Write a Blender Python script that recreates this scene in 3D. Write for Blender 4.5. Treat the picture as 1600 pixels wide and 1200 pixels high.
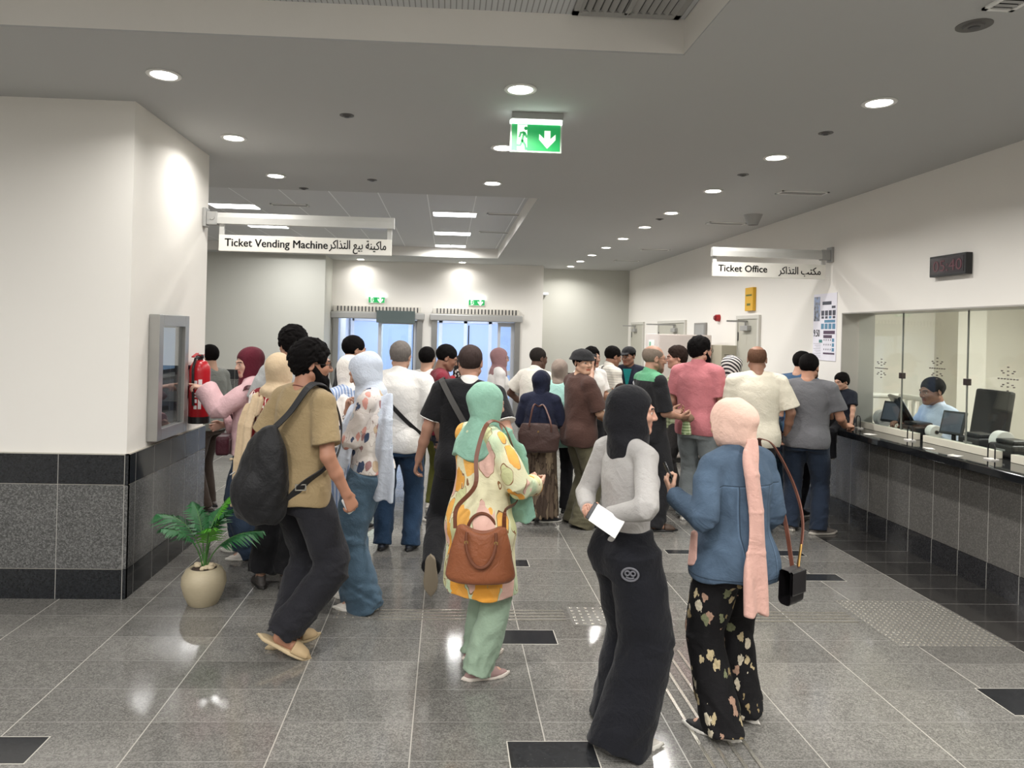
import bpy, bmesh, math, random
import numpy as np
from mathutils import Vector, Matrix

SC = bpy.context.scene
COL = SC.collection
for o in list(bpy.data.objects):
    bpy.data.objects.remove(o)

# ------------------------------------------------------------------ camera, world, exposure
YAW, ROLL, EYE = 0.045, 0.025, 1.83
cam_data = bpy.data.cameras.new('camera')
cam = bpy.data.objects.new('camera', cam_data)
COL.objects.link(cam)
fw = Vector((math.sin(YAW), math.cos(YAW), 0)); rt = Vector((math.cos(YAW), -math.sin(YAW), 0)); up = Vector((0, 0, 1))
c_, s_ = math.cos(ROLL), math.sin(ROLL)
rx_, ux_ = rt * c_ + up * s_, up * c_ - rt * s_
cam.matrix_world = Matrix(((rx_.x, ux_.x, -fw.x, 0), (rx_.y, ux_.y, -fw.y, 0), (rx_.z, ux_.z, -fw.z, EYE), (0, 0, 0, 1)))
cam_data.sensor_width = 36; cam_data.lens = 24.75
cam_data.shift_x = 50 / 1600; cam_data.shift_y = -81 / 1600
cam_data.clip_start = 0.05; cam_data.clip_end = 100
SC.camera = cam
w = bpy.data.worlds.new('world'); SC.world = w; w.use_nodes = True
w.node_tree.nodes['Background'].inputs[0].default_value = (0.9, 0.95, 1, 1)
w.node_tree.nodes['Background'].inputs[1].default_value = 0.25
SC.view_settings.view_transform = 'Standard'; SC.view_settings.look = 'None'
SC.view_settings.gamma = 1; SC.view_settings.use_curve_mapping = False
SC.view_settings.exposure = 0.28
try:
    SC.cycles.max_bounces = 8; SC.cycles.diffuse_bounces = 4; SC.cycles.glossy_bounces = 4
    SC.cycles.transparent_max_bounces = 8; SC.cycles.caustics_reflective = False; SC.cycles.caustics_refractive = False
    SC.cycles.use_denoising = True
    SC.cycles.sample_clamp_indirect = 4
except Exception:
    pass
LAMP_W = 21.0          # watts of one downlight
PANEL_W = 30.0         # watts of one linear ceiling panel

# ------------------------------------------------------------------ materials
def lin(c):
    return tuple(((v / 255) / 12.92 if v / 255 <= 0.04045 else ((v / 255 + 0.055) / 1.055) ** 2.4) for v in c)

_M = {}
class NT:
    def __init__(s, name):
        s.m = bpy.data.materials.new(name); s.m.use_nodes = True
        s.t = s.m.node_tree; s.b = s.t.nodes['Principled BSDF']
    def n(s, typ, **kw):
        nd = s.t.nodes.new(typ)
        for k, v in kw.items():
            if k.startswith('_'): nd.inputs[k[1:].replace('_', ' ')].default_value = v
            else: setattr(nd, k, v)
        return nd
    def l(s, a, b): s.t.links.new(a, b)
    def coord(s): return s.n('ShaderNodeTexCoord').outputs['Object']
    def math(s, op, a, b=None, clamp=False):
        nd = s.n('ShaderNodeMath', operation=op, use_clamp=clamp)
        for i, v in enumerate((a, b)):
            if v is None: continue
            if isinstance(v, (int, float)): nd.inputs[i].default_value = v
            else: s.l(v, nd.inputs[i])
        return nd.outputs[0]
    def mix(s, f, a, b):
        nd = s.n('ShaderNodeMix', data_type='RGBA')
        for i, v in ((0, f), (6, a), (7, b)):
            if isinstance(v, (int, float)): nd.inputs[i].default_value = v
            elif isinstance(v, tuple): nd.inputs[i].default_value = (*v[:3], 1)
            else: s.l(v, nd.inputs[i])
        return nd.outputs[2]
    def ramp(s, f, stops, const=False):
        nd = s.n('ShaderNodeValToRGB'); cr = nd.color_ramp
        if const: cr.interpolation = 'CONSTANT'
        while len(cr.elements) < len(stops): cr.elements.new(1)
        for e, (p, c) in zip(cr.elements, stops):
            e.position = p; e.color = (*c[:3], 1) if isinstance(c, tuple) else (c, c, c, 1)
        s.l(f, nd.inputs[0]); return nd.outputs[0]
    def noise(s, scale, detail=3, vec=None, rough=0.5, dist=0):
        nd = s.n('ShaderNodeTexNoise', _Scale=scale, _Detail=detail, _Roughness=rough, _Distortion=dist)
        s.l(vec if vec is not None else s.coord(), nd.inputs['Vector']); return nd.outputs['Fac']
    def vec(s, sc, rot=(0, 0, 0), loc=(0, 0, 0)):
        mp = s.n('ShaderNodeMapping'); s.l(s.coord(), mp.inputs[0])
        mp.inputs['Scale'].default_value = sc; mp.inputs['Rotation'].default_value = rot; mp.inputs['Location'].default_value = loc
        return mp.outputs[0]
    def bump(s, h, strength=0.2, dist=0.002):
        nd = s.n('ShaderNodeBump', _Strength=strength, _Distance=dist)
        s.l(h, nd.inputs['Height']); s.l(nd.outputs[0], s.b.inputs['Normal'])
    def base(s, c):
        if isinstance(c, tuple): s.b.inputs['Base Color'].default_value = (*c[:3], 1)
        else: s.l(c, s.b.inputs['Base Color'])
    def set(s, **kw):
        for k, v in kw.items(): s.b.inputs[k.replace('_', ' ')].default_value = v

def flat(name, rgb, rough=0.5, metal=0, spec=0.5, var=0.06, scale=6):
    """plain surface: sRGB colour with a faint procedural variation"""
    if name in _M: return _M[name]
    t = NT(name); c = lin(rgb)
    f = t.noise(scale, 3)
    t.base(t.mix(f, tuple(v * (1 - var) for v in c), tuple(min(1, v * (1 + var)) for v in c)))
    t.set(Roughness=rough, Metallic=metal, Specular_IOR_Level=spec)
    _M[name] = t.m; return t.m

def cloth(name, rgb, var=0.14, rough=0.9, weave=900, folds=0.0):
    if name in _M: return _M[name]
    t = NT(name); c = lin(rgb)
    f = t.noise(9, 4)
    t.base(t.mix(f, tuple(v * (1 - var) for v in c), tuple(min(1, v * (1 + var)) for v in c)))
    t.set(Roughness=rough, Specular_IOR_Level=0.25, Sheen_Weight=0.08, Sheen_Roughness=0.5)
    h = t.math('ADD', t.math('MULTIPLY', t.noise(11, 5, rough=0.6, dist=0.6), 1.0), t.math('MULTIPLY', t.noise(60, 3), 0.25))
    t.bump(h, 0.55, 0.02)
    _M[name] = t.m; return t.m

def emit(name, rgb, strength):
    if name in _M: return _M[name]
    t = NT(name); t.base(lin(rgb)); t.b.inputs['Emission Color'].default_value = (*lin(rgb), 1); t.set(Emission_Strength=strength, Roughness=0.4)
    _M[name] = t.m; return t.m

# ------------------------------------------------------------------ objects
def link(o, parent=None):
    COL.objects.link(o)
    if parent is not None: o.parent = parent
    return o
def tag(o, label=None, cat=None, group=None, kind=None):
    if label: o['label'] = label
    if cat: o['category'] = cat
    if group: o['group'] = group
    if kind: o['kind'] = kind
    return o
def thing(name, label, cat, loc=(0, 0, 0), rz=0.0, group=None):
    o = bpy.data.objects.new(name, None); o.empty_display_size = 0.1
    link(o); o.location = loc; o.rotation_euler = (0, 0, rz)
    return tag(o, label, cat, group)

class MB:
    """collects shapes into one mesh"""
    def __init__(s): s.bm = bmesh.new(); s.mi = 0
    def _fin(s, vs, M=None, mi=None):
        if M is not None: bmesh.ops.transform(s.bm, matrix=M, verts=vs)
        if mi is not None:
            st = set(vs)
            for f in s.bm.faces:
                if all(v in st for v in f.verts): f.material_index = mi
        return s
    def box(s, lo, hi, bev=0.0, M=None, mi=None):
        r = bmesh.ops.create_cube(s.bm, size=1)
        vs = r['verts']
        for v in vs:
            v.co = Vector([lo[i] + (v.co[i] + 0.5) * (hi[i] - lo[i]) for i in range(3)])
        if bev > 0:
            es = {e for v in vs for e in v.link_edges}
            b = bmesh.ops.bevel(s.bm, geom=list(es), offset=bev, segments=2, affect='EDGES', profile=0.6)
            vs = list({v for f in b['faces'] for v in f.verts} | {v for v in vs if v.is_valid})
        return s._fin(vs, M, mi)
    def cyl(s, a, b, ra, rb=None, seg=16, caps=True, mi=None):
        a, b = Vector(a), Vector(b); rb = ra if rb is None else rb
        d = b - a
        r = bmesh.ops.create_cone(s.bm, cap_ends=caps, segments=seg, radius1=ra, radius2=rb, depth=d.length)
        q = d.to_track_quat('Z', 'Y').to_matrix().to_4x4()
        return s._fin(r['verts'], Matrix.Translation((a + b) / 2) @ q, mi)
    def lathe(s, prof, c=(0, 0, 0), seg=32, mi=None, M=None):
        rings = []
        for r, z in prof:
            rings.append([s.bm.verts.new((c[0] + r * math.cos(2 * math.pi * k / seg), c[1] + r * math.sin(2 * math.pi * k / seg), c[2] + z)) for k in range(seg)])
        for A, B in zip(rings, rings[1:]):
            for k in range(seg):
                s.bm.faces.new((A[k], A[(k + 1) % seg], B[(k + 1) % seg], B[k]))
        if prof[0][0] > 1e-4: s.bm.faces.new(rings[0][::-1])
        if prof[-1][0] > 1e-4: s.bm.faces.new(rings[-1])
        return s._fin([v for R in rings for v in R], M, mi)
    def sweep(s, pts, rad, seg=8, closed=False, flat_=None, side=None, mi=None):
        """tube (or flat ribbon when flat_=(half width, half thickness)) along a polyline"""
        P = [Vector(p) for p in pts]; n = len(P); rings = []
        prev = None
        for i in range(n):
            t = (P[(i + 1) % n] - P[i - 1]) if closed else (P[min(i + 1, n - 1)] - P[max(i - 1, 0)])
            t.normalize()
            if side is not None:
                sd = side[i] if isinstance(side, list) else side
                u = Vector(sd); u = (u - t * u.dot(t))
            else:
                u = prev if prev is not None else (Vector((0, 0, 1)) if abs(t.z) < 0.9 else Vector((1, 0, 0)))
                u = u - t * u.dot(t)
            u.normalize(); prev = u; v = t.cross(u)
            rr = rad[i] if isinstance(rad, (list, tuple)) else rad
            ring = []
            if flat_:
                a, b = flat_
                for (x, y) in ((-a, -b), (a, -b), (a, b), (-a, b)): ring.append(s.bm.verts.new(P[i] + u * x + v * y))
            else:
                for k in range(seg):
                    an = 2 * math.pi * k / seg
                    ring.append(s.bm.verts.new(P[i] + u * (math.cos(an) * rr) + v * (math.sin(an) * rr)))
            rings.append(ring)
        m = len(rings[0])
        pairs = list(zip(rings, rings[1:])) + ([(rings[-1], rings[0])] if closed else [])
        for A, B in pairs:
            for k in range(m): s.bm.faces.new((A[k], A[(k + 1) % m], B[(k + 1) % m], B[k]))
        if not closed:
            s.bm.faces.new(rings[0][::-1]); s.bm.faces.new(rings[-1])
        return s._fin([v for R in rings for v in R], None, mi)
    def prism(s, outline, y0, y1, axes='xz', mi=None, M=None):
        """closed outline extruded between two depths on the remaining axis"""
        def P(u, v, d):
            return (u, d, v) if axes == 'xz' else ((d, u, v) if axes == 'yz' else (u, v, d))
        A = [s.bm.verts.new(P(u, v, y0)) for u, v in outline]; B = [s.bm.verts.new(P(u, v, y1)) for u, v in outline]
        n = len(A)
        s.bm.faces.new(A[::-1]); s.bm.faces.new(B)
        for k in range(n): s.bm.faces.new((A[k], A[(k + 1) % n], B[(k + 1) % n], B[k]))
        return s._fin(A + B, M, mi)
    def ball(s, c, r, sc=(1, 1, 1), seg=16, mi=None):
        q = bmesh.ops.create_uvsphere(s.bm, u_segments=seg, v_segments=seg // 2 + 2, radius=r)
        return s._fin(q['verts'], Matrix.Translation(c) @ Matrix.Diagonal((*sc, 1)), mi)
    def build(s, name, mats, parent=None, smooth=False, M=None):
        bmesh.ops.recalc_face_normals(s.bm, faces=s.bm.faces)
        me = bpy.data.meshes.new(name); s.bm.to_mesh(me); s.bm.free()
        for m in (mats if isinstance(mats, (list, tuple)) else [mats]): me.materials.append(m)
        if smooth:
            me.polygons.foreach_set('use_smooth', [True] * len(me.polygons))
            try: me.set_sharp_from_angle(angle=math.radians(40))
            except Exception: pass
        o = bpy.data.objects.new(name, me); link(o, parent)
        if M is not None: o.matrix_local = M
        return o

def struct(name, mb, mats, parent=None, smooth=False):
    o = mb.build(name, mats, parent, smooth); o['kind'] = 'structure'; return o

def text(name, body, size, M, mat, parent, bold=0.0, align='LEFT', depth=0.0015, width=None):
    cu = bpy.data.curves.new(name, 'FONT'); cu.body = body; cu.size = size; cu.align_x = align; cu.extrude = depth; cu.resolution_u = 3
    tmp = bpy.data.objects.new(name + '_tmp', cu); COL.objects.link(tmp)
    dg = bpy.context.evaluated_depsgraph_get()
    me = bpy.data.meshes.new_from_object(tmp.evaluated_get(dg))
    bpy.data.objects.remove(tmp)
    if width:
        xs = [v.co.x for v in me.vertices]; k = width / (max(xs) - min(xs))
        for v in me.vertices: v.co.x *= k
    if bold:                              # heavier strokes: the outline repeated a hair to each side
        bm = bmesh.new()
        for dx, dy in ((0, 0), (-bold, 0), (bold, 0), (0, -bold * .6), (0, bold * .6)):
            n0 = len(bm.verts); bm.from_mesh(me); bm.verts.ensure_lookup_table()
            for v in bm.verts[n0:]: v.co.x += dx; v.co.y += dy; v.co.z += abs(dx) * 0.02
        bm.to_mesh(me); bm.free()
    me.materials.clear(); me.materials.append(mat)
    o = bpy.data.objects.new(name, me); link(o, parent); o.matrix_local = M
    return o

def copy_tree(o, parent=None):
    c = o.copy(); COL.objects.link(c)
    if parent is not None: c.parent = parent
    for ch in list(o.children): copy_tree(ch, c)
    return c
# ------------------------------------------------------------------ the setting
CZ = 3.31
def paint(name, rgb, rough=0.75):
    if name in _M: return _M[name]
    t = NT(name); c = lin(rgb)
    t.base(t.mix(t.noise(1.3, 3), tuple(v * 0.97 for v in c), c)); t.set(Roughness=rough, Specular_IOR_Level=0.3)
    t.bump(t.noise(220, 2), 0.05, 0.001); _M[name] = t.m; return t.m
WHITE = paint('wall paint', (238, 235, 229))
GREYW = paint('grey wall paint', (200, 200, 192))
CEILP = paint('ceiling paint', (192, 193, 192), 0.85)

def granite(name, rgb, joint=None, axis='x', off=0.0, rough=0.12, speck=0.5, grout=(168, 166, 160), gw=0.004):
    t = NT(name); c = lin(rgb); co = t.coord()
    v = t.n('ShaderNodeTexVoronoi', _Scale=130.0); t.l(co, v.inputs['Vector'])
    sp = t.n('ShaderNodeSeparateColor'); t.l(v.outputs['Color'], sp.inputs[0])
    n = t.noise(60, 4, rough=0.7)
    f = t.math('ADD', t.math('MULTIPLY', sp.outputs[0], 0.55), t.math('MULTIPLY', n, 0.45))
    col = t.ramp(f, [(0.2, tuple(x * (1 - speck) for x in c)), (0.55, c), (0.85, tuple(min(1, x * (1 + 1.6 * speck)) for x in c))])
    ro = rough
    if joint:
        xyz = t.n('ShaderNodeSeparateXYZ'); t.l(co, xyz.inputs[0])
        u = xyz.outputs['XYZ'.index(axis.upper())]
        fr = t.math('FRACT', t.math('ADD', t.math('DIVIDE', t.math('SUBTRACT', u, off), joint), 100.5))
        m = t.math('LESS_THAN', t.math('ABSOLUTE', t.math('SUBTRACT', fr, 0.5)), gw / 2 / joint)
        col = t.mix(m, col, lin(grout))
        t.l(t.math('ADD', t.math('MULTIPLY', m, 0.5), rough), t.b.inputs['Roughness'])
    else: t.set(Roughness=rough)
    t.base(col); t.set(Specular_IOR_Level=0.5)
    return t.m

def floor_mat(name, rgb, X0=-0.12):
    t = NT(name); co = t.coord(); c = lin(rgb)
    xyz = t.n('ShaderNodeSeparateXYZ'); t.l(co, xyz.inputs[0])
    def cell(u, w, off):
        q = t.math('ADD', t.math('DIVIDE', t.math('SUBTRACT', u, off), w), 100)
        return t.math('FLOOR', q), t.math('ABSOLUTE', t.math('SUBTRACT', t.math('FRACT', q), 0.5))
    ix, fx = cell(xyz.outputs[0], 0.6, X0); iy, fy = cell(xyz.outputs[1], 0.3, 0.0)
    gx = t.math('GREATER_THAN', fx, 0.5 - 0.003 / 0.6); gy = t.math('GREATER_THAN', fy, 0.5 - 0.0018 / 0.3)
    cmb = t.n('ShaderNodeCombineXYZ'); t.l(ix, cmb.inputs[0]); t.l(iy, cmb.inputs[1])
    wn = t.n('ShaderNodeTexWhiteNoise'); t.l(cmb.outputs[0], wn.inputs['Vector'])
    v = t.n('ShaderNodeTexVoronoi', _Scale=170.0); t.l(co, v.inputs['Vector'])
    sp = t.n('ShaderNodeSeparateColor'); t.l(v.outputs['Color'], sp.inputs[0])
    f = t.math('ADD', t.math('MULTIPLY', sp.outputs[0], 0.5), t.math('MULTIPLY', t.noise(24, 5, rough=0.7), 0.5))
    col = t.ramp(f, [(0.2, tuple(x * 0.6 for x in c)), (0.5, c), (0.85, tuple(x * 1.6 for x in c))])
    hs = t.n('ShaderNodeHueSaturation'); t.l(col, hs.inputs['Color']); t.l(t.math('ADD', t.math('MULTIPLY', wn.outputs[0], 0.3), 0.85), hs.inputs['Value'])
    col = t.mix(gy, hs.outputs[0], lin((126, 124, 120))); col = t.mix(gx, col, lin((160, 156, 148)))
    t.base(col)
    ro = t.math('ADD', t.math('MULTIPLY', t.noise(5, 3), 0.08), 0.07)
    t.l(t.math('ADD', ro, t.math('MULTIPLY', t.math('MAXIMUM', gx, gy), 0.2)), t.b.inputs['Roughness'])
    t.set(Specular_IOR_Level=0.75)
    return t.m
FLOOR = floor_mat('polished grey floor granite', (110, 108, 104))
FLOORD = floor_mat('dark floor granite border', (48, 47, 46))
INLAY = granite('black floor inlay granite', (40, 41, 43), rough=0.15, speck=0.3)
struct('floor', MB().box((-7, -6, -0.1), (3.48, 17.5, 0)), FLOOR)
struct('floor', MB().box((3.48, -6, -0.1), (4.3, 17.5, 0)), FLOORD)
gl = flat('pale grout', (182, 178, 168), 0.6)
for (x0, x1, y0, y1) in ((0.31, 0.69, 4.13, 4.32), (0.31, 0.69, 2.95, 3.14), (-2.09, -1.71, 2.99, 3.18), (2.75, 3.08, 5.24, 5.39), (2.72, 3.08, 5.84, 5.98),
                         (1.9, 2.14, 5.86, 5.97), (2.85, 3.3, 3.36, 3.62), (0.3, 0.68, 5.5, 5.66)):
    t_ = struct('floor_inlay', MB().box((x0, y0, -0.01), (x1, y1, 0.0012)), INLAY)
    struct('floor_inlay_border', MB().box((x0 - 0.005, y0 - 0.005, -0.01), (x1 + 0.005, y1 + 0.005, 0.0007)), gl)

# ceiling with the two coffers
mb = MB()
C1 = (-7, -3.0, 1.2, 3.65); C2 = (-5.2, 7.66, 0.95, 14.06)
t0, t1 = CZ, CZ + 0.008
mb.box((-7, -6, t0), (4.3, C1[1], t1)); mb.box((C1[2], C1[1], t0), (4.3, C1[3], t1))
mb.box((-7, C1[3], t0), (4.3, C2[1], t1)); mb.box((-7, C2[1], t0), (C2[0], C2[3], t1)); mb.box((C2[2], C2[1], t0), (4.3, C2[3], t1)); mb.box((-7, C2[3], t0), (4.3, 17.5, t1))
struct('ceiling', mb, CEILP); mb = MB()
for c in (C1, C2):
    zt = 3.53
    z0 = t1 + 0.0
    mb.box((c[2], c[1], z0), (c[2] + 0.03, c[3], zt)); mb.box((c[0], c[3], z0), (c[2], c[3] + 0.03, zt)); mb.box((c[0], c[1] - 0.03, z0), (c[2], c[1], zt)); mb.box((c[0] - 0.03, c[1], z0), (c[0], c[3], zt))
struct('ceiling_recess', mb, WHITE)  # whiter than the ceiling: the extra light on these sides is in the colour
def panel_lines(name, rgb, step, axis, off, w, dark=0.45):
    t = NT(name); c = lin(rgb); xyz = t.n('ShaderNodeSeparateXYZ'); t.l(t.coord(), xyz.inputs[0])
    fr = t.math('FRACT', t.math('ADD', t.math('DIVIDE', t.math('SUBTRACT', xyz.outputs['xyz'.index(axis)], off), step), 100.5))
    m = t.math('LESS_THAN', t.math('ABSOLUTE', t.math('SUBTRACT', fr, 0.5)), w / 2 / step)
    t.base(t.mix(m, c, tuple(v * dark for v in c))); t.set(Roughness=0.6); return t.m
struct('ceiling_panel', MB().box((-7, -3.0, 3.5), (1.2, 3.65, 3.53)), panel_lines('ribbed metal ceiling panel', (206, 208, 210), 0.03, 'x', 0, 0.006, 0.5))
struct('ceiling_panel', MB().box((-5.2, 7.66, 3.5), (0.95, 14.06, 3.53)), panel_lines('metal tile ceiling', (206, 207, 208), 0.6, 'x', -0.3, 0.014, 1.5))

# pillar block on the left (its front face at Y=4.79, its side face at X=-2.12)
WZ = 0.955
PX0, PY0, PY1 = -2.12, 4.79, 6.25
struct('wall_left', MB().box((-7, PY0, 0), (PX0, PY1, CZ)), WHITE)
GREYG = lambda ax, off, j: granite('grey wall granite ' + ax, (98, 98, 97), j, ax, off, 0.16)
DARKG = lambda ax, off, j: granite('black wall granite ' + ax, (38, 40, 43), j, ax, off, 0.10, 0.4)
gx_, dx_ = GREYG('x', -2.12, 0.43), DARKG('x', -2.12, 0.43)
gy_, dy_ = GREYG('y', 4.88, 0.3), DARKG('y', 4.88, 0.3)
def wains(name, lo, hi, mats, thick_axis):
    """three stone bands over a pale joint bed, on a wall face"""
    b = MB().box((lo[0], lo[1], 0), (hi[0], hi[1], WZ + 0.006))
    struct('trim_%d' % name, b, gl)
    for z0, z1, m in ((0.0, 0.196, mats[1]), (0.201, 0.755, mats[0]), (0.760, WZ, mats[1])):
        l2, h2 = [lo[0], lo[1], z0], [hi[0], hi[1], z1]
        for ax, sg in thick_axis:
            if sg < 0: l2[ax] -= 0.004
            else: h2[ax] += 0.004
        struct('baseboard_%d' % name, MB().box(l2, h2), m)
wains(1, (-7, PY0 - 0.02, 0), (PX0 + 0.02, PY0, 0), (gx_, dx_), [(1, -1), (0, 1)])
wains(2, (PX0, PY0 - 0.02, 0), (PX0 + 0.02, PY1, 0), (gy_, dy_), [(0, 1)])

# far walls
struct('wall_far_left', MB().box((-7, 14.4, 0), (-2.52, 17.4, CZ)), GREYW)
wains(3, (-7, 14.38, 0), (-2.52, 14.4, 0), (gx_, dx_), [(1, -1)])
DX = ((-2.42, -0.62), (-0.30, 1.50))     # the two doorways in the far wall
FY = 15.3
mb = MB()
mb.box((-2.52, FY, 0), (DX[0][0], FY + 0.25, CZ)); mb.box((DX[0][1], FY, 0), (DX[1][0], FY + 0.25, CZ)); mb.box((DX[1][1], FY, 0), (2.05, FY + 0.25, CZ))
for a, b in DX: mb.box((a, FY, 2.3), (b, FY + 0.25, CZ))
struct('wall_far', mb, WHITE)
struct('wall_far_right', MB().box((2.05, 15.9, 0), (4.3, 16.1, CZ)), GREYW)
struct('wall_far_return', MB().box((1.95, FY + 0.25, 0), (2.05, 16.1, CZ)), WHITE)
wains(4, (1.5, FY - 0.02, 0), (2.05, FY, 0), (gx_, dx_), [(1, -1)])
wains(5, (2.05, 15.88, 0), (4.1, 15.9, 0), (gx_, dx_), [(1, -1)])
struct('wall_side_left', MB().box((-7.1, -6, 0), (-7, 17.4, CZ)), WHITE)
struct('wall_behind', MB().box((-7, -6.1, 0), (4.3, -6, CZ)), WHITE)

# right wall with the ticket office window
WX = 4.1
OY0, OY1, OZ0, OZ1 = 1.5, 7.16, 0.95, 2.125
mb = MB()
mb.box((WX, OY1, 0), (WX + 0.2, 16.1, CZ)); mb.box((WX, -6, 0), (WX + 0.2, OY0, CZ)); mb.box((WX, OY0, OZ1), (WX + 0.2, OY1, CZ))
struct('wall_right', mb, WHITE)
wains(6, (WX - 0.02, OY1, 0), (WX, 9.0, 0), (gy_, dy_), [(0, -1), (1, -1)])
wains(7, (WX - 0.02, -6, 0), (WX, OY0 - 0.2, 0), (gy_, dy_), [(0, -1)])
# reveal lining in brushed grey
REV = flat('brushed grey reveal', (176, 172, 166), 0.4, 0.3)
mb = MB(); mb.box((WX - 0.008, OY1 - 0.012, OZ0), (WX + 0.34, OY1, OZ1)); mb.box((WX - 0.008, OY0, OZ1 - 0.012), (WX + 0.34, OY1, OZ1)); mb.box((WX + 0.2, OY1, OZ0), (WX + 0.34, OY1 + 0.05, OZ1))
struct('trim_window', mb, REV)
# office behind it
OFW = paint('office paint', (242, 237, 226))
mb = MB(); mb.box((7.4, 1, 0), (7.5, 8.6, 2.7)); mb.box((4.3, 8.5, 0), (7.5, 8.6, 2.7)); mb.box((4.3, 0.9, 0), (7.5, 1.0, 2.7)); mb.box((4.3, 0.9, 2.7), (7.5, 8.6, 2.75))
mb.box((6.05, 8.1, 0), (6.4, 8.5, 2.7))
struct('wall_office', mb, OFW)
struct('floor_office', MB().box((4.3, 1, -0.1), (7.5, 8.6, 0.0)), flat('office floor', (150, 146, 140), 0.4))

# vestibule beyond the far doors
VW = paint('vestibule paint', (226, 230, 238))
mb = MB(); mb.box((-2.6, 18.6, 0), (2.2, 18.7, 2.7)); mb.box((-2.7, 15.55, 0), (-2.6, 18.7, 2.7)); mb.box((1.95, 16.1, 0), (2.05, 18.7, 2.7)); mb.box((-2.7, 15.55, 2.7), (2.2, 18.7, 2.75))
struct('wall_vestibule', mb, VW)
struct('floor_vestibule', MB().box((-2.7, 17.5, -0.1), (2.2, 18.7, 0)), FLOOR)
# ------------------------------------------------------------------ lamps
TRIM = flat('white lamp trim', (235, 235, 232), 0.4)
LENS = emit('lamp lens', (255, 250, 240), 22.0)
PANEL = emit('panel lens', (250, 252, 255), 7.0)
STEEL = flat('brushed steel', (176, 176, 174), 0.32, 0.85)
GREYM = flat('grey painted metal', (168, 168, 166), 0.45, 0.2)
DGREY = flat('dark grey metal', (74, 74, 74), 0.45, 0.3)
BLACK = flat('black plastic', (24, 24, 26), 0.35)
OFFW = flat('off white sheet metal', (226, 222, 212), 0.45)

def lamp_light(name, loc, size, power, parent, shape='DISK', sy=None, spread=170, col=(1, 0.972, 0.93)):
    l = bpy.data.lights.new(name, 'AREA'); l.shape = shape; l.size = size; l.energy = power; l.color = col
    if sy: l.size_y = sy
    l.spread = math.radians(spread)
    o = bpy.data.objects.new(name, l); link(o, parent); o.location = loc; return o

def downlight(x, y, label, group, power=1.0):
    t = thing('downlight', label, 'ceiling light', (x, y, CZ), 0, group)
    MB().lathe([(0.072, -0.001), (0.098, -0.001), (0.1, -0.006), (0.094, -0.011), (0.076, -0.009), (0.072, -0.001)], seg=28).build('trim_ring', TRIM, t, True)
    MB().lathe([(0.0, -0.006), (0.05, -0.0055), (0.074, -0.003), (0.074, -0.0005), (0.0, -0.0005)], seg=28).build('lens', LENS, t, True)
    lamp_light('light', (0, 0, -0.016), 0.15, LAMP_W * power, t, spread=150)
    return t
rowname = ['first', 'second', 'third']
for j, y in enumerate((4.25, 5.61, 6.96)):
    downlight(-1.72, y, '%s round downlight back along the ceiling row beside the white pillar' % rowname[j], 'downlights beside the pillar', 0.4)
    downlight(0.40, y, '%s round downlight back in the middle ceiling row near the exit sign' % rowname[j], 'downlights in the middle row')
ordn = ['first', 'second', 'third', 'fourth', 'fifth', 'sixth', 'seventh', 'eighth', 'ninth', 'tenth']
for j, y in enumerate((4.23, 5.6, 6.96, 8.28, 9.42, 10.6, 11.75, 12.92, 14.08, 15.2)):
    downlight(2.62, y, '%s round downlight back in the long ceiling row in front of the ticket office wall' % ordn[j], 'downlights along the ticket office', 0.85 if j < 5 else 0.75)
downlight(0.26, 15.0, 'small round downlight above the far door on the right', 'downlights by the far doors', 0.2)
downlight(-1.89, 15.0, 'small round downlight above the far door on the left', 'downlights by the far doors', 0.2)
for x, y in ((2.62, 2.9), (2.62, 1.55), (2.62, 0.2), (2.62, -1.3), (2.62, -2.7), (-1.72, -4.0), (0.4, -4.0), (2.62, -4.1)):
    downlight(x, y, 'unseen round downlight of the ceiling row over the near end of the hall', 'unseen downlights over the near end')  # rows carried on out of view, included for their light

def ceiling_panel(x, y, z, sx, sy, label, power=1.0, split=False):
    t = thing('ceiling_light_panel', label, 'ceiling light', (x, y, z), 0, 'rectangular ceiling light panels')
    b = MB(); b.box((-sx / 2 - 0.012, -sy / 2 - 0.012, -0.012), (sx / 2 + 0.012, sy / 2 + 0.012, 0)); b.build('frame', TRIM, t)
    if split:
        for s in (-1, 1): MB().box((-sx / 4 + 0.012 + s * sx / 4 - 0.0, -sy / 2, -0.016), (sx / 4 - 0.012 + s * sx / 4, sy / 2, -0.010)).build('diffuser', PANEL, t)
    else: MB().box((-sx / 2, -sy / 2, -0.016), (sx / 2, sy / 2, -0.010)).build('diffuser', PANEL, t)
    lamp_light('light', (0, 0, -0.02), sx, PANEL_W * power, t, 'RECTANGLE', sy, col=(1, 0.98, 0.95))
ceiling_panel(0.05, 10.0, 3.5, 0.6, 0.32, 'bright rectangular light panel nearest to the front of the recessed ceiling middle column')
ceiling_panel(0.03, 11.95, 3.5, 0.6, 0.32, 'bright rectangular light panel second back in the recessed ceiling middle column')
ceiling_panel(0.0, 13.7, 3.5, 0.6, 0.3, 'bright rectangular light panel in two halves deepest in the recessed ceiling', 1.0, True)
ceiling_panel(-3.0, 9.9, 3.5, 0.62, 0.32, 'bright rectangular light panel above the vending sign bracket by the pillar', 1.1)
ceiling_panel(-3.02, 11.75, 3.5, 0.62, 0.32, 'bright rectangular light panel seen through the opening of the vending sign', 1.1)
ceiling_panel(-3.02, 13.4, 3.5, 0.62, 0.3, 'added rectangular light panel deepest in the recessed ceiling near the grey wall', 0.8)  # added out of sight to brighten the far left zone
ceiling_panel(-4.6, 8.6, 3.5, 0.62, 0.32, 'added rectangular light panel hidden behind the pillar', 1.0)  # another added panel, lifts the dim zone past the pillar
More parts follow.
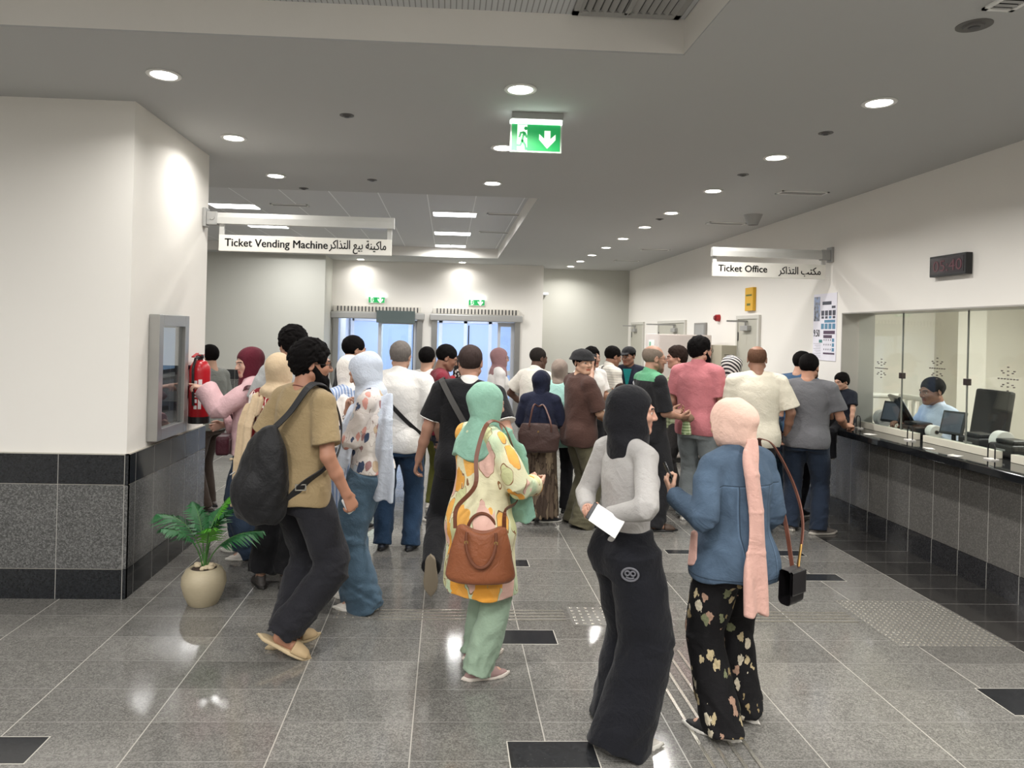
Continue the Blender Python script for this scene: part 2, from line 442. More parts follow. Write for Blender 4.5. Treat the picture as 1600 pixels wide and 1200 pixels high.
for x, y in ((-4.5, -1.5), (-2.0, -1.5), (0.3, -1.5), (-4.5, 1.0), (-2.0, 1.0), (0.3, 1.0)):
    ceiling_panel(x, y, 3.5, 0.6, 0.6, 'added unseen square light panel in the near recessed ceiling above the viewer', 1.8)  # unseen overhead panels, added to light the near zone

# slot vents, sensors and other ceiling fittings
def slot_vent(x, y, w, d, label, group, z=CZ, n=3):
    t = thing('ceiling_vent', label, 'vent', (x, y, z), 0, group)
    b = MB(); e = 0.02
    b.box((-w / 2, -d / 2, -0.01), (w / 2, -d / 2 + e, 0)); b.box((-w / 2, d / 2 - e, -0.01), (w / 2, d / 2, 0)); b.box((-w / 2, -d / 2, -0.01), (-w / 2 + e, d / 2, 0)); b.box((w / 2 - e, -d / 2, -0.01), (w / 2, d / 2, 0))
    b.build('frame', TRIM, t)
    MB().box((-w / 2 + e, -d / 2 + e, -0.002), (w / 2 - e, d / 2 - e, -0.0005)).build('backing', BLACK, t)
    b = MB()
    for k in range(n):
        yy = -d / 2 + e + (k + 1) * (d - 2 * e) / (n + 1)
        b.box((-w / 2 + e, yy - 0.006, -0.012), (w / 2 - e, yy + 0.006, -0.001), M=Matrix.Translation((0, yy, 0)) @ Matrix.Rotation(0.7, 4, 'X') @ Matrix.Translation((0, -yy, 0)))
    b.build('louvre', GREYM, t)
for j, (x, y) in enumerate(((3.51, 6.91), (3.53, 8.9), (3.48, 11.85), (3.47, 13.7))):
    slot_vent(x, y, 0.48, 0.16, '%s slot vent back in the ceiling strip above the ticket office wall' % ordn[j], 'slot vents along the ticket office')
slot_vent(2.38, 2.93, 0.14, 0.14, 'small square vent cut by the top edge beside the round sensor', 'ceiling vents', n=2)
for j, (x, y, w) in enumerate(((-0.5, 8.15, 0.56), (0.75, 9.9, 0.5), (0.72, 11.7, 0.5), (-2.2, 9.7, 0.5), (-2.3, 11.5, 0.5))):
    slot_vent(x, y, w, 0.14, ['slot vent at the front of the recessed ceiling before the light panels', 'slot vent beside the first middle light panel', 'slot vent beside the second middle light panel',
              'slot vent beside the light panel over the sign bracket', 'slot vent beside the light panel seen through the sign'][j], 'slot vents in the recessed ceiling', 3.5)
# big louvred grille in the near coffer
t = thing('air_grille', 'large louvred air grille in the near recessed ceiling at the top edge', 'vent', (0.88, 3.3, 3.5))
b = MB(); b.box((-0.28, 0.28, -0.014), (0.28, 0.33, 0)); b.box((-0.28, -0.3, -0.014), (-0.25, 0.33, 0)); b.box((0.25, -0.3, -0.014), (0.28, 0.33, 0)); b.box((-0.015, -0.3, -0.014), (0.015, 0.3, 0)); b.build('frame', GREYM, t)
MB().box((-0.26, -0.3, -0.003), (0.26, 0.3, -0.001)).build('backing', DGREY, t)
b = MB()
for k in range(13):
    x0 = -0.24 + k * 0.04
    b.box((x0 - 0.015, -0.3, -0.013), (x0 + 0.015, 0.29, -0.010), M=Matrix.Translation((x0, 0, 0)) @ Matrix.Rotation(0.5, 4, 'Y') @ Matrix.Translation((-x0, 0, 0)))
b.build('louvre', GREYM, t)

def sensor(x, y, label, r=0.05, z=CZ):
    t = thing('ceiling_sensor', label, 'sensor', (x, y, z), 0, 'small ceiling sensors')
    MB().lathe([(0, -0.012), (r * 0.55, -0.011), (r * 0.6, -0.004), (r, -0.003), (r, 0), (0, 0)], seg=24).build('body', flat('sensor grey', (92, 90, 88), 0.5), t, True)
    MB().lathe([(0, -0.017), (r * 0.3, -0.016), (r * 0.36, -0.011), (0, -0.011)], seg=16).build('eye', DGREY, t, True)
for x, y, l in ((-0.74, 4.92, 'small dark ceiling sensor between the pillar downlights and the exit sign'), (-0.79, 7.01, 'small dark ceiling sensor in front of the recessed ceiling'),
                (2.65, 4.9, 'small dark ceiling sensor between the two nearest downlights of the long row'), (2.62, 6.24, 'small dark ceiling sensor between the second and third downlights of the long row'),
                (2.62, 8.75, 'small dark ceiling sensor behind the fourth downlight of the long row'), (-1.57, 7.55, 'small sensor on the ceiling behind the third pillar downlight')):
    sensor(x, y, l)
sensor(2.4, 3.16, 'round dark ceiling sensor next to the small square vent', 0.075)
t = thing('ceiling_speaker', 'grey cone shaped speaker hanging from the ceiling over the ticket office sign', 'speaker', (3.6, 8.25, CZ))
MB().lathe([(0.06, -0.12), (0.1, -0.02), (0.11, 0), (0, 0)], seg=24).build('housing', GREYM, t, True)
MB().lathe([(0, -0.122), (0.058, -0.12), (0.05, -0.1), (0, -0.1)], seg=24).build('grille', DGREY, t, True)

# ------------------------------------------------------------------ emergency exit signs
GREEN = emit('exit sign green', (30, 150, 80), 0.55)
SIGNW = emit('exit sign white', (222, 245, 222), 0.85)
LEDW = emit('exit sign lamp', (245, 255, 248), 7.0)
def exit_sign(x, y, z, w, h, label, hang=True, direction='down'):
    t = thing('exit_sign', label, 'exit sign', (x, y, z))
    s = w / 0.38
    MB().box((-w / 2, -0.012, 0), (w / 2, 0.012, h), 0.003).build('panel_border', flat('clear sign edge', (214, 228, 216), 0.2), t)
    MB().box((-w / 2 + 0.012 * s, -0.0135, 0.012 * s), (w / 2 - 0.012 * s, -0.0115, h - 0.03 * s)).build('green_panel', GREEN, t)
    MB().box((-w / 2, -0.02, h - 0.026 * s), (w / 2, 0.02, h + 0.002), 0.004).build('lamp_strip', LEDW, t)
    H2 = h - 0.042 * s
    b = MB(); b.box((-w * 0.36, -0.0150, 0.014 * s), (-w * 0.17, -0.0136, h - 0.034 * s)); b.build('doorway_symbol', SIGNW, t)
    q = lambda u, v: (-w * 0.36 + u * w * 0.22, -0.0156, 0.012 * s + v * (h - 0.046 * s))
    b = MB(); r = 0.0085 * s
    b.cyl(q(0.74, 0.86), (q(0.74, 0.86)[0], -0.0145, q(0.74, 0.86)[2]), 0.013 * s, seg=14)
    for pts in (((0.62, 0.72), (0.42, 0.38)), ((0.42, 0.4), (0.7, 0.22), (0.8, 0.02)), ((0.45, 0.4), (0.3, 0.2), (-0.1, 0.2)), ((0.62, 0.7), (0.82, 0.52), (1.05, 0.55)), ((0.6, 0.7), (0.3, 0.68), (0.18, 0.5))):
        b.sweep([q(*p) for p in pts], r, flat_=(r, 0.0006), side=(0, 0, 1) if False else (0.3, 0, 1))
    b.build('running_figure_symbol', GREEN, t)
    ax, az_ = w * 0.22, h * 0.43
    if direction == 'down':
        out = [(-0.022, 0.06), (0.022, 0.06), (0.022, 0.0), (0.06, 0.035), (0.06, -0.005), (0, -0.07), (-0.06, -0.005), (-0.06, 0.035), (-0.022, 0.0)]
        b = MB(); b.prism([(ax + u * s, az_ + v * s) for u, v in out], -0.015, -0.0136); b.build('arrow_symbol', SIGNW, t)
    if hang:
        MB().box((-w / 2 + 0.01, -0.03, h + 0.004), (w / 2 + 0.005, 0.03, CZ - z), 0.004).build('ceiling_mount', GREYM, t)
    else:
        MB().box((-w / 2 + 0.02, 0.0125, 0.01), (w / 2 - 0.02, FY - y - 0.001, h - 0.01)).build('wall_mount', GREYM, t)
    return t
exit_sign(0.555, 4.72, 3.045, 0.35, 0.215, 'large green exit sign hanging from the ceiling with running figure and arrow')
exit_sign(-1.56, FY - 0.03, 2.40, 0.36, 0.16, 'small lit green exit sign above the far door beside the grey wall', False)
exit_sign(0.6, FY - 0.03, 2.40, 0.36, 0.16, 'small lit green exit sign above the far door nearer the ticket office', False)

# ------------------------------------------------------------------ hanging direction signs
INK = flat('sign ink', (22, 22, 24), 0.5)
TVM_AR = '\uFEAE\uFEDB\uFE8D\uFEAC\uFE98\uFEDF\uFE8D \uFECA\uFEF4\uFE91 \uFE94\uFEE8\uFEF4\uFEDB\uFE8E\uFEE3'
TO_AR = '\uFEAE\uFEDB\uFE8D\uFEAC\uFE98\uFEDF\uFE8D \uFE90\uFE98\uFEDC\uFEE3'
SIGNM = flat('sign arm grey', (198, 198, 194), 0.35, 0.1)
SIGNP = flat('sign board white', (240, 238, 230), 0.4)
def dir_sign(x0, x1, y, zarm, zp0, zp1, wall_side, label, texts, panel):
    t = thing('hanging_sign', label, 'sign', ((x0 + x1) / 2, y, zp0))
    cx = (x0 + x1) / 2; L = lambda x: x - cx
    b = MB()
    prof = [(-0.035, 0.0), (0.035, 0.0), (0.035, 0.055), (0.02, 0.095), (-0.02, 0.095), (-0.035, 0.055)]
    b.prism([(u, v + zarm - zp0) for u, v in prof], L(x0), L(x1), 'yz'); b.build('arm', SIGNM, t)
    b = MB()
    wx = L(x0) if wall_side < 0 else L(x1)
    b.box((min(wx, wx - wall_side * 0.03), -0.05, zarm - zp0 - 0.03), (max(wx, wx - wall_side * 0.03), 0.05, zarm - zp0 + 0.13), 0.005)
    b.box((min(wx - wall_side * 0.03, wx - wall_side * 0.12), -0.04, zarm - zp0 - 0.012), (max(wx - wall_side * 0.03, wx - wall_side * 0.12), 0.04, zarm - zp0 + 0.10), 0.006)
    b.cyl((wx - wall_side * 0.08, -0.046, zarm - zp0 + 0.05), (wx - wall_side * 0.08, 0.046, zarm - zp0 + 0.05), 0.02)
    b.build('wall_bracket', GREYM, t)
    for px in (panel[0] + 0.02, panel[1] - 0.02):
        b = MB(); b.box((L(px) - 0.02, -0.014, zp1 - zp0 - 0.01), (L(px) + 0.02, 0.014, zarm - zp0 + 0.01), 0.002); b.build('hanger', SIGNM, t)
    MB().box((L(panel[0]), -0.018, 0), (L(panel[1]), 0.018, zp1 - zp0), 0.003).build('board', SIGNP, t)
    for nm, body, size, tx, tz, wid in texts:
        text(nm, body, size, Matrix.Translation((L(tx), -0.0185, tz - zp0)) @ Matrix.Rotation(math.pi / 2, 4, 'X'), INK, t, 0.0018 if nm[0] == 'e' else 0.0012, width=wid)
    return t
dir_sign(-2.118, -0.49, 6.15, 2.705, 2.473, 2.612, -1, 'white hanging sign for the ticket vending machine on a grey arm from the pillar',
         [('english_lettering', 'Ticket Vending Machine', 0.095, -1.935, 2.515, 0.875), ('arabic_lettering', TVM_AR, 0.105, -1.045, 2.52, 0.49)], (-1.985, -0.51))
dir_sign(2.79, 4.1, 7.4, 2.705, 2.49, 2.645, 1, 'white hanging ticket office sign on a grey arm from the wall with the clock',
         [('english_lettering', 'Ticket Office', 0.1, 2.855, 2.545, 0.53), ('arabic_lettering', TO_AR, 0.11, 3.515, 2.535, 0.46)], (2.8, 4.03))

# ------------------------------------------------------------------ wall mounted things on the ticket office wall
RW = Matrix(((0, 0, 1, 0), (-1, 0, 0, 0), (0, 1, 0, 0), (0, 0, 0, 1)))   # text on a wall that faces -X
def wall_text(nm, body, size, p, mat, par, width=None, bold=0.0):
    M = Matrix(((0, 0, -1, p[0]), (-1, 0, 0, p[1]), (0, 1, 0, p[2]), (0, 0, 0, 1)))
    return text(nm, body, size, M, mat, par, bold, width=width)
t = thing('digital_clock', 'black rectangular digital clock with dim red digits high on the ticket office wall', 'clock', (WX, 5.56, 2.385))
MB().box((-0.055, -0.21, 0), (0, 0.21, 0.172), 0.006).build('case', BLACK, t)
MB().box((-0.057, -0.185, 0.022), (-0.0545, 0.19, 0.15)).build('display', flat('clock face', (58, 52, 56), 0.15), t)
wall_text('digits', '05:40', 0.13, (-0.058, 0.165, 0.04), flat('dim red digits', (96, 50, 60), 0.4), t, 0.33)

t = thing('price_poster', 'tall white fare poster with dark and blue boxes beside the ticket window', 'poster', (WX, 7.5, 1.615))
MB().box((-0.006, -0.235, 0), (-0.001, 0.235, 0.73)).build('sheet', flat('poster paper', (232, 230, 240), 0.6), t)
pic = NT('poster photograph'); xyz = pic.n('ShaderNodeSeparateXYZ'); pic.l(pic.coord(), xyz.inputs[0])
pic.base(pic.ramp(pic.math('ADD', pic.math('MULTIPLY', pic.noise(22, 4), 0.75), pic.math('MULTIPLY', xyz.outputs[2], 0.35)), [(0.4, lin((52, 54, 60))), (0.55, lin((140, 144, 156))), (0.72, lin((160, 180, 220)))]))
MB().box((-0.0075, 0.10, 0.43), (-0.0055, 0.222, 0.70)).build('picture', pic.m, t)
navy, sky, plum, teal_ = flat('poster navy', (70, 72, 84), 0.6), flat('poster blue', (92, 138, 168), 0.6), flat('poster plum', (86, 66, 88), 0.6), flat('poster green', (70, 130, 130), 0.6)
def blocks(nm, rects, m):
    b = MB()
    for (y0, z0, y1, z1) in rects: b.box((-0.0078, -0.235 + y0, z0), (-0.0058, -0.235 + y1, z1))
    b.build(nm, m, t)
Yp = lambda u: 0.47 * (1 - u)
def R_(u0, v0, u1, v1): return (Yp(u1), 0.73 * (1 - v1), Yp(u0), 0.73 * (1 - v0))
blocks('heading_box', [R_(0.40, 0.12, 0.78, 0.17), R_(0.80, 0.19, 0.95, 0.225)] + [R_(0.36 + 0.16 * k, 0.255, 0.48 + 0.16 * k, 0.33) for k in range(4)] + [R_(0.37 + 0.16 * k, 0.34, 0.47 + 0.16 * k, 0.375) for k in (0, 1, 3)], navy)
blocks('blue_box', [R_(0.5, 0.395, 0.95, 0.435)] + [R_(0.36 + 0.16 * k, 0.45, 0.48 + 0.16 * k, 0.53) for k in range(4)] + [R_(0.69, 0.34, 0.79, 0.375)] + [R_(0.84, 0.67 + 0.07 * k, 0.93, 0.72 + 0.07 * k) for k in range(3)], sky)
blocks('plum_box', [R_(0.47, 0.555, 0.95, 0.605), R_(0.47, 0.62, 0.83, 0.665), R_(0.47, 0.88, 0.95, 0.905)], plum)
blocks('green_box', [R_(0.28, 0.69, 0.42, 0.735)], teal_)
PPR = flat('poster grey print', (120, 118, 130), 0.6)
for k in range(3):
    for q in range(4): MB().box((-0.0075, -0.235 + Yp(0.52 + 0.09 * q), 0.73 * (1 - 0.705 - 0.07 * k)), (-0.0058, -0.235 + Yp(0.49 + 0.09 * q), 0.73 * (1 - 0.68 - 0.07 * k))).build('printed_mark', PPR, t)
for k in range(9): MB().box((-0.0075, -0.235 + Yp(0.36), 0.73 * (1 - 0.75 - 0.025 * k) - 0.003), (-0.0058, -0.235 + Yp(0.04 + 0.05 * (k % 3)), 0.73 * (1 - 0.75 - 0.025 * k))).build('printed_line', PPR, t)
wall_text('price_lettering', '9.50', 0.11, (-0.0075, 0.222, 0.26), INK, t, 0.125)

t = thing('yellow_sign', 'small yellow wall plate above the office door with a grey closer', 'sign', (WX, 9.365, 2.21))
MB().box((-0.045, -0.125, 0), (0, 0.125, 0.315), 0.004).build('plate', flat('yellow plate', (222, 172, 40), 0.45), t)
b = MB(); b.box((-0.047, -0.09, 0.2), (-0.0445, 0.09, 0.222)); b.box((-0.047, -0.05, 0.07), (-0.0445, 0.06, 0.1)); b.build('print', flat('green print', (92, 104, 40), 0.5), t)
t = thing('fire_alarm', 'red fire alarm sounder on the wall before the yellow plate', 'alarm', (WX, 10.5, 2.08))
MB().cyl((-0.06, 0, 0.055), (0, 0, 0.055), 0.05, 0.055, 20).build('sounder', flat('alarm red', (168, 30, 34), 0.35), t, True)
MB().cyl((-0.085, 0, 0.055), (-0.06, 0, 0.055), 0.03, 0.04, 16).build('strobe', flat('alarm dark red', (120, 24, 30), 0.3), t, True)
t = thing('electrical_box', 'grey square box on the wall behind the bearded man in pink', 'box', (WX, 11.25, 1.81))
MB().box((-0.03, -0.26, 0), (0, 0.26, 0.26), 0.004).build('cover', flat('box grey', (150, 148, 144), 0.4, 0.4), t)
MB().box((-0.033, -0.2, 0.03), (-0.029, 0.2, 0.23)).build('vent_plate', GREYM, t)

DOORM = flat('grey door leaf', (186, 184, 172), 0.5)
def wall_door(n, y0, y1, ztop, closer_y, arm=0.26):
    r = bpy.data.objects.new('door_%d' % n, None); link(r); r.location = (WX, (y0 + y1) / 2, 0); r['kind'] = 'structure'
    h = (y1 - y0) / 2
    MB().box((-0.02, -h, 0.01), (-0.002, h, ztop)).build('leaf', DOORM, r)
    b = MB(); b.box((-0.035, h, 0), (0, h + 0.05, ztop + 0.05)); b.box((-0.035, -h - 0.05, 0), (0, -h, ztop + 0.05)); b.box((-0.035, -h, ztop), (0, h, ztop + 0.05)); b.build('frame', flat('door frame grey', (204, 202, 194), 0.5), r)
    cy = closer_y - (y0 + y1) / 2
    b = MB(); b.box((-0.075, cy - 0.12, ztop - 0.16), (-0.02, cy + 0.12, ztop - 0.09), 0.005); b.build('closer', GREYM, r)
    b = MB(); b.box((-0.05 - arm, cy - 0.012, ztop - 0.045), (-0.02, cy + 0.012, ztop - 0.02)); b.box((-0.06, cy - 0.015, ztop - 0.1), (-0.04, cy + 0.015, ztop - 0.02)); b.build('closer_arm', GREYM, r)
    b = MB(); b.box((-0.06, h - 0.14, 1.0), (-0.045, h - 0.02, 1.02)); b.cyl((-0.06, h - 0.04, 1.01), (-0.02, h - 0.04, 1.01), 0.01, seg=10); b.build('handle', STEEL, r)
    b = MB()
    for z in (0.25, 1.8): b.box((-0.03, h - 0.02, z), (-0.015, h + 0.02, z + 0.12))
    b.build('hinge', DGREY, r)
wall_door(1, 9.12, 9.75, 2.1, 9.45)
wall_door(2, 12.0, 13.5, 2.08, 12.5, 0.5)
wall_door(3, 14.6, 15.5, 2.08, 15.2, 0.25)

CABM = flat('pinkish white cabinet', (216, 206, 200), 0.5)
t = thing('metal_cabinet', 'tall pale metal cabinet behind the man in the black and green shirt', 'cabinet', (3.45, 10.45, 0))
MB().box((-0.39, -0.33, 0.07), (0.39, 0.35, 1.87), 0.006).build('body', CABM, t)
MB().box((-0.37, -0.30, 0), (0.37, 0.33, 0.069)).build('plinth', DGREY, t)
MB().box((-0.383, -0.352, 0.09), (0.385, -0.331, 1.86), 0.004).build('door', CABM, t)
b = MB(); b.box((0.33, -0.372, 0.95), (0.345, -0.353, 1.07), 0.003); b.build('handle', STEEL, t)
MB().box((-0.394, -0.12, 1.45), (-0.3905, 0.16, 1.78)).build('notice', flat('white notice', (240, 246, 242), 0.5), t)
MB().box((-0.3955, 0.04, 1.68), (-0.3945, 0.13, 1.75)).build('notice_emblem', flat('notice green', (130, 180, 150), 0.6), t)
t = thing('storage_locker', 'beige narrow locker standing past the tall pale cabinet against the wall', 'cabinet', (3.95, 9.95, 0))
MB().box((-0.1, -0.2, 0.04), (0.12, 0.2, 1.73), 0.005).build('body', flat('beige locker', (176, 170, 152), 0.5), t)
MB().box((-0.08, -0.17, 0), (0.1, 0.17, 0.039)).build('plinth', DGREY, t)
b = MB()
for k in range(4): b.box((-0.06, -0.203, 1.5 + 0.03 * k), (0.08, -0.2005, 1.51 + 0.03 * k))
b.build('louvre', DGREY, t)

# ------------------------------------------------------------------ automatic doors at the far end
HDR = flat('door header grey', (176, 176, 174), 0.4, 0.3)
def glass_mat(name, tint=(0.93, 0.97, 0.96), refl=1.0):
    """thin sheet: clear, with a Schlick mirror reflection on both of its faces"""
    m = bpy.data.materials.new(name); m.use_nodes = True; nt = m.node_tree
    for n in list(nt.nodes): nt.nodes.remove(n)
    N = nt.nodes.new
    o = N('ShaderNodeOutputMaterial'); mx = N('ShaderNodeMixShader'); tr = N('ShaderNodeBsdfTransparent'); g = N('ShaderNodeBsdfGlossy'); ge = N('ShaderNodeNewGeometry'); dt = N('ShaderNodeVectorMath'); dt.operation = 'DOT_PRODUCT'
    tr.inputs[0].default_value = (*tint, 1); g.inputs['Roughness'].default_value = 0.0
    nt.links.new(ge.outputs['Normal'], dt.inputs[0]); nt.links.new(ge.outputs['Incoming'], dt.inputs[1])
    def mth(op, a, b):
        n = N('ShaderNodeMath'); n.operation = op
        for i, v in enumerate((a, b)):
            if v is None: continue
            if isinstance(v, (int, float)): n.inputs[i].default_value = v
            else: nt.links.new(v, n.inputs[i])
        return n.outputs[0]
    q = mth('POWER', mth('SUBTRACT', 1.0, mth('ABSOLUTE', dt.outputs['Value'], None)), 5.0)
    f = mth('MULTIPLY', mth('ADD', mth('MULTIPLY', q, 0.96), 0.04), refl)
    cl = N('ShaderNodeClamp'); nt.links.new(f, cl.inputs[0])
    nt.links.new(cl.outputs[0], mx.inputs[0]); nt.links.new(tr.outputs[0], mx.inputs[1]); nt.links.new(g.outputs[0], mx.inputs[2]); nt.links.new(mx.outputs[0], o.inputs[0])
    return m
GLASS = glass_mat('clear glass')
FROST = flat('bluish door glazing', (196, 208, 228), 0.15)
for k, (a, b_) in enumerate(DX):
    r = thing('automatic_door', ['automatic glass door with a glass panel across its header, beside the grey wall', 'automatic glass door standing wide open nearer the ticket office'][k], 'door', ((a + b_) / 2, FY, 0))
    hw = (b_ - a) / 2
    for s in (-1, 1):
        MB().box((s * hw - 0.06, -0.05, 0), (s * hw + 0.06, 0.2, 2.2), 0.006).build('post', STEEL, r)
    MB().box((-hw - 0.1, -0.16, 2.06), (hw + 0.1, 0.1, 2.2), 0.02).build('header', HDR, r)
    MB().box((-hw - 0.04, -0.14, 2.2), (hw + 0.02, -0.02, 2.33), 0.01).build('air_curtain', OFFW, r)
    b = MB()
    n = 24
    for j in range(n):
        x = -hw + 0.05 + j * (2 * hw - 0.1) / (n - 1); b.box((x - 0.012, -0.152, 2.215), (x + 0.012, -0.135, 2.32))
    b.build('grille', DGREY, r)
    if k == 0:
        t2 = MB().box((-0.02, -0.19, 1.98), (hw - 0.1, -0.165, 2.24)).build('header_glass', flat('smoked glass', (92, 104, 104), 0.1), r)
    leaf = MB(); x0, x1 = (0.0, 0.07) if k == 0 else (hw - 0.42, hw - 0.36)
    leaf.box((x0, 0.06, 0.02), (x1, 0.11, 2.05)); leaf.box((hw - 0.13, 0.06, 0.02), (hw - 0.06, 0.11, 2.05)); leaf.box((x1, 0.06, 0.02), (hw - 0.13, 0.11, 0.14)); leaf.box((x1, 0.06, 1.96), (hw - 0.13, 0.11, 2.05))
    if k == 1: leaf.box((x1, 0.06, 0.9), (hw - 0.13, 0.11, 1.0))
    leaf.build('leaf_frame', flat('pale door leaf frame', (214, 218, 226), 0.35, 0.2), r)
    MB().box((x1, 0.08, 0.14), (hw - 0.13, 0.09, 1.96)).build('glass_leaf', GLASS, r)
# inner vestibule screen
r = bpy.data.objects.new('window_vestibule', None); link(r); r.location = (-0.3, 18.55, 0); r['kind'] = 'structure'
b = MB()
for x in (-2.2, -1.45, -0.7, 0.1, 0.75, 1.4, 2.1): b.box((x - 0.045, -0.06, 0), (x + 0.045, 0, 2.45))
b.box((-2.2, -0.06, 2.05), (2.1, 0, 2.15)); b.box((-2.2, -0.06, 0), (2.1, 0, 0.1)); b.build('mullions', flat('white door frame', (236, 240, 246), 0.4), r)
MB().box((-2.2, -0.03, 0.1), (2.1, -0.02, 2.45)).build('panes', emit('glowing bluish pane', (168, 188, 226), 0.42), r)  # the lobby's bluish light is put into the panes as a glow
b = MB(); b.box((-0.62, -0.075, 0.05), (-0.59, -0.06, 2.0)); b.box((0.82, -0.075, 0.05), (0.85, -0.06, 2.0)); b.build('door_gap', BLACK, r)
for x in (-1.5, 0.6):
    t = thing('ceiling_light_panel', 'bright cool strip light inside the entrance lobby beyond the far %s' % ('door beside the grey wall' if x < 0 else 'door nearer the ticket office'), 'ceiling light', (x, 17.2, 2.6), 0, 'lobby strip lights')
    MB().box((-0.75, -0.14, 0.0), (0.75, 0.14, 0.09), 0.01).build('housing', TRIM, t)
    MB().box((-0.73, -0.12, -0.008), (0.73, 0.12, 0.0)).build('diffuser', emit('cool strip', (228, 238, 255), 9.0), t)
    lamp_light('light', (0, 0, -0.02), 1.4, 26, t, 'RECTANGLE', 0.2, col=(0.78, 0.87, 1))

# ------------------------------------------------------------------ ticket vending machine set in the pillar
t = thing('vending_machine', 'steel framed ticket vending machine screen set into the side of the pillar', 'ticket machine', (PX0 + 0.001, 5.375, 0.995))
b = MB(); hy = 0.285; H_ = 0.905
b.box((0, -hy, 0), (0.075, -hy + 0.075, H_), 0.003); b.box((0, hy - 0.075, 0), (0.075, hy, H_), 0.003); b.box((0, -hy + 0.075, H_ - 0.085), (0.075, hy - 0.075, H_), 0.003); b.box((0, -hy + 0.075, 0), (0.075, hy - 0.075, 0.08), 0.003)
b.build('bezel', STEEL, t)
MB().box((0.0, -hy + 0.076, 0.081), (0.02, hy - 0.076, H_ - 0.086)).build('back_panel', flat('machine dark panel', (70, 74, 80), 0.12), t)
MB().box((0.02, -hy + 0.08, 0.50), (0.03, hy - 0.16, 0.81)).build('screen', emit('machine screen', (120, 150, 180), 0.45), t)
MB().box((0.02, -hy + 0.08, 0.44), (0.034, hy - 0.16, 0.47)).build('divider', GREYM, t)
MB().box((0.02, -hy + 0.08, 0.1), (0.028, hy - 0.16, 0.42)).build('ticket_panel', flat('machine panel grey', (104, 110, 122), 0.1), t)
b = MB(); b.box((0.028, -0.15, 0.28), (0.03, -0.02, 0.30)); b.box((0.028, -0.12, 0.18), (0.03, 0.02, 0.23)); b.build('slot', BLACK, t)
MB().box((0.045, -hy + 0.076, 0.081), (0.05, hy - 0.076, H_ - 0.086)).build('glass_front', glass_mat('machine glass', (0.85, 0.88, 0.9), 2.2), t)
MB().box((0.02, hy - 0.15, 0.09), (0.044, hy - 0.13, H_ - 0.09)).build('reader_strip', BLACK, t)

# ------------------------------------------------------------------ fire extinguisher
t = thing('fire_extinguisher', 'red fire extinguisher hung on the pillar past the vending machine', 'fire extinguisher', (-2.025, 5.87, 1.03))
RED = flat('extinguisher red', (176, 22, 34), 0.3)
MB().lathe([(0.0, 0), (0.075, 0.004), (0.083, 0.02), (0.083, 0.42), (0.078, 0.46), (0.055, 0.5), (0.03, 0.515), (0.0, 0.515)], seg=32).build('cylinder', RED, t, True)
MB().lathe([(0.0845, 0.0), (0.0845, 0.055), (0.079, 0.056)], c=(0, 0, 0.0), seg=32).build('base_skirt', BLACK, t, True)
b = MB(); b.cyl((0, 0, 0.51), (0, 0, 0.56), 0.022, 0.02); b.cyl((-0.03, -0.01, 0.54), (0.03, -0.01, 0.54), 0.013); b.build('valve', BLACK, t, True)
b = MB(); b.box((-0.012, -0.03, 0.565), (0.012, 0.075, 0.575), 0.003, M=Matrix.Rotation(0.25, 4, 'X')); b.box((-0.012, -0.03, 0.55), (0.012, 0.07, 0.558), 0.002); b.build('lever', RED, t)
MB().sweep([(0, -0.03, 0.54), (-0.01, -0.08, 0.53), (-0.02, -0.105, 0.45), (-0.02, -0.098, 0.3), (-0.015, -0.095, 0.15)], 0.011, 10).build('hose', BLACK, t, True)
for (a0, z0, z1, a1) in ((-0.9, 0.3, 0.35, -0.6), (-0.5, 0.29, 0.36, -0.15), (-0.95, 0.24, 0.25, -0.2), (-0.95, 0.215, 0.225, -0.3), (-0.9, 0.17, 0.2, -0.6), (-0.9, 0.12, 0.15, -0.6), (-0.5, 0.12, 0.2, -0.2)):
    n = 6; b = MB()
    for k in range(n):
        f0 = a0 + (a1 - a0) * k / n; f1 = a0 + (a1 - a0) * (k + 1) / n; q = lambda a, r, z: (r * math.sin(a), -r * math.cos(a), z)
        v = [b.bm.verts.new(q(a, 0.0838, z)) for a, z in ((f0 + 0.7, z0), (f1 + 0.7, z0), (f1 + 0.7, z1), (f0 + 0.7, z1))]; b.bm.faces.new(v)
    b.build('label_mark', flat('label white', (232, 226, 226), 0.5), t)
b = MB(); b.box((-0.104, -0.03, 0.2), (-0.084, 0.03, 0.3)); b.box((-0.104, -0.05, 0.44), (-0.08, 0.05, 0.47)); b.build('wall_bracket', BLACK, t)

# ------------------------------------------------------------------ ticket counter, screen and its equipment
CB = granite('counter grey granite', (92, 90, 87), 0.3, 'y', 0.19, 0.2, 0.25)
CD = granite('counter base granite', (44, 44, 46), 0.3, 'y', 0.19, 0.12, 0.35)
CT = granite('counter top granite', (26, 27, 29), None, rough=0.06, speck=0.3)
t = thing('ticket_counter', 'long ticket counter of grey granite panels with a polished black top', 'counter', (4.1, 4.3, 0))
MB().box((-0.035, -2.78, 0), (0.16, 2.855, 0.2)).build('plinth', CD, t)
MB().box((-0.03, -2.78, 0.203), (0.16, 2.855, 0.888)).build('front_panel', CB, t)
MB().box((-0.2, -2.78, 0.889), (0.5, 2.84, 0.952), 0.008).build('countertop', CT, t)
t = thing('glass_screen', 'frameless glass screen with clamps and speech holes above the ticket counter', 'glass screen', (4.27, 4.3, 0.953))
ys = (7.14, 6.43, 5.6, 4.76, 3.9, 3.0, 2.1, 1.52)
for y0, y1 in zip(ys[1:], ys): MB().box((-0.005, y0 + 0.004 - 4.3, 0.06), (0.005, y1 - 0.004 - 4.3, 1.158)).build('pane', GLASS, t)
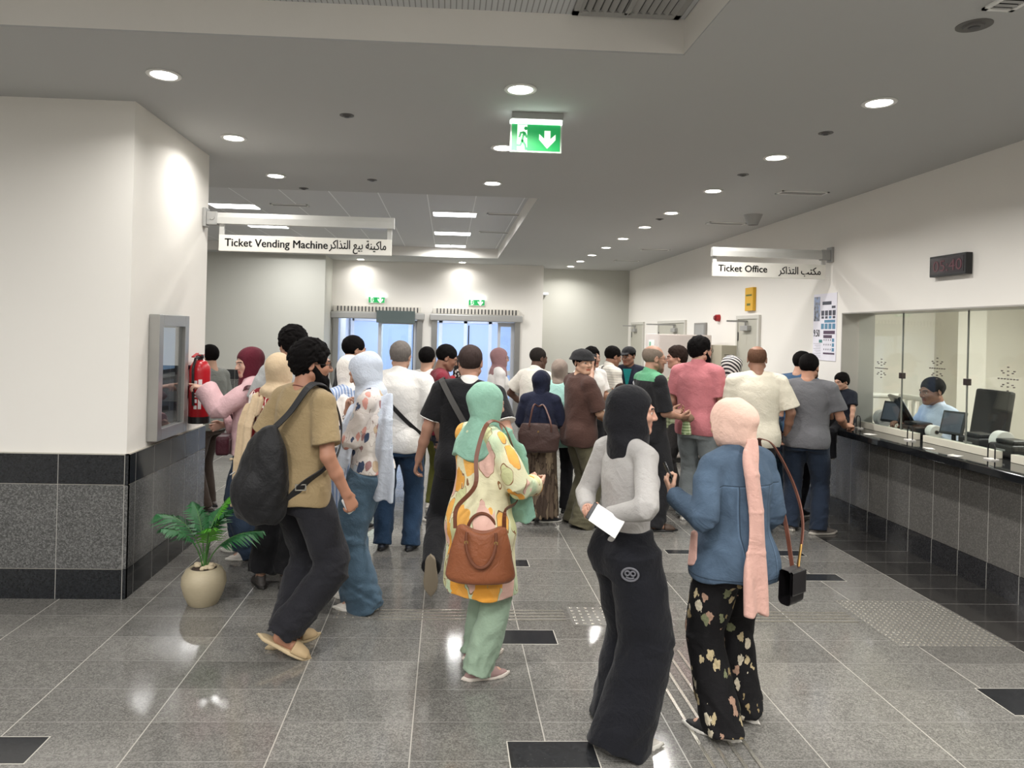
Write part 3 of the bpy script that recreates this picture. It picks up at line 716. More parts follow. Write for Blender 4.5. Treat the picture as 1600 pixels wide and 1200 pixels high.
for y in ys[1:4]:
    MB().box((-0.02, y - 4.3 - 0.022, 0.54), (0.02, y - 4.3 + 0.022, 0.595), 0.004).build('clamp', flat('dark clamp', (70, 62, 62), 0.3, 0.6), t)
    MB().box((-0.006, y - 4.3 - 0.004, 0.06), (0.006, y - 4.3 + 0.004, 1.158)).build('seam', flat('pane seam', (128, 128, 122), 0.3), t)
for y0, y1 in ((6.2, 7.08), (5.25, 6.08), (4.35, 5.1), (3.4, 4.2)):
    MB().box((-0.03, y0 - 4.3, 0), (0.03, y1 - 4.3, 0.06), 0.003).build('base_rail', flat('base rail ivory', (216, 212, 196), 0.4), t)
b = MB()
for y, z in ((5.96, 0.66), (5.18, 0.62), (4.3, 0.62), (6.75, 0.62)):
    for u, v in [(i * 0.03, 0) for i in range(-3, 4)] + [(0, i * 0.03) for i in range(-3, 4) if i] + [(i * 0.03, j * 0.03) for i in (-1.5, 1.5) for j in (-1.5, 1.5)] + [(i * 0.03, j * 0.03) for i in (-2, 2) for j in (-2, 2)]:
        b.cyl((-0.0062, y + u - 4.3, z + v), (0.0062, y + u - 4.3, z + v), 0.005, seg=8)
b.build('speech_holes', flat('hole dark', (96, 88, 80), 0.5), t)

def customer_display(y, label, x=4.42):
    t = thing('customer_display', label, 'display', (x, y, 0.953), 0, 'small customer displays behind the glass')
    MB().box((-0.05, -0.07, 0), (0.08, 0.07, 0.03), 0.006).build('base', BLACK, t)
    MB().cyl((0.03, 0, 0.03), (0.03, 0, 0.12), 0.018).build('stand', BLACK, t, True)
    M = Matrix.Translation((0.02, 0, 0.17)) @ Matrix.Rotation(0.35, 4, 'Z') @ Matrix.Rotation(0.3, 4, 'Y')
    MB().box((-0.014, -0.1, -0.09), (0.014, 0.1, 0.12), 0.006, M=M).build('screen_case', BLACK, t)
    MB().box((-0.0165, -0.085, -0.07), (-0.0135, 0.085, 0.1), M=M).build('screen', flat('display glass', (88, 92, 102), 0.12), t)
customer_display(6.83, 'small tilted customer display behind the glass closest to the boy')
customer_display(5.98, 'small tilted customer display behind the glass in front of the clerk')
customer_display(5.06, 'small tilted customer display behind the glass cut by the edge of the view')
t = thing('computer_monitor', 'black monitor turned towards the clerk, seen from its back', 'monitor', (4.5, 6.76, 0.953))
MB().box((-0.1, -0.1, 0), (0.12, 0.1, 0.02), 0.006).build('base', BLACK, t)
MB().cyl((0, 0, 0.02), (-0.01, 0, 0.2), 0.03).build('stand', BLACK, t, True)
M = Matrix.Translation((0.0, 0, 0.21)) @ Matrix.Rotation(-0.35, 4, 'Z') @ Matrix.Rotation(-0.5, 4, 'Y')
MB().box((-0.018, -0.2, -0.13), (0.012, 0.2, 0.16), 0.008, M=M).build('case', flat('monitor black', (20, 21, 23), 0.25), t)
MB().box((0.0125, -0.185, -0.115), (0.0145, 0.185, 0.145), M=M).build('screen', emit('monitor glow', (150, 170, 200), 0.6), t)
def ticket_printer(x, y, label):
    t = thing('ticket_printer', label, 'printer', (x, y, 0.953), 0, 'ticket printers')
    MB().box((-0.09, -0.12, 0), (0.12, 0.12, 0.1), 0.015).build('body', flat('printer black', (38, 36, 36), 0.4), t)
    MB().box((-0.06, -0.09, 0.1), (0.1, 0.09, 0.135), 0.012).build('lid', BLACK, t)
    MB().box((-0.094, -0.05, 0.05), (-0.088, 0.05, 0.062)).build('slot', flat('slot grey', (150, 148, 144), 0.4), t)
ticket_printer(4.44, 6.46, 'black ticket printer below the back of the clerk monitor')
ticket_printer(4.47, 5.72, 'black ticket printer under the seam of glass in front of the clerk')
ticket_printer(4.46, 5.36, 'black ticket printer beside the big paper roll')
def paper_roll(x, y, r, label, m):
    t = thing('paper_roll', label, 'paper roll', (x, y, 0.953 + r + 0.01), 0, 'ticket paper rolls')
    M = Matrix.Rotation(math.pi / 2, 4, 'X')
    MB().lathe([(r * 0.3, -0.04), (r * 0.95, -0.04), (r, -0.035), (r, 0.035), (r * 0.95, 0.04), (r * 0.3, 0.04), (r * 0.3, -0.04)], seg=36, M=M).build('paper', m, t, True)
    MB().lathe([(r * 0.22, -0.045), (r * 0.29, -0.045), (r * 0.29, 0.045), (r * 0.22, 0.045), (r * 0.22, -0.045)], seg=24, M=M).build('core', flat('roll core', (120, 104, 88), 0.7), t, True)
    b = MB(); b.box((-0.03, -0.06, -r - 0.009), (0.03, 0.06, -r + 0.004)); b.box((-0.008, 0.046, -r), (0.008, 0.06, 0.01)); b.cyl((0, -0.055, 0), (0, 0.06, 0), 0.012); b.build('holder', BLACK, t)
PAPER = flat('paper white', (232, 228, 222), 0.7)
paper_roll(4.5, 7.07, 0.085, 'grey paper roll close to the boy at the end of the glass', flat('paper grey', (186, 182, 178), 0.7))
paper_roll(4.46, 6.25, 0.06, 'small white paper roll beside the display in front of the clerk', PAPER)
paper_roll(4.52, 5.53, 0.085, 'big white paper roll farther along the counter by the edge of the view', PAPER)
for k, y in enumerate((6.95, 6.15, 5.2)):
    t = thing('card_reader_bracket', ['thin black card bracket on the counter by the boy', 'thin black card bracket on the counter before the clerk', 'thin black card bracket by the display at the edge'][k], 'bracket', (4.17, y, 0.953), 0, 'card brackets on the counter')
    MB().box((-0.03, -0.04, 0), (0.03, 0.04, 0.01)).build('foot', PAPER, t)
    MB().sweep([(0, -0.035, 0.01), (0, -0.035, 0.1), (0, -0.02, 0.125), (0, 0.02, 0.125), (0, 0.035, 0.1), (0, 0.035, 0.01)], 0.005, 8).build('loop', BLACK, t, True)
for k, (x, y, rz) in enumerate(((4.02, 6.5, 0.3), (4.03, 5.7, 1.2), (4.0, 5.35, 0.5))):
    t = thing('paper_slip', ['white paper slip on the black counter before the monitor', 'white paper slip on the black counter facing the clerk', 'crumpled clear slip on the black counter near the paper roll'][k], 'paper', (x, y, 0.9535), rz, 'paper slips on the counter')
    MB().box((-0.05, -0.035, 0), (0.05, 0.035, 0.0008)).build('sheet', PAPER, t)
    MB().box((-0.05, 0.02, 0.0008), (0.03, 0.035, 0.004), M=Matrix.Rotation(0.05, 4, 'X')).build('folded_edge', PAPER, t)
t = thing('balustrade', 'white balustrade behind the ticket clerk', 'railing', (4.52, 7.6, 0.0))
RAILW = flat('rail white', (240, 236, 224), 0.4)
b = MB(); b.cyl((-0.08, 0, 1.24), (0.5, 0, 1.24), 0.03); b.cyl((0.5, 0, 1.24), (0.5, -0.62, 1.24), 0.03); b.build('handrail', RAILW, t, True)
b = MB(); b.cyl((-0.08, 0, 0.5), (0.5, 0, 0.5), 0.025); b.cyl((0.5, 0, 0.5), (0.5, -0.62, 0.5), 0.025); b.build('bottom_rail', RAILW, t, True)
for k in range(6):
    f = k / 5; p = (0.5, -0.62 * f) if k else (0.5, 0)
    MB().lathe([(0.02, 0.5), (0.028, 0.62), (0.018, 0.7), (0.03, 0.9), (0.02, 1.1), (0.026, 1.15), (0.02, 1.22)], c=(p[0], p[1], 0), seg=12).build('baluster', RAILW, t, True)
for k in (0, 1): MB().cyl((-0.05 + 0.25 * k, 0, 0.0), (-0.05 + 0.25 * k, 0, 1.22), 0.015).build('post', RAILW, t, True)
t = thing('office_chair', 'black high backed office chair behind the clerk', 'chair', (5.0, 6.58, 0.0))
MB().box((-0.34, -0.24, 0.52), (0.22, 0.24, 0.60), 0.03).build('seat', BLACK, t)
M = Matrix.Translation((0.22, 0, 0.80)) @ Matrix.Rotation(0.14, 4, 'Y')
MB().box((-0.03, -0.22, 0.0), (0.03, 0.22, 0.60), 0.025, M=M).build('backrest', flat('chair mesh black', (34, 34, 34), 0.6), t)
MB().box((0.14, -0.04, 0.52), (0.25, 0.04, 0.86), 0.01).build('back_bracket', BLACK, t)
MB().cyl((0, 0, 0.1), (0, 0, 0.52), 0.03).build('column', DGREY, t, True)
for k in range(5):
    a = k * 2 * math.pi / 5
    lg = MB().cyl((0, 0, 0.11), (0.28 * math.cos(a), 0.28 * math.sin(a), 0.07), 0.025, 0.018).build('leg', BLACK, t, True)
    MB().ball((0.28 * math.cos(a), 0.28 * math.sin(a), 0.03), 0.03).build('caster', BLACK, lg, True)

# office lights
for y in (3.0, 6.2):
    t = thing('ceiling_light_panel', 'office ceiling light above the clerk' if y > 5 else 'office ceiling light farther along the counter', 'ceiling light', (5.9, y, 2.7), 0, 'office ceiling lights')
    MB().box((-0.32, -0.32, -0.012), (0.32, 0.32, 0)).build('frame', TRIM, t)
    MB().box((-0.3, -0.3, -0.016), (0.3, 0.3, -0.0125)).build('diffuser', emit('office panel', (255, 250, 240), 6.0), t)
    lamp_light('light', (0, 0, -0.03), 0.6, 45, t, 'RECTANGLE', 0.6, col=(1, 0.965, 0.91))

# ------------------------------------------------------------------ tactile paving
TACT = flat('tactile steel', (186, 182, 172), 0.25, 0.75)
t = thing('tactile_guide_strip', 'raised tactile bars across the floor towards the ticket office', 'tactile paving', (0, 4.55, 0))
for k in range(4):
    y = -0.075 + 0.05 * k
    for seg in ([(-0.4 + 0.3 * i, -0.4 + 0.3 * i + 0.302) for i in range(4)], [(1.62 + 0.275 * i, 1.62 + 0.275 * i + 0.277) for i in range(4)]):
        b = MB()
        for x0, x1 in seg: b.box((x0, y - 0.008, 0), (x1, y + 0.008, 0.005), 0.002)
        b.build('bar', TACT, t)
t = thing('tactile_guide_strip', 'raised tactile bars on the floor under the woman in the denim jacket', 'tactile paving', (1.28, 3.2, 0))
for k in range(4):
    b = MB(); x = -0.105 + 0.07 * k
    for i in range(4): b.box((x - 0.009, -0.75 + 0.4 * i, 0), (x + 0.009, -0.75 + 0.4 * i + 0.402, 0.005), 0.002)
    b.build('bar', TACT, t)
def studs(name, label, x0, y0, nx, ny, d, r=0.011):
    t = thing(name, label, 'tactile paving', (x0, y0, 0))
    MB().box((-d / 2, -d / 2, 0), (d * (nx - 0.5), d * (ny - 0.5), 0.0015)).build('plate', flat('tactile plate', (112, 110, 106), 0.3), t)
    b = MB()
    for i in range(nx):
        for j in range(ny):
            b.lathe([(r, 0.001), (r * 0.9, 0.004), (r * 0.55, 0.0055), (0.0001, 0.0058)], c=(i * d, j * d, 0), seg=8)
    b.build('studs', TACT, t, True)['kind'] = 'stuff'
studs('tactile_stud_plate', 'large plate of raised tactile studs before the ticket counter', 2.78, 4.14, 20, 20, 0.0365)
studs('tactile_stud_plate', 'small plate of raised tactile studs where the guide bars meet', 0.86, 4.42, 13, 6, 0.05)
studs('tactile_stud_plate', 'narrow row of tactile studs under the foot of the woman in the pale blue hijab', -0.66, 4.5, 5, 3, 0.05, 0.009)

# ------------------------------------------------------------------ potted palm
t = thing('potted_palm', 'small potted palm in a round beige pot by the pillar', 'plant', (-1.57, 4.72, 0))
potm = NT('stoneware pot'); pc = lin((176, 164, 138)); potm.base(potm.mix(potm.noise(30, 3, potm.vec((1, 1, 6))), tuple(v * 0.86 for v in pc), tuple(v * 1.1 for v in pc))); potm.set(Roughness=0.55)
MB().lathe([(0.0, 0), (0.092, 0), (0.098, 0.008), (0.125, 0.07), (0.142, 0.135), (0.138, 0.18), (0.115, 0.222), (0.09, 0.238), (0.086, 0.236), (0.08, 0.225), (0.0, 0.22)], seg=48).build('pot', potm.m, t, True)
MB().lathe([(0.0, 0.0), (0.08, 0.0), (0.078, 0.012), (0.0, 0.016)], c=(0, 0, 0.218), seg=32).build('soil', flat('soil', (58, 46, 38), 0.9), t, True)
b = MB(); rg = random.Random(4)
for k in range(26):
    a = rg.random() * 6.28; rr = 0.03 + rg.random() * 0.04; b.ball((rr * math.cos(a), rr * math.sin(a), 0.236 + rg.random() * 0.012), 0.012 + rg.random() * 0.008, (1.2, 0.9, 0.7), 8)
b.build('pebbles', flat('pebbles', (196, 180, 152), 0.6), t, True)['kind'] = 'stuff'
LEAF = {}
for nm, col in (('bright palm leaf', (86, 158, 48)), ('deep palm leaf', (38, 92, 52))):
    q = NT(nm); c = lin(col); q.base(q.mix(q.noise(14, 3), tuple(v * 0.75 for v in c), tuple(v * 1.2 for v in c))); q.set(Roughness=0.45); LEAF[nm[:4]] = q.m
STEMM = flat('palm stem', (64, 110, 50), 0.5)
def frond(base, direction, L, rise, droop, m, seed):
    d = Vector((math.cos(direction), math.sin(direction), 0)); P = []
    n = 14
    for k in range(n + 1):
        f = k / n; P.append(Vector(base) + d * (L * (0.25 * f + 0.75 * f ** 1.6)) + Vector((0, 0, rise * (1.9 * f - droop * f * f))))
    o = MB().sweep(P, [0.005 * (1 - 0.75 * k / n) for k in range(n + 1)], 6).build('stem', STEMM, t, True)
    b = MB(); rg = random.Random(seed)
    for k in range(5, n + 1):
      for hf in (0.0, 0.5):
        if k == n and hf: continue
        f = (k + hf) / n; p = P[k].lerp(P[min(k + 1, n)], hf); tg = (P[min(k + 1, n)] - P[k - 1]).normalized(); sd = tg.cross(Vector((0, 0, 1))).normalized(); nn = sd.cross(tg)
        for s in (-1, 1):
            ln = (0.15 * math.sin(math.pi * min(1, 0.25 + 0.72 * (f - 0.3) / 0.7)) + 0.035) * (0.85 + 0.3 * rg.random()) * L / 0.34
            dr = (sd * s * 0.8 + tg * (0.55 + 0.5 * f) - Vector((0, 0, 0.25 + 0.2 * rg.random()))).normalized()
            wv = tg.cross(dr).normalized().cross(dr).normalized() * 0.0085
            q0, q1, q2 = p, p + dr * ln * 0.45 + nn * 0.008, p + dr * ln - Vector((0, 0, ln * 0.18))
            v = [b.bm.verts.new(x) for x in (q0 - wv * 0.4, q0 + wv * 0.4, q1 + wv, q2, q1 - wv)]; b.bm.faces.new(v)
    b.build('leaflets', m, o, False)
frond((0.01, 0.0, 0.23), 0.5, 0.16, 0.40, 0.75, LEAF['brig'], 1)
frond((0.0, 0.01, 0.23), 2.9, 0.34, 0.36, 1.0, LEAF['deep'], 2)
frond((-0.01, 0.0, 0.23), 3.9, 0.26, 0.30, 0.9, LEAF['deep'], 3)
frond((0.0, -0.01, 0.23), 1.4, 0.24, 0.34, 0.9, LEAF['deep'], 4)
frond((0.01, -0.01, 0.23), 5.2, 0.22, 0.33, 0.95, LEAF['brig'], 5)
frond((0.015, 0.0, 0.23), 0.1, 0.34, 0.26, 1.0, LEAF['deep'], 6)
frond((0.0, 0.0, 0.23), -0.3, 0.2, 0.38, 0.85, LEAF['deep'], 7)
frond((0.0, 0.0, 0.23), 2.3, 0.2, 0.37, 0.85, LEAF['deep'], 8)
# ------------------------------------------------------------------ signed-distance modelling: smooth unions of limbs, meshed by surface nets
f32 = np.float32
def A(*v): return np.array(v, dtype=float)
def nrm(v):
    v = np.asarray(v, float); return v / (np.linalg.norm(v) + 1e-12)
def Rx(d): a = math.radians(d); return np.array([[1, 0, 0], [0, math.cos(a), -math.sin(a)], [0, math.sin(a), math.cos(a)]])
def Ry(d): a = math.radians(d); return np.array([[math.cos(a), 0, math.sin(a)], [0, 1, 0], [-math.sin(a), 0, math.cos(a)]])
def Rz(d): a = math.radians(d); return np.array([[math.cos(a), -math.sin(a), 0], [math.sin(a), math.cos(a), 0], [0, 0, 1]])

class Prim:
    def __init__(s, fn, lo, hi): s.fn, s.lo, s.hi = fn, np.asarray(lo, float), np.asarray(hi, float)
def cone(a, b, ra, rb=None):
    a, b = np.asarray(a, float), np.asarray(b, float); rb = ra if rb is None else rb
    d = b - a; L2 = max(d @ d, 1e-9)
    def fn(x, y, z):
        px, py, pz = x - a[0], y - a[1], z - a[2]
        t = np.clip((px * d[0] + py * d[1] + pz * d[2]) / L2, 0, 1)
        return np.sqrt((px - t * d[0]) ** 2 + (py - t * d[1]) ** 2 + (pz - t * d[2]) ** 2) - (ra + (rb - ra) * t)
    r = max(ra, rb); return Prim(fn, np.minimum(a, b) - r, np.maximum(a, b) + r)
def ell(c, r, R=None):
    c, r = np.asarray(c, float), np.asarray(r, float); R = np.eye(3) if R is None else R
    def fn(x, y, z):
        p = (x - c[0], y - c[1], z - c[2]); s0 = 0; s1 = 0
        for i in range(3):
            q = (p[0] * R[0, i] + p[1] * R[1, i] + p[2] * R[2, i]) / r[i]
            s0 = s0 + q * q; s1 = s1 + (q / r[i]) ** 2
        k0 = np.sqrt(s0); return k0 * (k0 - 1) / (np.sqrt(s1) + 1e-6)
    e = np.sqrt(((R * r) ** 2).sum(1)); return Prim(fn, c - e, c + e)
def loft(a, b, side, st, k=0.006, smooth=2, flat_a=True, flat_b=True):
    """elliptical sections along a->b; st = [(t, rx, ry, ox, oy)], rx lies along `side`"""
    a, b = np.asarray(a, float), np.asarray(b, float); ax = b - a; L = np.linalg.norm(ax); w = ax / L
    u = np.asarray(side, float); u = nrm(u - w * (u @ w)); v = np.cross(w, u)
    st = [tuple(s) + (0,) * (5 - len(s)) for s in st]; T = np.linspace(0, 1, 65)
    tab = [np.interp(T, [s[0] for s in st], [s[i] for s in st]) for i in range(1, 5)]
    for _ in range(smooth * 3):
        tab = [np.concatenate(([q[0]], (q[:-2] + 2 * q[1:-1] + q[2:]) / 4, [q[-1]])) for q in tab]
    def fn(x, y, z):
        px, py, pz = x - a[0], y - a[1], z - a[2]
        t = (px * w[0] + py * w[1] + pz * w[2]) / L
        tc = np.clip(t, 0, 1); sh = tc.shape; tf = tc.ravel()
        rx, ry, ox, oy = [np.interp(tf, T, q).reshape(sh) for q in tab]
        p = px * u[0] + py * u[1] + pz * u[2] - ox; q = px * v[0] + py * v[1] + pz * v[2] - oy
        k0 = np.sqrt((p / rx) ** 2 + (q / ry) ** 2); k1 = np.sqrt((p / rx ** 2) ** 2 + (q / ry ** 2) ** 2) + 1e-6
        d = k0 * (k0 - 1) / k1
        d = np.where(k0 < 0.05, -np.minimum(rx, ry), d)
        for e, on in ((-t * L, flat_a), ((t - 1) * L, flat_b)):
            if on: h = np.maximum(k - np.abs(d - e), 0) / k; d = np.maximum(d, e) + h * h * k / 4
            else: ep = np.maximum(e, 0); d = np.where(e > 0, np.sqrt(np.maximum(d, 0) ** 2 + ep ** 2) + np.minimum(d, 0), d)
        return d
    R = max(np.abs(tab[0]).max() + np.abs(tab[2]).max(), np.abs(tab[1]).max() + np.abs(tab[3]).max())
    ext = np.sqrt(np.maximum(0, 1 - w ** 2)) * R + 0.002
    return Prim(fn, np.minimum(a, b) - ext, np.maximum(a, b) + ext)
def rbox(c, h, R=None, r=0.01):
    c, h = np.asarray(c, float), np.asarray(h, float); R = np.eye(3) if R is None else R
    def fn(x, y, z):
        p = (x - c[0], y - c[1], z - c[2])
        q = [np.abs(p[0] * R[0, i] + p[1] * R[1, i] + p[2] * R[2, i]) - (h[i] - r) for i in range(3)]
        return np.sqrt(sum(np.maximum(k, 0) ** 2 for k in q)) + np.minimum(np.maximum(np.maximum(q[0], q[1]), q[2]), 0) - r
    e = np.abs(R) @ h; return Prim(fn, c - e, c + e)
def chain(pts, rad):
    return [cone(pts[i], pts[i + 1], rad[i], rad[i + 1]) for i in range(len(pts) - 1)]

class Vol:
    def __init__(s, lo, hi, h, fine=()):
        s.ax = []
        for i in range(3):
            cuts = [(max(f[0][i], lo[i]), min(f[1][i], hi[i]), f[2]) for f in fine]
            xs = [lo[i]]
            while xs[-1] < hi[i]:
                st = h
                for a, b, hf in cuts:
                    if a - h * 0.5 <= xs[-1] <= b: st = min(st, hf)
                xs.append(xs[-1] + st)
            s.ax.append(np.array(xs, f32))
        s.d = np.full([len(a) for a in s.ax], 0.6, f32)
    def win(s, lo, hi, m):
        sl = []
        for i in range(3):
            a = max(0, int(np.searchsorted(s.ax[i], lo[i] - m)) - 1); b = min(len(s.ax[i]), int(np.searchsorted(s.ax[i], hi[i] + m)) + 1)
            if b <= a: return None
            sl.append(slice(a, b))
        return tuple(sl)
    def xyz(s, sl): return s.ax[0][sl[0]][:, None, None], s.ax[1][sl[1]][None, :, None], s.ax[2][sl[2]][None, None, :]
    def add(s, p, k=0.012, m=0.03):
        for q in (p if isinstance(p, (list, tuple)) else [p]):
            sl = s.win(q.lo, q.hi, max(m, k))
            if sl is None: continue
            n = q.fn(*s.xyz(sl)).astype(f32); o = s.d[sl]
            h = np.maximum(k - np.abs(o - n), 0) / k
            s.d[sl] = np.minimum(o, n) - h * h * (k / 4)
        return s
    def cut(s, p, k=0.006, m=0.02):
        for q in (p if isinstance(p, (list, tuple)) else [p]):
            sl = s.win(q.lo, q.hi, m)
            if sl is None: continue
            n = -q.fn(*s.xyz(sl)).astype(f32); o = s.d[sl]
            h = np.maximum(k - np.abs(o - n), 0) / k
            s.d[sl] = np.maximum(o, n) + h * h * (k / 4)
        return s
    def half(s, n, c):
        """keep the side where n.p < c"""
        x, y, z = s.xyz((slice(None),) * 3)
        s.d = np.maximum(s.d, (x * n[0] + y * n[1] + z * n[2] - c).astype(f32)); return s
    def wrinkle(s, fn, band=0.04):
        idx = np.nonzero(np.abs(s.d) < band)
        if len(idx[0]):
            s.d[idx] += fn(s.ax[0][idx[0]], s.ax[1][idx[1]], s.ax[2][idx[2]]).astype(f32)
        return s
    def mesh(s, name, mats, parent=None, relax=1, matfn=None):
        d = s.d; neg = d < 0
        nx, ny, nz = d.shape
        cnt = np.zeros((nx - 1, ny - 1, nz - 1), np.uint8)
        for i in (0, 1):
            for j in (0, 1):
                for k in (0, 1): cnt += neg[i:nx - 1 + i, j:ny - 1 + j, k:nz - 1 + k]
        act = (cnt > 0) & (cnt < 8)
        I = np.nonzero(act); N = len(I[0])
        vid = np.full(act.shape, -1, np.int32); vid[I] = np.arange(N)
        acc = np.zeros((N, 3)); w = np.zeros(N)
        cor = {}
        for i in (0, 1):
            for j in (0, 1):
                for k in (0, 1): cor[i, j, k] = d[I[0] + i, I[1] + j, I[2] + k]
        for axis in range(3):
            o1, o2 = [q for q in range(3) if q != axis]
            for e in (0, 1):
                for f in (0, 1):
                    c0 = [0, 0, 0]; c0[o1] = e; c0[o2] = f; c1 = list(c0); c1[axis] = 1
                    a, b = cor[tuple(c0)], cor[tuple(c1)]
                    m = (a < 0) != (b < 0)
                    if not m.any(): continue
                    t = np.where(m, a / np.where(m, a - b, 1), 0)
                    for q in range(3):
                        X = s.ax[q]; base = X[I[q] + c0[q]]
                        val = base + (t * (X[np.minimum(I[q] + 1, len(X) - 1)] - X[I[q]]) if q == axis else 0)
                        acc[:, q] += np.where(m, val, 0)
                    w += m
        V = acc / np.maximum(w, 1)[:, None]
        quads = []
        for axis in range(3):
            sh = [slice(None)] * 3; s0 = list(sh); s1 = list(sh); s0[axis] = slice(0, -1); s1[axis] = slice(1, None)
            o1, o2 = [q for q in range(3) if q != axis]
            a, b = neg[tuple(s0)], neg[tuple(s1)]
            E_ = a != b
            q = list(np.nonzero(E_))
            ok = (q[o1] > 0) & (q[o2] > 0) & (q[o1] < d.shape[o1] - 1) & (q[o2] < d.shape[o2] - 1)
            q = [x[ok] for x in q]
            if not len(q[0]): continue
            fl = a[tuple(q)]
            def vv(e, f):
                c = list(q); c[o1] = q[o1] - e; c[o2] = q[o2] - f; return vid[tuple(c)]
            Q = np.stack([vv(1, 1), vv(0, 1), vv(0, 0), vv(1, 0)], 1)
            if axis == 1: fl = ~fl
            Q[~fl] = Q[~fl][:, ::-1]
            quads.append(Q)
        if not quads: raise ValueError('empty volume ' + name)
        Q = np.concatenate(quads); Q = Q[(Q >= 0).all(1)]
        for _ in range(relax):
            S = np.zeros_like(V); c = np.zeros(len(V))
            for e in range(4):
                for n_ in (1, 3):
                    np.add.at(S, Q[:, e], V[Q[:, (e + n_) % 4]])
                np.add.at(c, Q[:, e], 2)
            V = V * 0.5 + 0.5 * S / np.maximum(c, 1)[:, None]
        me = bpy.data.meshes.new(name)
        me.vertices.add(len(V)); me.vertices.foreach_set('co', V.astype(f32).ravel())
        me.loops.add(len(Q) * 4); me.loops.foreach_set('vertex_index', Q.astype(np.int32).ravel())
        me.polygons.add(len(Q)); me.polygons.foreach_set('loop_start', np.arange(len(Q), dtype=np.int32) * 4)
        try: me.polygons.foreach_set('loop_total', np.full(len(Q), 4, np.int32))
        except Exception: pass
        for m in (mats if isinstance(mats, (list, tuple)) else [mats]): me.materials.append(m)
        if matfn is not None:
            me.polygons.foreach_set('material_index', matfn(V[Q].mean(1)).astype(np.int32))
        me.update(calc_edges=True); me.validate()
        me.polygons.foreach_set('use_smooth', np.ones(len(me.polygons), bool))
        o = bpy.data.objects.new(name, me); link(o, parent); return o

def folds(seed, amp, freq, direc=(0, 0, 1), stretch=3.0, n=5):
    """cloth folds: sums of bent sine ridges, longer along `direc`"""
    rg = np.random.RandomState(seed); dr = nrm(direc)
    K = []
    for i in range(n):
        k = rg.normal(size=3); k = k - dr * (k @ dr) * (1 - 1 / stretch); k = nrm(k) * freq * (0.6 + 0.9 * rg.rand()); K.append((k, rg.rand() * 6.28, rg.normal(size=3) * freq * 0.5, rg.rand() * 6.28))
    def fn(x, y, z):
        s = 0
        for k, p, k2, p2 in K:
            q = np.sin(k[0] * x + k[1] * y + k[2] * z + p + 1.3 * np.sin(k2[0] * x + k2[1] * y + k2[2] * z + p2))
            s = s + 0.45 * q + 1.1 * (np.sqrt(q * q + 0.03) - 0.6)
        return amp * s / math.sqrt(n)
    return fn

# ------------------------------------------------------------------ skin, hair and cloth
def skin(name, rgb):
    if name in _M: return _M[name]
    t = NT(name); c = lin(rgb); lu = .3 * c[0] + .6 * c[1] + .1 * c[2]; c = tuple(.82 * v + .18 * lu for v in c); n = t.noise(16, 4)
    t.base(t.mix(n, tuple(v * 0.9 for v in c), tuple(min(1, v * 1.06) for v in (c[0], c[1] * 0.98, c[2] * 0.96)))); t.set(Roughness=0.5, Specular_IOR_Level=0.35)
    t.bump(t.noise(160, 2), 0.08, 0.001); _M[name] = t.m; return t.m
def hairm(name, rgb):
    if name in _M: return _M[name]
    t = NT(name); c = lin(rgb); n = t.noise(1, 3, t.vec((120, 120, 30)))
    t.base(t.mix(n, tuple(v * 0.6 for v in c), tuple(min(1, v * 1.5) for v in c))); t.set(Roughness=0.8, Specular_IOR_Level=0.08)
    t.bump(n, 0.5, 0.004); _M[name] = t.m; return t.m
EYEW = flat('eye white', (196, 186, 178), 0.3); IRIS = flat('iris brown', (40, 26, 20), 0.2)
BROW = flat('eyebrow', (34, 26, 22), 0.7)
def lipm(c): return flat('lips %d %d %d' % c, (int(c[0] * 0.86), int(c[1] * 0.66), int(c[2] * 0.66)), 0.4)

BODY_M = [(0.78, .150, .100, 0), (0.86, .168, .118, -.005), (0.93, .168, .118, -.005), (1.05, .150, .105, 0), (1.18, .158, .112, .005), (1.30, .172, .118, .005), (1.38, .160, .105, -.005), (1.43, .115, .08, -.012), (1.49, .06, .06, -.012)]
BODY_F = [(0.78, .152, .105, 0), (0.86, .172, .125, -.008), (0.93, .165, .12, -.006), (1.05, .134, .10, 0), (1.18, .140, .108, .006), (1.28, .150, .122, .012), (1.36, .142, .10, 0), (1.42, .10, .075, -.01), (1.49, .05, .052, -.01)]

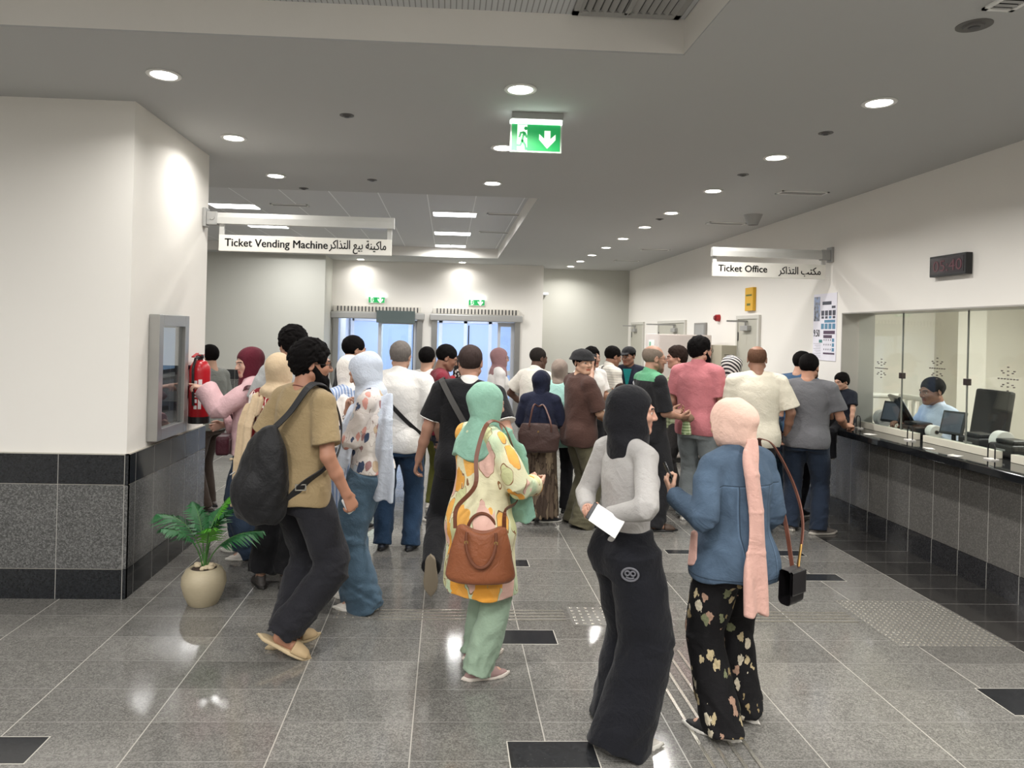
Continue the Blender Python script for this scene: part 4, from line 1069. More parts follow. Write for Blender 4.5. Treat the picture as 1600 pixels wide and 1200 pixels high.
class Fig:
    """one person: a posed skeleton in its own frame (x to its right, y forward, z up) and the meshes grown on it"""
    n_seed = 0
    def __init__(s, label, x, y, az, H=1.7, female=False, w=1.0, lean=0, side=0, twist=0, head=(0, 0, 0), rh=None, lh=None, rf=None, lf=None, col=(196, 150, 122), vox=0.008, facefine=0.0, z=0.0,
                 pelvis=(0, 0), group=None, name='person', headscale=1.0, knees=None, belly=0, hip=None, sink=0.0):
        Fig.n_seed += 7; s.seed = Fig.n_seed
        s.H = H; s.k = k = H / 1.75; s.f = female; s.w = w; s.vox = vox; s.ff = facefine; s.col = col; s.belly = belly
        s.root = thing(name, label, 'child' if name == 'child' else 'person', (x, y, z), -math.radians(az), group)
        s.az = az; s.pos = A(x, y, z)
        dz = sink
        s.pel = A(pelvis[0], pelvis[1], .95 * k - dz)
        s.R = Rz(-twist) @ Ry(side) @ Rx(-lean)
        s.sp = lambda p: s.pel + s.R @ (np.asarray(p, float) * k - A(0, 0, .95 * k))
        sw = (.160 if female else .183) * w
        s.sh = {1: s.sp((sw, -.012, 1.415)), -1: s.sp((-sw, -.012, 1.415))}
        s.neck0 = s.sp((0, -.015, 1.46)); s.neck1 = s.sp((0, .005, 1.535))
        yaw, pit, rol = head
        s.HR = Rz(-yaw) @ Ry(rol) @ Rx(-pit); s.hs = k * headscale * (1.02 if female else 1.05)
        s.hc = s.neck1 + s.HR @ A(0, .018, .085) * s.hs
        s.hp = lambda p: s.hc + s.HR @ (np.asarray(p, float) * s.hs)
        # legs
        s.hip, s.knee, s.ank, s.toe, s.pitch = {}, {}, {}, {}, {}
        for sd, cfg in ((1, rf), (-1, lf)):
            cfg = dict(cfg or {}); hx = .088 * w * (1 if not female else .95)
            s.hip[sd] = s.pel + Rz(-twist * 0.4) @ (A(sd * hx, 0, -.04) * k)
            px, py = cfg.get('at', (sd * .10 * k, 0.0)); pz = cfg.get('up', 0.0)
            s.ank[sd] = A(px, py, .085 * k + pz); s.toe[sd] = cfg.get('toe', sd * 8.0); s.pitch[sd] = cfg.get('pitch', 0.0)
            s.knee[sd] = s.ik(s.hip[sd], s.ank[sd], .435 * k, .42 * k, cfg.get('pole', (sd * .1, 1, 0)))
            if 'knee' in cfg: s.knee[sd] = A(*cfg['knee'])
        # arms
        s.elb, s.wri, s.hand = {}, {}, {}
        for sd, cfg in ((1, rh), (-1, lh)):
            cfg = dict(cfg or {})
            tgt = A(*cfg['at']) if 'at' in cfg else s.sh[sd] + A(sd * .07, .04, -.53) * k
            s.elb[sd] = s.ik(s.sh[sd], tgt, .295 * k, .25 * k, cfg.get('pole', (sd * .35, -1, -.2)))
            d = tgt - s.elb[sd]; s.wri[sd] = s.elb[sd] + nrm(d) * min(np.linalg.norm(d), .262 * k)
            fd = nrm(cfg['dir']) if 'dir' in cfg else nrm(s.wri[sd] - s.elb[sd])
            pn = A(*cfg['palm']) if 'palm' in cfg else A(-sd, 0, 0)
            pn = nrm(pn - fd * (pn @ fd))
            s.hand[sd] = dict(f=fd, n=pn, t=np.cross(fd, pn) * sd, curl=cfg.get('curl', .45), thumb=cfg.get('thumb', .35), spread=cfg.get('spread', 1.0), point=cfg.get('point', False))
        s.bt = [(z, a * (w if not female else w), b * w, o) for z, a, b, o in (BODY_F if female else BODY_M)]
    @staticmethod
    def ik(a, b, l1, l2, pole):
        d = b - a; D = min(np.linalg.norm(d), (l1 + l2) * 0.998); u = nrm(d)
        c = (l1 * l1 + D * D - l2 * l2) / (2 * l1 * D); c = max(-1, min(1, c)); h = l1 * math.sqrt(max(0, 1 - c * c))
        p = np.asarray(pole, float); p = nrm(p - u * (p @ u)); return a + u * l1 * c + p * h
    def world(s, p):
        a = -math.radians(s.az); x, y, z = p
        return A(s.pos[0] + x * math.cos(a) - y * math.sin(a), s.pos[1] + x * math.sin(a) + y * math.cos(a), s.pos[2] + z)
    def mats_world(s):
        return Matrix.Translation(s.pos) @ Matrix.Rotation(-math.radians(s.az), 4, 'Z')
    # ---- primitives shared by body and clothing
    def torso(s, z0, z1, e=0.0, ef=None, ey=0.0, extra=()):
        """loft along the spine between heights z0..z1 (for a 1.75 m body), grown by e (or ef(z))"""
        zs = sorted({z0, z1} | {z for z, *_ in s.bt if z0 < z < z1} | set(extra))
        Z = [q[0] for q in s.bt]; st = []
        for z in zs:
            g = ef(z) if ef else e
            bel = s.belly * math.exp(-((z - 1.07) / .12) ** 2)
            st.append(((z - z0) / (z1 - z0), (np.interp(z, Z, [q[1] for q in s.bt]) + g) * s.k, (np.interp(z, Z, [q[2] for q in s.bt]) + g * 0.9 + ey + bel * .5) * s.k, 0, (np.interp(z, Z, [q[3] for q in s.bt]) + bel * .5) * s.k))
        return loft(s.sp((0, 0, z0)), s.sp((0, 0, z1)), s.R @ A(1, 0, 0), st, smooth=1)
    def shoulders(s, e=0.0):
        k = s.k; P = []
        for sd in (1, -1):
            P.append(cone(s.sp((sd * .04, -.016, 1.455)), s.sh[sd], (.048 + e) * k, (.056 + e) * k * (0.92 if s.f else 1)))
        return P
    def arm_prims(s, sd, e=(0, 0, 0)):
        k = s.k * (0.9 if s.f else 1.0) * (0.6 + 0.4 * s.w)
        return [cone(s.sh[sd], s.elb[sd], .050 * k, .040 * k), cone(s.elb[sd], s.wri[sd], .041 * k, .027 * k), ell(s.elb[sd] * .55 + s.wri[sd] * .45, A(1, 1, 1) * .038 * k)]
    def hand_prims(s, sd):
        h = s.hand[sd]; k = s.k * (0.9 if s.f else 1.0); f, n, t = h['f'], h['n'], h['t']; o = s.wri[sd]
        palm = [loft(o - f * .015 * k, o + f * .095 * k, t, [(0, .026 * k, .02 * k), (.3, .032 * k, .0165 * k), (.75, .041 * k, .0145 * k), (1, .040 * k, .0125 * k)], flat_a=False, flat_b=False)]
        fing = []; c = h['curl']
        for i, (off, L, r) in enumerate(((.030, .076, .0090), (.0105, .083, .0093), (-.0095, .077, .0088), (-.0285, .061, .0078))):
            p = o + (f * (.088 - .004 * abs(i - 1)) + t * off) * k; a = math.radians((10 + c * 48) * (1 + .08 * i)); sp = (1.5 - i) * .05 * h['spread']; pts = [p]
            if h['point'] and i == 0: a = math.radians(6)
            ang = a * .8
            for seg in (.45, .31, .27):
                dv = nrm(f * math.cos(ang) + n * math.sin(ang) + t * sp); pts.append(pts[-1] + dv * L * k * seg); ang += a * (1.15 if not (h['point'] and i == 0) else .4)
            fing += chain(pts, [r * k * q for q in (1.06, 1.0, .92, .8)])
        tb = o + (f * .022 + t * .026 + n * .004) * k; q = h['thumb']
        d1 = nrm(f * .72 + t * (.75 - q * .4) + n * (.2 + q * .5)); d2 = nrm(f * .9 + t * (.25 - q * .45) + n * (.25 + q * .6))
        pts = [tb, tb + d1 * .040 * k, tb + d1 * .040 * k + d2 * .032 * k, tb + d1 * .040 * k + d2 * .032 * k + nrm(d2 + n * q * .4) * .026 * k]
        return palm, fing, chain(pts, [.0145 * k, .0115 * k, .0105 * k, .0085 * k])
    def head_build(s, v):
        h = s.hs; hp = s.hp; R = s.HR; e_ = lambda c, r, kk=.012: v.add(ell(hp(c), A(*r) * h, R), kk * h)
        v.add(cone(s.neck0, hp((0, -.022, -.055)), (.060 if not s.f else .050) * h, (.056 if not s.f else .047) * h), .03)
        jw = 1.0 if not s.f else .93
        e_((0, -.018, .032), (.077, .096, .086)); e_((0, .028, -.012), (.066 * jw, .064, .075), .02); e_((0, .040, -.055), (.052 * jw, .050, .052), .025)
        e_((0, .074, -.092), (.022 * jw, .020, .018), .025)
        for sd in (1, -1):
            v.add(cone(hp((sd * .056 * jw, .0, -.055)), hp((sd * .02, .066, -.094)), .020 * h, .015 * h), .022 * h)
            e_((sd * .040, .064, -.022), (.022, .020, .019), .02)
            v.add(cone(hp((sd * .012, .089, .021)), hp((sd * .046, .074, .020)), .010 * h, .009 * h), .014 * h)
        for sd in (1, -1): v.cut(ell(hp((sd * .031, .103, .0)), A(.019, .020, .0125) * h, R), .012 * h)
        for sd in (1, -1): e_((sd * .0315, .0765, .001), (.0135, .0135, .0125), .003)
        v.add(cone(hp((0, .088, .012)), hp((0, .107, -.026)), .0085 * h, .0125 * h), .010 * h)
        for sd in (1, -1): e_((sd * .0115, .096, -.030), (.0095, .0105, .008), .006)
        v.add(cone(hp((-.019, .083, -.0565)), hp((.019, .083, -.0565)), .0065 * h), .008 * h); v.add(cone(hp((-.015, .084, -.0665)), hp((.015, .084, -.0665)), .0075 * h), .006 * h)
        v.add(cone(hp((-.02, .081, -.0565)), hp((0, .089, -.0560)), .005 * h, .0065 * h), .005 * h); v.add(cone(hp((.02, .081, -.0565)), hp((0, .089, -.0560)), .005 * h, .0065 * h), .005 * h)
        v.cut(cone(hp((-.02, .098, -.0615)), hp((.02, .098, -.0615)), .003 * h), .004)
        for sd in (1, -1):
            Re = R @ Rz(-sd * 22) @ Rx(-8); v.add(ell(hp((sd * .079, -.012, -.006)), A(.008, .019, .031) * h, Re), .006 * h); v.cut(ell(hp((sd * .088, -.008, -.004)), A(.006, .010, .018) * h, Re), .006 * h)
    def face_mats(s):
        inv = s.HR.T; hc = s.hc; h = s.hs
        def fn(P):
            q = ((P - hc) @ inv.T) / h; m = np.zeros(len(q), int)
            x, y, z = np.abs(q[:, 0]), q[:, 1], q[:, 2]; front = y > .045
            ec = np.sqrt((x - .0315) ** 2 + (y - .0765) ** 2 + (z - .001) ** 2)
            m[(ec < .0150) & front & (np.abs(z - .001) < .0048) & (x > .020) & (x < .043) & (y > .078)] = 1
            m[(ec < .0156) & (np.hypot(x - .0312, z - .001) < .0072) & (np.abs(z - .001) < .0055) & (y > .078)] = 2
            m[front & (x > .0125) & (x < .052) & (z > .0205 - (x - .03) ** 2 * 6) & (z < .0285 - (x - .034) ** 2 * 8) & (y > .06)] = 3
            m[front & (x < .0235 - np.maximum(0, np.abs(z + .061) - .008)) & (z < -.0505) & (z > -.0725) & (y > .083)] = 4
            return m
        return fn
    def body(s):
        k = s.k; pts = [s.hc, s.pel] + list(s.wri.values()) + list(s.ank.values()) + list(s.elb.values()) + list(s.knee.values()) + list(s.sh.values())
        P = np.array(pts); lo = P.min(0) - .24 * k; hi = P.max(0) + .24 * k; lo[2] = min(s.ank[1][2], s.ank[-1][2]) - .12 * k
        fine = []
        if s.ff: fine = [(s.hc - .135 * s.hs, s.hc + .135 * s.hs, s.ff)]
        v = Vol(lo, hi, s.vox, fine)
        v.add(s.torso(.87, 1.49, ef=lambda z: -.02 if z < 1.0 else (-.006 if z < 1.4 else -.012)), .02); v.add(s.shoulders(-.012), .02)
        for sd in (1, -1):
            v.add(cone(s.hip[sd], s.knee[sd], .074 * k * s.w ** .5, .05 * k), .03); v.add(cone(s.knee[sd], s.ank[sd], .052 * k, .036 * k), .02); v.add(ell(s.knee[sd] * .65 + s.ank[sd] * .35, A(.05, .05, .05) * k), .03)
            F, U, S_ = s.footframe(sd)
            v.add(cone(s.ank[sd] - U * .04 * k, s.ank[sd] - U * .055 * k + F * .12 * k, .035 * k, .025 * k), .02)
            v.add(s.arm_prims(sd), .014)
            pa, fi, th = s.hand_prims(sd); v.add(pa, .014)
            v2 = s.vox * 0.6
            v.add(fi, .004); v.add(th, .008)
        s.head_build(v)
        c = s.col
        o = v.mesh('body', [skin('skin %d %d %d' % c, c), EYEW, IRIS, BROW, lipm(c)], s.root, 1, s.face_mats())
        return o
    def footframe(s, sd):
        R = Rz(-s.toe[sd]) @ Rx(-s.pitch[sd]); return R @ A(0, 1, 0), R @ A(0, 0, 1), R @ A(1, 0, 0)
    # ---- clothing
    def vol(s, lo_pts, pad, vox=None):
        P = np.array(lo_pts); pad = pad if hasattr(pad, '__len__') else (pad,) * 3
        return Vol(P.min(0) - A(*pad), P.max(0) + A(*pad), vox or s.vox)
    def top(s, mat, name='shirt', hem=.84, ease=.022, sleeve='short', frac=.72, slr=(.066, .082), collar=None, amp=.0035, flare=0.0, fold=14, long_r=(.062, .058, .044), neckcut=True, hood=False, thick=None, sub=None, fold_dir=(0, 0, 1), neck_z=1.475, matfn=None):
        k = s.k; pts = [s.sp((0, 0, hem)), s.sp((0, 0, 1.5)), *s.sh.values()]
        for sd in (1, -1): pts += [s.elb[sd]] + ([s.wri[sd]] if sleeve == 'long' else [])
        v = s.vol(pts, (.26 * k, .26 * k, .1 * k))
        ef = lambda z: ease + flare * max(0, (1.25 - z) / .4)
        s.torso_prim = s.torso(hem, neck_z, ef=ef)
        v.add(s.torso_prim, .02)
        if s.f:
            for sd in (1, -1): v.add(ell(s.sp((sd * .066, .088, 1.255)), A(.062, .052, .06) * k, s.R), .05)
        if hem < .95:
            for sd in (1, -1): v.add(ell(s.pel + A(sd * .075 * s.w, -.062, -.03) * k, A(.092, .086 + ease * .6, .13) * k), .05)
            if hem > .6:
                up = s.R @ A(0, 0, 1); v.half(-up, -up @ s.sp((0, 0, hem)))
        v.add(s.shoulders(ease * .55), .03)
        for sd in (1, -1):
            d = s.elb[sd] - s.sh[sd]
            if sleeve == 'short':
                e = s.sh[sd] + d * frac; L = np.linalg.norm(d)
                sidev = np.cross(d, A(0, 1, .01)); 
                v.add(loft(s.sh[sd] - nrm(d) * .012 * k, e, sidev, [(0, .057 * k, .057 * k), (.3, slr[0] * k, slr[0] * k), (.6, (slr[0] * .5 + slr[1] * .5) * k, slr[0] * k), (1, slr[1] * k, slr[1] * .92 * k)], flat_a=False), .025)
            elif sleeve == 'long':
                a, b, c = long_r
                v.add(loft(s.sh[sd], s.elb[sd], np.cross(s.elb[sd] - s.sh[sd], A(.3, 1, .2)), [(0, min(a, .056) * k, min(a, .056) * k), (.3, a * k, a * k), (1, b * k, b * k)], flat_a=False, flat_b=False), .025)
                d2 = s.wri[sd] - s.elb[sd]
                v.add(loft(s.elb[sd], s.elb[sd] + d2 * .97, np.cross(d2, A(0.3, 1, .2)), [(0, b * k, b * k), (.6, (b + c) / 2 * k, (b + c) / 2 * k), (1, c * k, c * k)], flat_a=False), .02)
        if collar: v.add(cone(s.sp((0, -.022, 1.445)), s.sp((0, -.016, 1.48)), .078 * k * s.w ** .5, .068 * k), .02); v.add(cone(s.sp((0, -.016, 1.47)), s.sp((0, -.012, 1.505)), (.068 if not s.f else .060) * k, (.066 if not s.f else .058) * k), .012)
        fo = folds(s.seed, amp * k, fold, fold_dir, 2.5, 6)
        v.wrinkle(fo)
        s.topvol = v
        o = v.mesh(name, mat, s.root, 1, matfn)
        return o
    def trousers(s, mat, name='trousers', waist=1.03, r=(.098, .074, .066), hem=.03, ease=.012, amp=.004, fold=16, seat=1.0, kneek=.03):
        k = s.k; pts = [s.sp((0, 0, waist)), *s.hip.values(), *s.knee.values(), *s.ank.values()]
        v = s.vol(pts, (.24 * k, .22 * k, .1 * k))
        top = s.sp((0, 0, waist)); low = s.pel - A(0, 0, .15) * k
        Z = [q[0] for q in s.bt]; iw = lambda z, i: np.interp(z, Z, [q[i] for q in s.bt])
        v.add(loft(low, top, A(1, 0, 0), [(0, (iw(.84, 1) + ease) * k * .96, (iw(.84, 2) + ease) * k, 0, -.004), (.5, (iw(.92, 1) + ease) * k, (iw(.92, 2) + ease) * k, 0, -.004), (1, (iw(waist, 1) + ease) * k, (iw(waist, 2) + ease) * k)], smooth=1), .02)
        for sd in (1, -1):
            v.add(ell(s.pel + A(sd * .078 * s.w, -.065, -.055) * k, A(.085, .075, .095) * k * seat), .04)
            hp_ = s.hip[sd] + A(0, 0, .01); kn = s.knee[sd]; an = s.ank[sd]; d = an - kn
            end = an - nrm(-d) * (-1) * 0 + nrm(d) * (.085 - hem) * k
            side = np.cross(kn - hp_, A(0, 1, 0.02)); side = side if np.linalg.norm(side) > .05 else A(1, 0, 0)
            v.add(loft(hp_, kn, A(1, 0, 0.01), [(0, r[0] * k * s.w ** .5, r[0] * 1.05 * k), (.4, (r[0] * .8 + r[1] * .2) * k, (r[0] * .85 + r[1] * .2) * k), (1, r[1] * k, r[1] * k)], flat_a=False, flat_b=False), .03)
            v.add(loft(kn, end, A(1, 0, 0.01), [(0, r[1] * k, r[1] * k), (.35, (r[1] * .72 + r[2] * .28) * k, (r[1] * .75 + r[2] * .3) * k, 0, -.008 * k), (1, r[2] * k, r[2] * 1.08 * k)], flat_a=False), kneek)
        fo = folds(s.seed + 3, amp * k, fold, (0.2, 0.1, .4), 1.4, 6); kz = A(*(s.knee[1] + s.knee[-1]) / 2)[2]
        fo2 = folds(s.seed + 4, amp * k * 1.2, fold * 2.2, (1, 0.3, 0), 3.0, 4)
        v.wrinkle(lambda x, y, z: fo(x, y, z) + fo2(x, y, z) * (np.exp(-((z - .12 * k) / (.12 * k)) ** 2) + .5 * np.exp(-((z - kz) / (.1 * k)) ** 2)))
        return v.mesh(name, mat, s.root, 1)
    def skirt(s, mat, name='skirt', waist=1.04, hem=.06, r=(.17, .22), amp=.008, n=16, tilt=0):
        k = s.k; a = s.sp((0, 0, waist)); c = (s.ank[1] + s.ank[-1]) / 2; b = A(c[0], c[1], hem * k)
        v = s.vol([a, b], ((r[1] + .06) * k, (r[1] + .06) * k, .05))
        v.add(loft(b, a, A(1, 0, 0), [(0, r[1] * k, r[1] * .92 * k), (.55, (r[0] * .7 + r[1] * .3) * 1.03 * k, (r[0] * .7 + r[1] * .3) * .9 * k), (.82, r[0] * 1.05 * k, .135 * k, 0, .0), (1, .145 * k, .115 * k)]), .02)
        ph = s.seed; cx, cy = c[0], c[1]
        v.wrinkle(lambda x, y, z: amp * k * np.sin(n * np.arctan2(y - cy, x - cx) + ph + 2 * np.sin(z * 4 + ph)) * np.clip((1.0 * k - z) / (.6 * k), .1, 1))
        return v.mesh(name, mat, s.root, 1)
    def shoes(s, mat, sole=None, kind='sneaker', name='shoe', sm=None):
        k = s.k * (.92 if s.f else 1.0); sole = sole or mat
        for sd in (1, -1):
            F, U, S_ = s.footframe(sd); a = s.ank[sd]; g = a - U * .085 * s.k
            R = np.stack([S_, F, U], 1)
            Pt = lambda x, y, z: g + (S_ * x + F * y + U * z) * k
            lo = np.minimum(Pt(0, -.09, 0), Pt(0, .22, 0)) - .08; hi = np.maximum(Pt(0, -.09, .12), Pt(0, .22, .1)) + .08
            st = [(0, .026, .02), (.08, .034, .03), (.3, .036, .034), (.62, .047, .03), (.85, .041, .022), (1, .018, .014)]
            if kind != 'slipper':
                v = Vol(lo, hi, min(s.vox, .006))
                v.add(loft(Pt(0, -.078, .03), Pt(0, .19, .022), S_, [(t_, a_ * k, b_ * k * (1.0)) for t_, a_, b_ in st], flat_a=False, flat_b=False), .01)
                v.add(cone(Pt(0, -.02, .085), Pt(0, .09, .045), .039 * k, .030 * k), .035)
                v.cut(Prim(lambda x, y, z: ((x - g[0]) * U[0] + (y - g[1]) * U[1] + (z - g[2]) * U[2]) - .012 * k, lo, hi), .003)
                if kind == 'low': v.cut(cone(Pt(0, -.03, .13), Pt(0, .02, .12), .042 * k, .05 * k), .006)
                v.wrinkle(folds(s.seed + sd, .0012, 60, F, 1.5, 3))
                so = v.mesh(name, mat, s.root, 1)
                if kind == 'sneaker':
                    b = MB()
                    for j in range(4):
                        y0 = .035 + j * .02; zz = .098 - j * .0125
                        b.sweep([tuple(Pt(-.022, y0, zz - .012)), tuple(Pt(0, y0 + .002, zz)), tuple(Pt(.022, y0, zz - .012))], .0035, 6)
                    b.build('laces', sm or sole, so, True)
            else:
                v = Vol(lo, hi, min(s.vox, .006)); v.add(loft(Pt(0, .085, .028), Pt(0, .175, .022), S_, [(0, .052 * k, .042 * k), (.6, .05 * k, .036 * k), (1, .04 * k, .025 * k)], flat_b=False), .01)
                v.cut(Prim(lambda x, y, z: ((x - g[0]) * U[0] + (y - g[1]) * U[1] + (z - g[2]) * U[2]) - .014 * k, lo, hi), .003)
                so = v.mesh(name, mat, s.root, 1)
            v = Vol(lo, hi, min(s.vox, .005))
            v.add(loft(Pt(0, -.082, .0), Pt(0, .196, .0), S_, [(t_, a_ * 1.08 * k, .05 * k) for t_, a_, b_ in st], flat_a=False, flat_b=False), .005)
            ul = lambda x, y, z: ((x - g[0]) * U[0] + (y - g[1]) * U[1] + (z - g[2]) * U[2])
            sh_ = .026 * k if kind != 'slipper' else .02 * k
            x, y, z = v.xyz((slice(None),) * 3); uu = ul(x, y, z); v.d = np.maximum(v.d, np.maximum(uu - sh_, -uu)).astype(f32)
            v.mesh('sole', sole, so, 1)
    def hair(s, mat, kind='short', name='hair', thick=1.0):
        h = s.hs; hp = s.hp; v = s.vol([s.hc], .17 * h, min(s.vox, .006)); R = s.HR
        t = {'short': .008, 'buzz': .003, 'curly': .022, 'bald': .003, 'full': .013}[kind] * thick
        v.add(ell(hp((0, -.020, .034)), A(.079 + t, .097 + t, .086 + t * 1.25) * h, R), .01)
        if kind in ('curly', 'full'): v.add(ell(hp((0, -.01, .07)), A(.078, .09, .055 + t * .6) * h, R), .02); v.add(ell(hp((0, -.06, -.01)), A(.07, .055, .065) * h, R), .02)
        v.cut(ell(hp((0, .112, -.035)), A(.074, .068, .103) * h, R), .012 * h)
        fl = -.062 if kind != 'bald' else -.05
        up_ = R @ A(0, -.35, 1); c = up_ @ hp((0, -.06, fl)); v.half(-up_, -c)
        for sd in (1, -1): v.cut(ell(hp((sd * .092, .020, -.035)), A(.04, .045, .048) * h, R), .006)
        if kind == 'bald': v.cut(ell(hp((0, .01, .11)), A(.066, .115, .085) * h, R), .006)
        amp, fr = {'curly': (.007, 95), 'full': (.0045, 85), 'short': (.0022, 90), 'buzz': (.0005, 120), 'bald': (.0006, 120)}[kind]
        v.wrinkle(folds(s.seed + 9, amp * h, fr, R @ A(0, 1, 0), 1.2, 7))
        return v.mesh(name, mat, s.root, 0 if kind == 'curly' else 1)
    def beard(s, mat, ln=1.0, bulk=1.0):
        h = s.hs; hp = s.hp; v = s.vol([s.hc], .18 * h, min(s.vox, .005)); R = s.HR
        v.add(ell(hp((0, .045, -.088)), A(.050 * bulk, .046 * bulk, .046 * bulk) * h, R), .01)
        v.add(ell(hp((0, .058 + .02 * (bulk - 1), -.10 - .02 * ln)), A(.034 * bulk, .034 * bulk, .034 + .014 * ln) * h, R), .02)
        for sd in (1, -1): v.add(cone(hp((sd * .071, .003, -.015)), hp((sd * .046, .045, -.08)), .011 * h * bulk, .022 * h * bulk), .015)
        v.add(cone(hp((-.026, .083, -.047)), hp((.026, .083, -.047)), .0075 * h), .006)
        v.cut(cone(hp((-.017, .1, -.062)), hp((.017, .1, -.062)), .013 * h), .004)
        v.cut(ell(hp((0, .1, .0)), A(.075, .06, .04) * h, R), .006)
        v.wrinkle(folds(s.seed + 2, .0018, 120, R @ A(0, 0, 1), 2, 6)); return v.mesh('beard', mat, s.root, 1)
    def glasses(s, mat):
        h = s.hs; hp = s.hp; b = MB()
        for sd in (1, -1):
            b.sweep([tuple(hp((sd * .033 + .022 * math.cos(a), .103 - .006 * abs(math.cos(a)), .0 + .017 * math.sin(a)))) for a in np.linspace(0, 2 * math.pi, 18)[:-1]], .0018 * h, 6, True)
            b.sweep([tuple(hp((sd * .056, .097, .004))), tuple(hp((sd * .078, .06, .004))), tuple(hp((sd * .081, -.012, .006)))], .0018 * h, 6)
        b.sweep([tuple(hp((-.012, .103, .004))), tuple(hp((0, .106, .007))), tuple(hp((.012, .103, .004)))], .0018 * h, 6)
        return b.build('glasses', mat, s.root, True)
    def hijab(s, mat, name='hijab', cowl=1.33, wide=1.0, face=1.0, amp=.0035, fold=24, bun=0.0, low=True, extra=None, matfn=None, front=0.0):
        h = s.hs; hp = s.hp; k = s.k; R = s.HR
        pts = [s.hc, s.neck0, s.sp((.16, 0, cowl)), s.sp((-.16, 0, cowl))]
        v = s.vol(pts, (.14, .16, .15))
        v.add(ell(hp((0, -.026, .026)), A(.094, .118, .106) * h, R), .01)
        v.add(ell(hp((0, -.008, -.05)), A(.095, .100, .092) * h, R), .03)
        if bun: v.add(ell(hp((0, -.10, .0)), A(.06, .05 + bun * .3, .06) * h, R), .04)
        if low:
            v.add(cone(hp((0, .01, -.095)), s.sp((0, .0, 1.45)), .072 * h, .088 * k), .03)
        if cowl < 1.46:
            L = 1.50 - cowl; cowl -= .05
            v.add(loft(s.sp((0, 0, cowl)), s.sp((0, 0, 1.52)), s.R @ A(1, 0, 0), [(0, (.165 + .32 * max(0, L - .2)) * wide * k, (.125 + .16 * max(0, L - .2) + front) * wide * k), (.5, (.155 + .1 * max(0, L - .2)) * wide * k, .122 * wide * k), (.78, .115 * wide * k, .105 * k), (1, .07 * k, .08 * k)], flat_b=False), .03)
        if extra: v.add(extra, .02)
        if cowl < 1.42:
            x, y, z = v.xyz((slice(None),) * 3); o_ = s.sp((0, 0, cowl + .05)); u_, f_ = s.R @ A(1, 0, 0), s.R @ A(0, 1, 0)
            lx, ly = (x - o_[0]) * u_[0] + (y - o_[1]) * u_[1], (x - o_[0]) * f_[0] + (y - o_[1]) * f_[1]
            edge = o_[2] - .045 + .30 * np.abs(lx) + .018 * np.sin(lx * 31 + s.seed) + .015 * np.sin(ly * 40 + s.seed)
            v.d = np.where(z < s.hc[2] - .05, np.maximum(v.d, (edge - z) * .9), v.d).astype(f32)
        v.wrinkle(folds(s.seed + 5, amp, fold, R @ A(0, .6, -.9), 3.0, 6))
        v.cut(ell(hp((0, .150, -.016)), A(.110 * face, .100, .098 * face) * h, R), .006)
        return v.mesh(name, mat, s.root, 1, matfn)
    def drape(s, mat, name, pts, width, thick=.012, side=(1, 0, 0), amp=.006, n=9, parent=None, vox=None, taper=None):
        """a hanging length of scarf: flat loft through points, with lengthwise folds"""
        pts = [A(*p) for p in pts]; v = s.vol(pts, max(width) + .05 if hasattr(width, '__len__') else width + .05, vox or min(s.vox, .008))
        W = width if hasattr(width, '__len__') else [width] * len(pts); sv = nrm(side)
        for i in range(len(pts) - 1):
            v.add(loft(pts[i], pts[i + 1], sv, [(0, W[i], thick), (1, W[i + 1], thick)], flat_a=False, flat_b=(i == len(pts) - 2)), .012)
        ph = s.seed
        v.wrinkle(lambda x, y, z: amp * np.sin((x * sv[0] + y * sv[1] + z * sv[2]) * n * 10 + ph + 1.5 * np.sin(z * 5 + ph)))
        return v.mesh(name, mat, parent or s.root, 1)
    def hit(s, o, origin, d):
        from mathutils.bvhtree import BVHTree
        me = o.data; b = BVHTree.FromPolygons([v.co for v in me.vertices], [tuple(p.vertices) for p in me.polygons])
        p, n, i, ds = b.ray_cast(Vector(origin), Vector(d).normalized()); return (A(*p), A(*n)) if p is not None else (A(*origin), -nrm(d))
    # ---- a strap that follows the chest: closed loop where a tilted plane meets the torso
    def loop(s, c, normal, off=.006, n=72, rmax=.34, tor=None):
        """points on the clothed torso in the plane through c with this normal (local frame)"""
        nn = nrm(normal); c = A(*c); u = nrm(np.cross(nn, A(0, 1, 0))); w_ = np.cross(nn, u); P = []
        prims = tor or ([s.torso_prim] + s.shoulders(.014))
        rr = np.linspace(.02, rmax, 130)
        for a in np.linspace(0, 2 * math.pi, n, endpoint=False):
            d = u * math.cos(a) + w_ * math.sin(a); X = c[None] + d[None] * rr[:, None]
            D = np.min([np.broadcast_to(p.fn(X[:, 0], X[:, 1], X[:, 2]), (len(rr),)) for p in prims], 0)
            ins = np.nonzero(D < 0)[0]; r = rr[ins[-1]] if len(ins) else .05
            P.append((a, r + off))
        r = np.array([q[1] for q in P])
        for _ in range(3): r = np.maximum(r, (np.roll(r, 1) + np.roll(r, -1)) / 2 - .0005)
        return [c + (u * math.cos(P[i][0]) + w_ * math.sin(P[i][0])) * r[i] for i in range(n)]
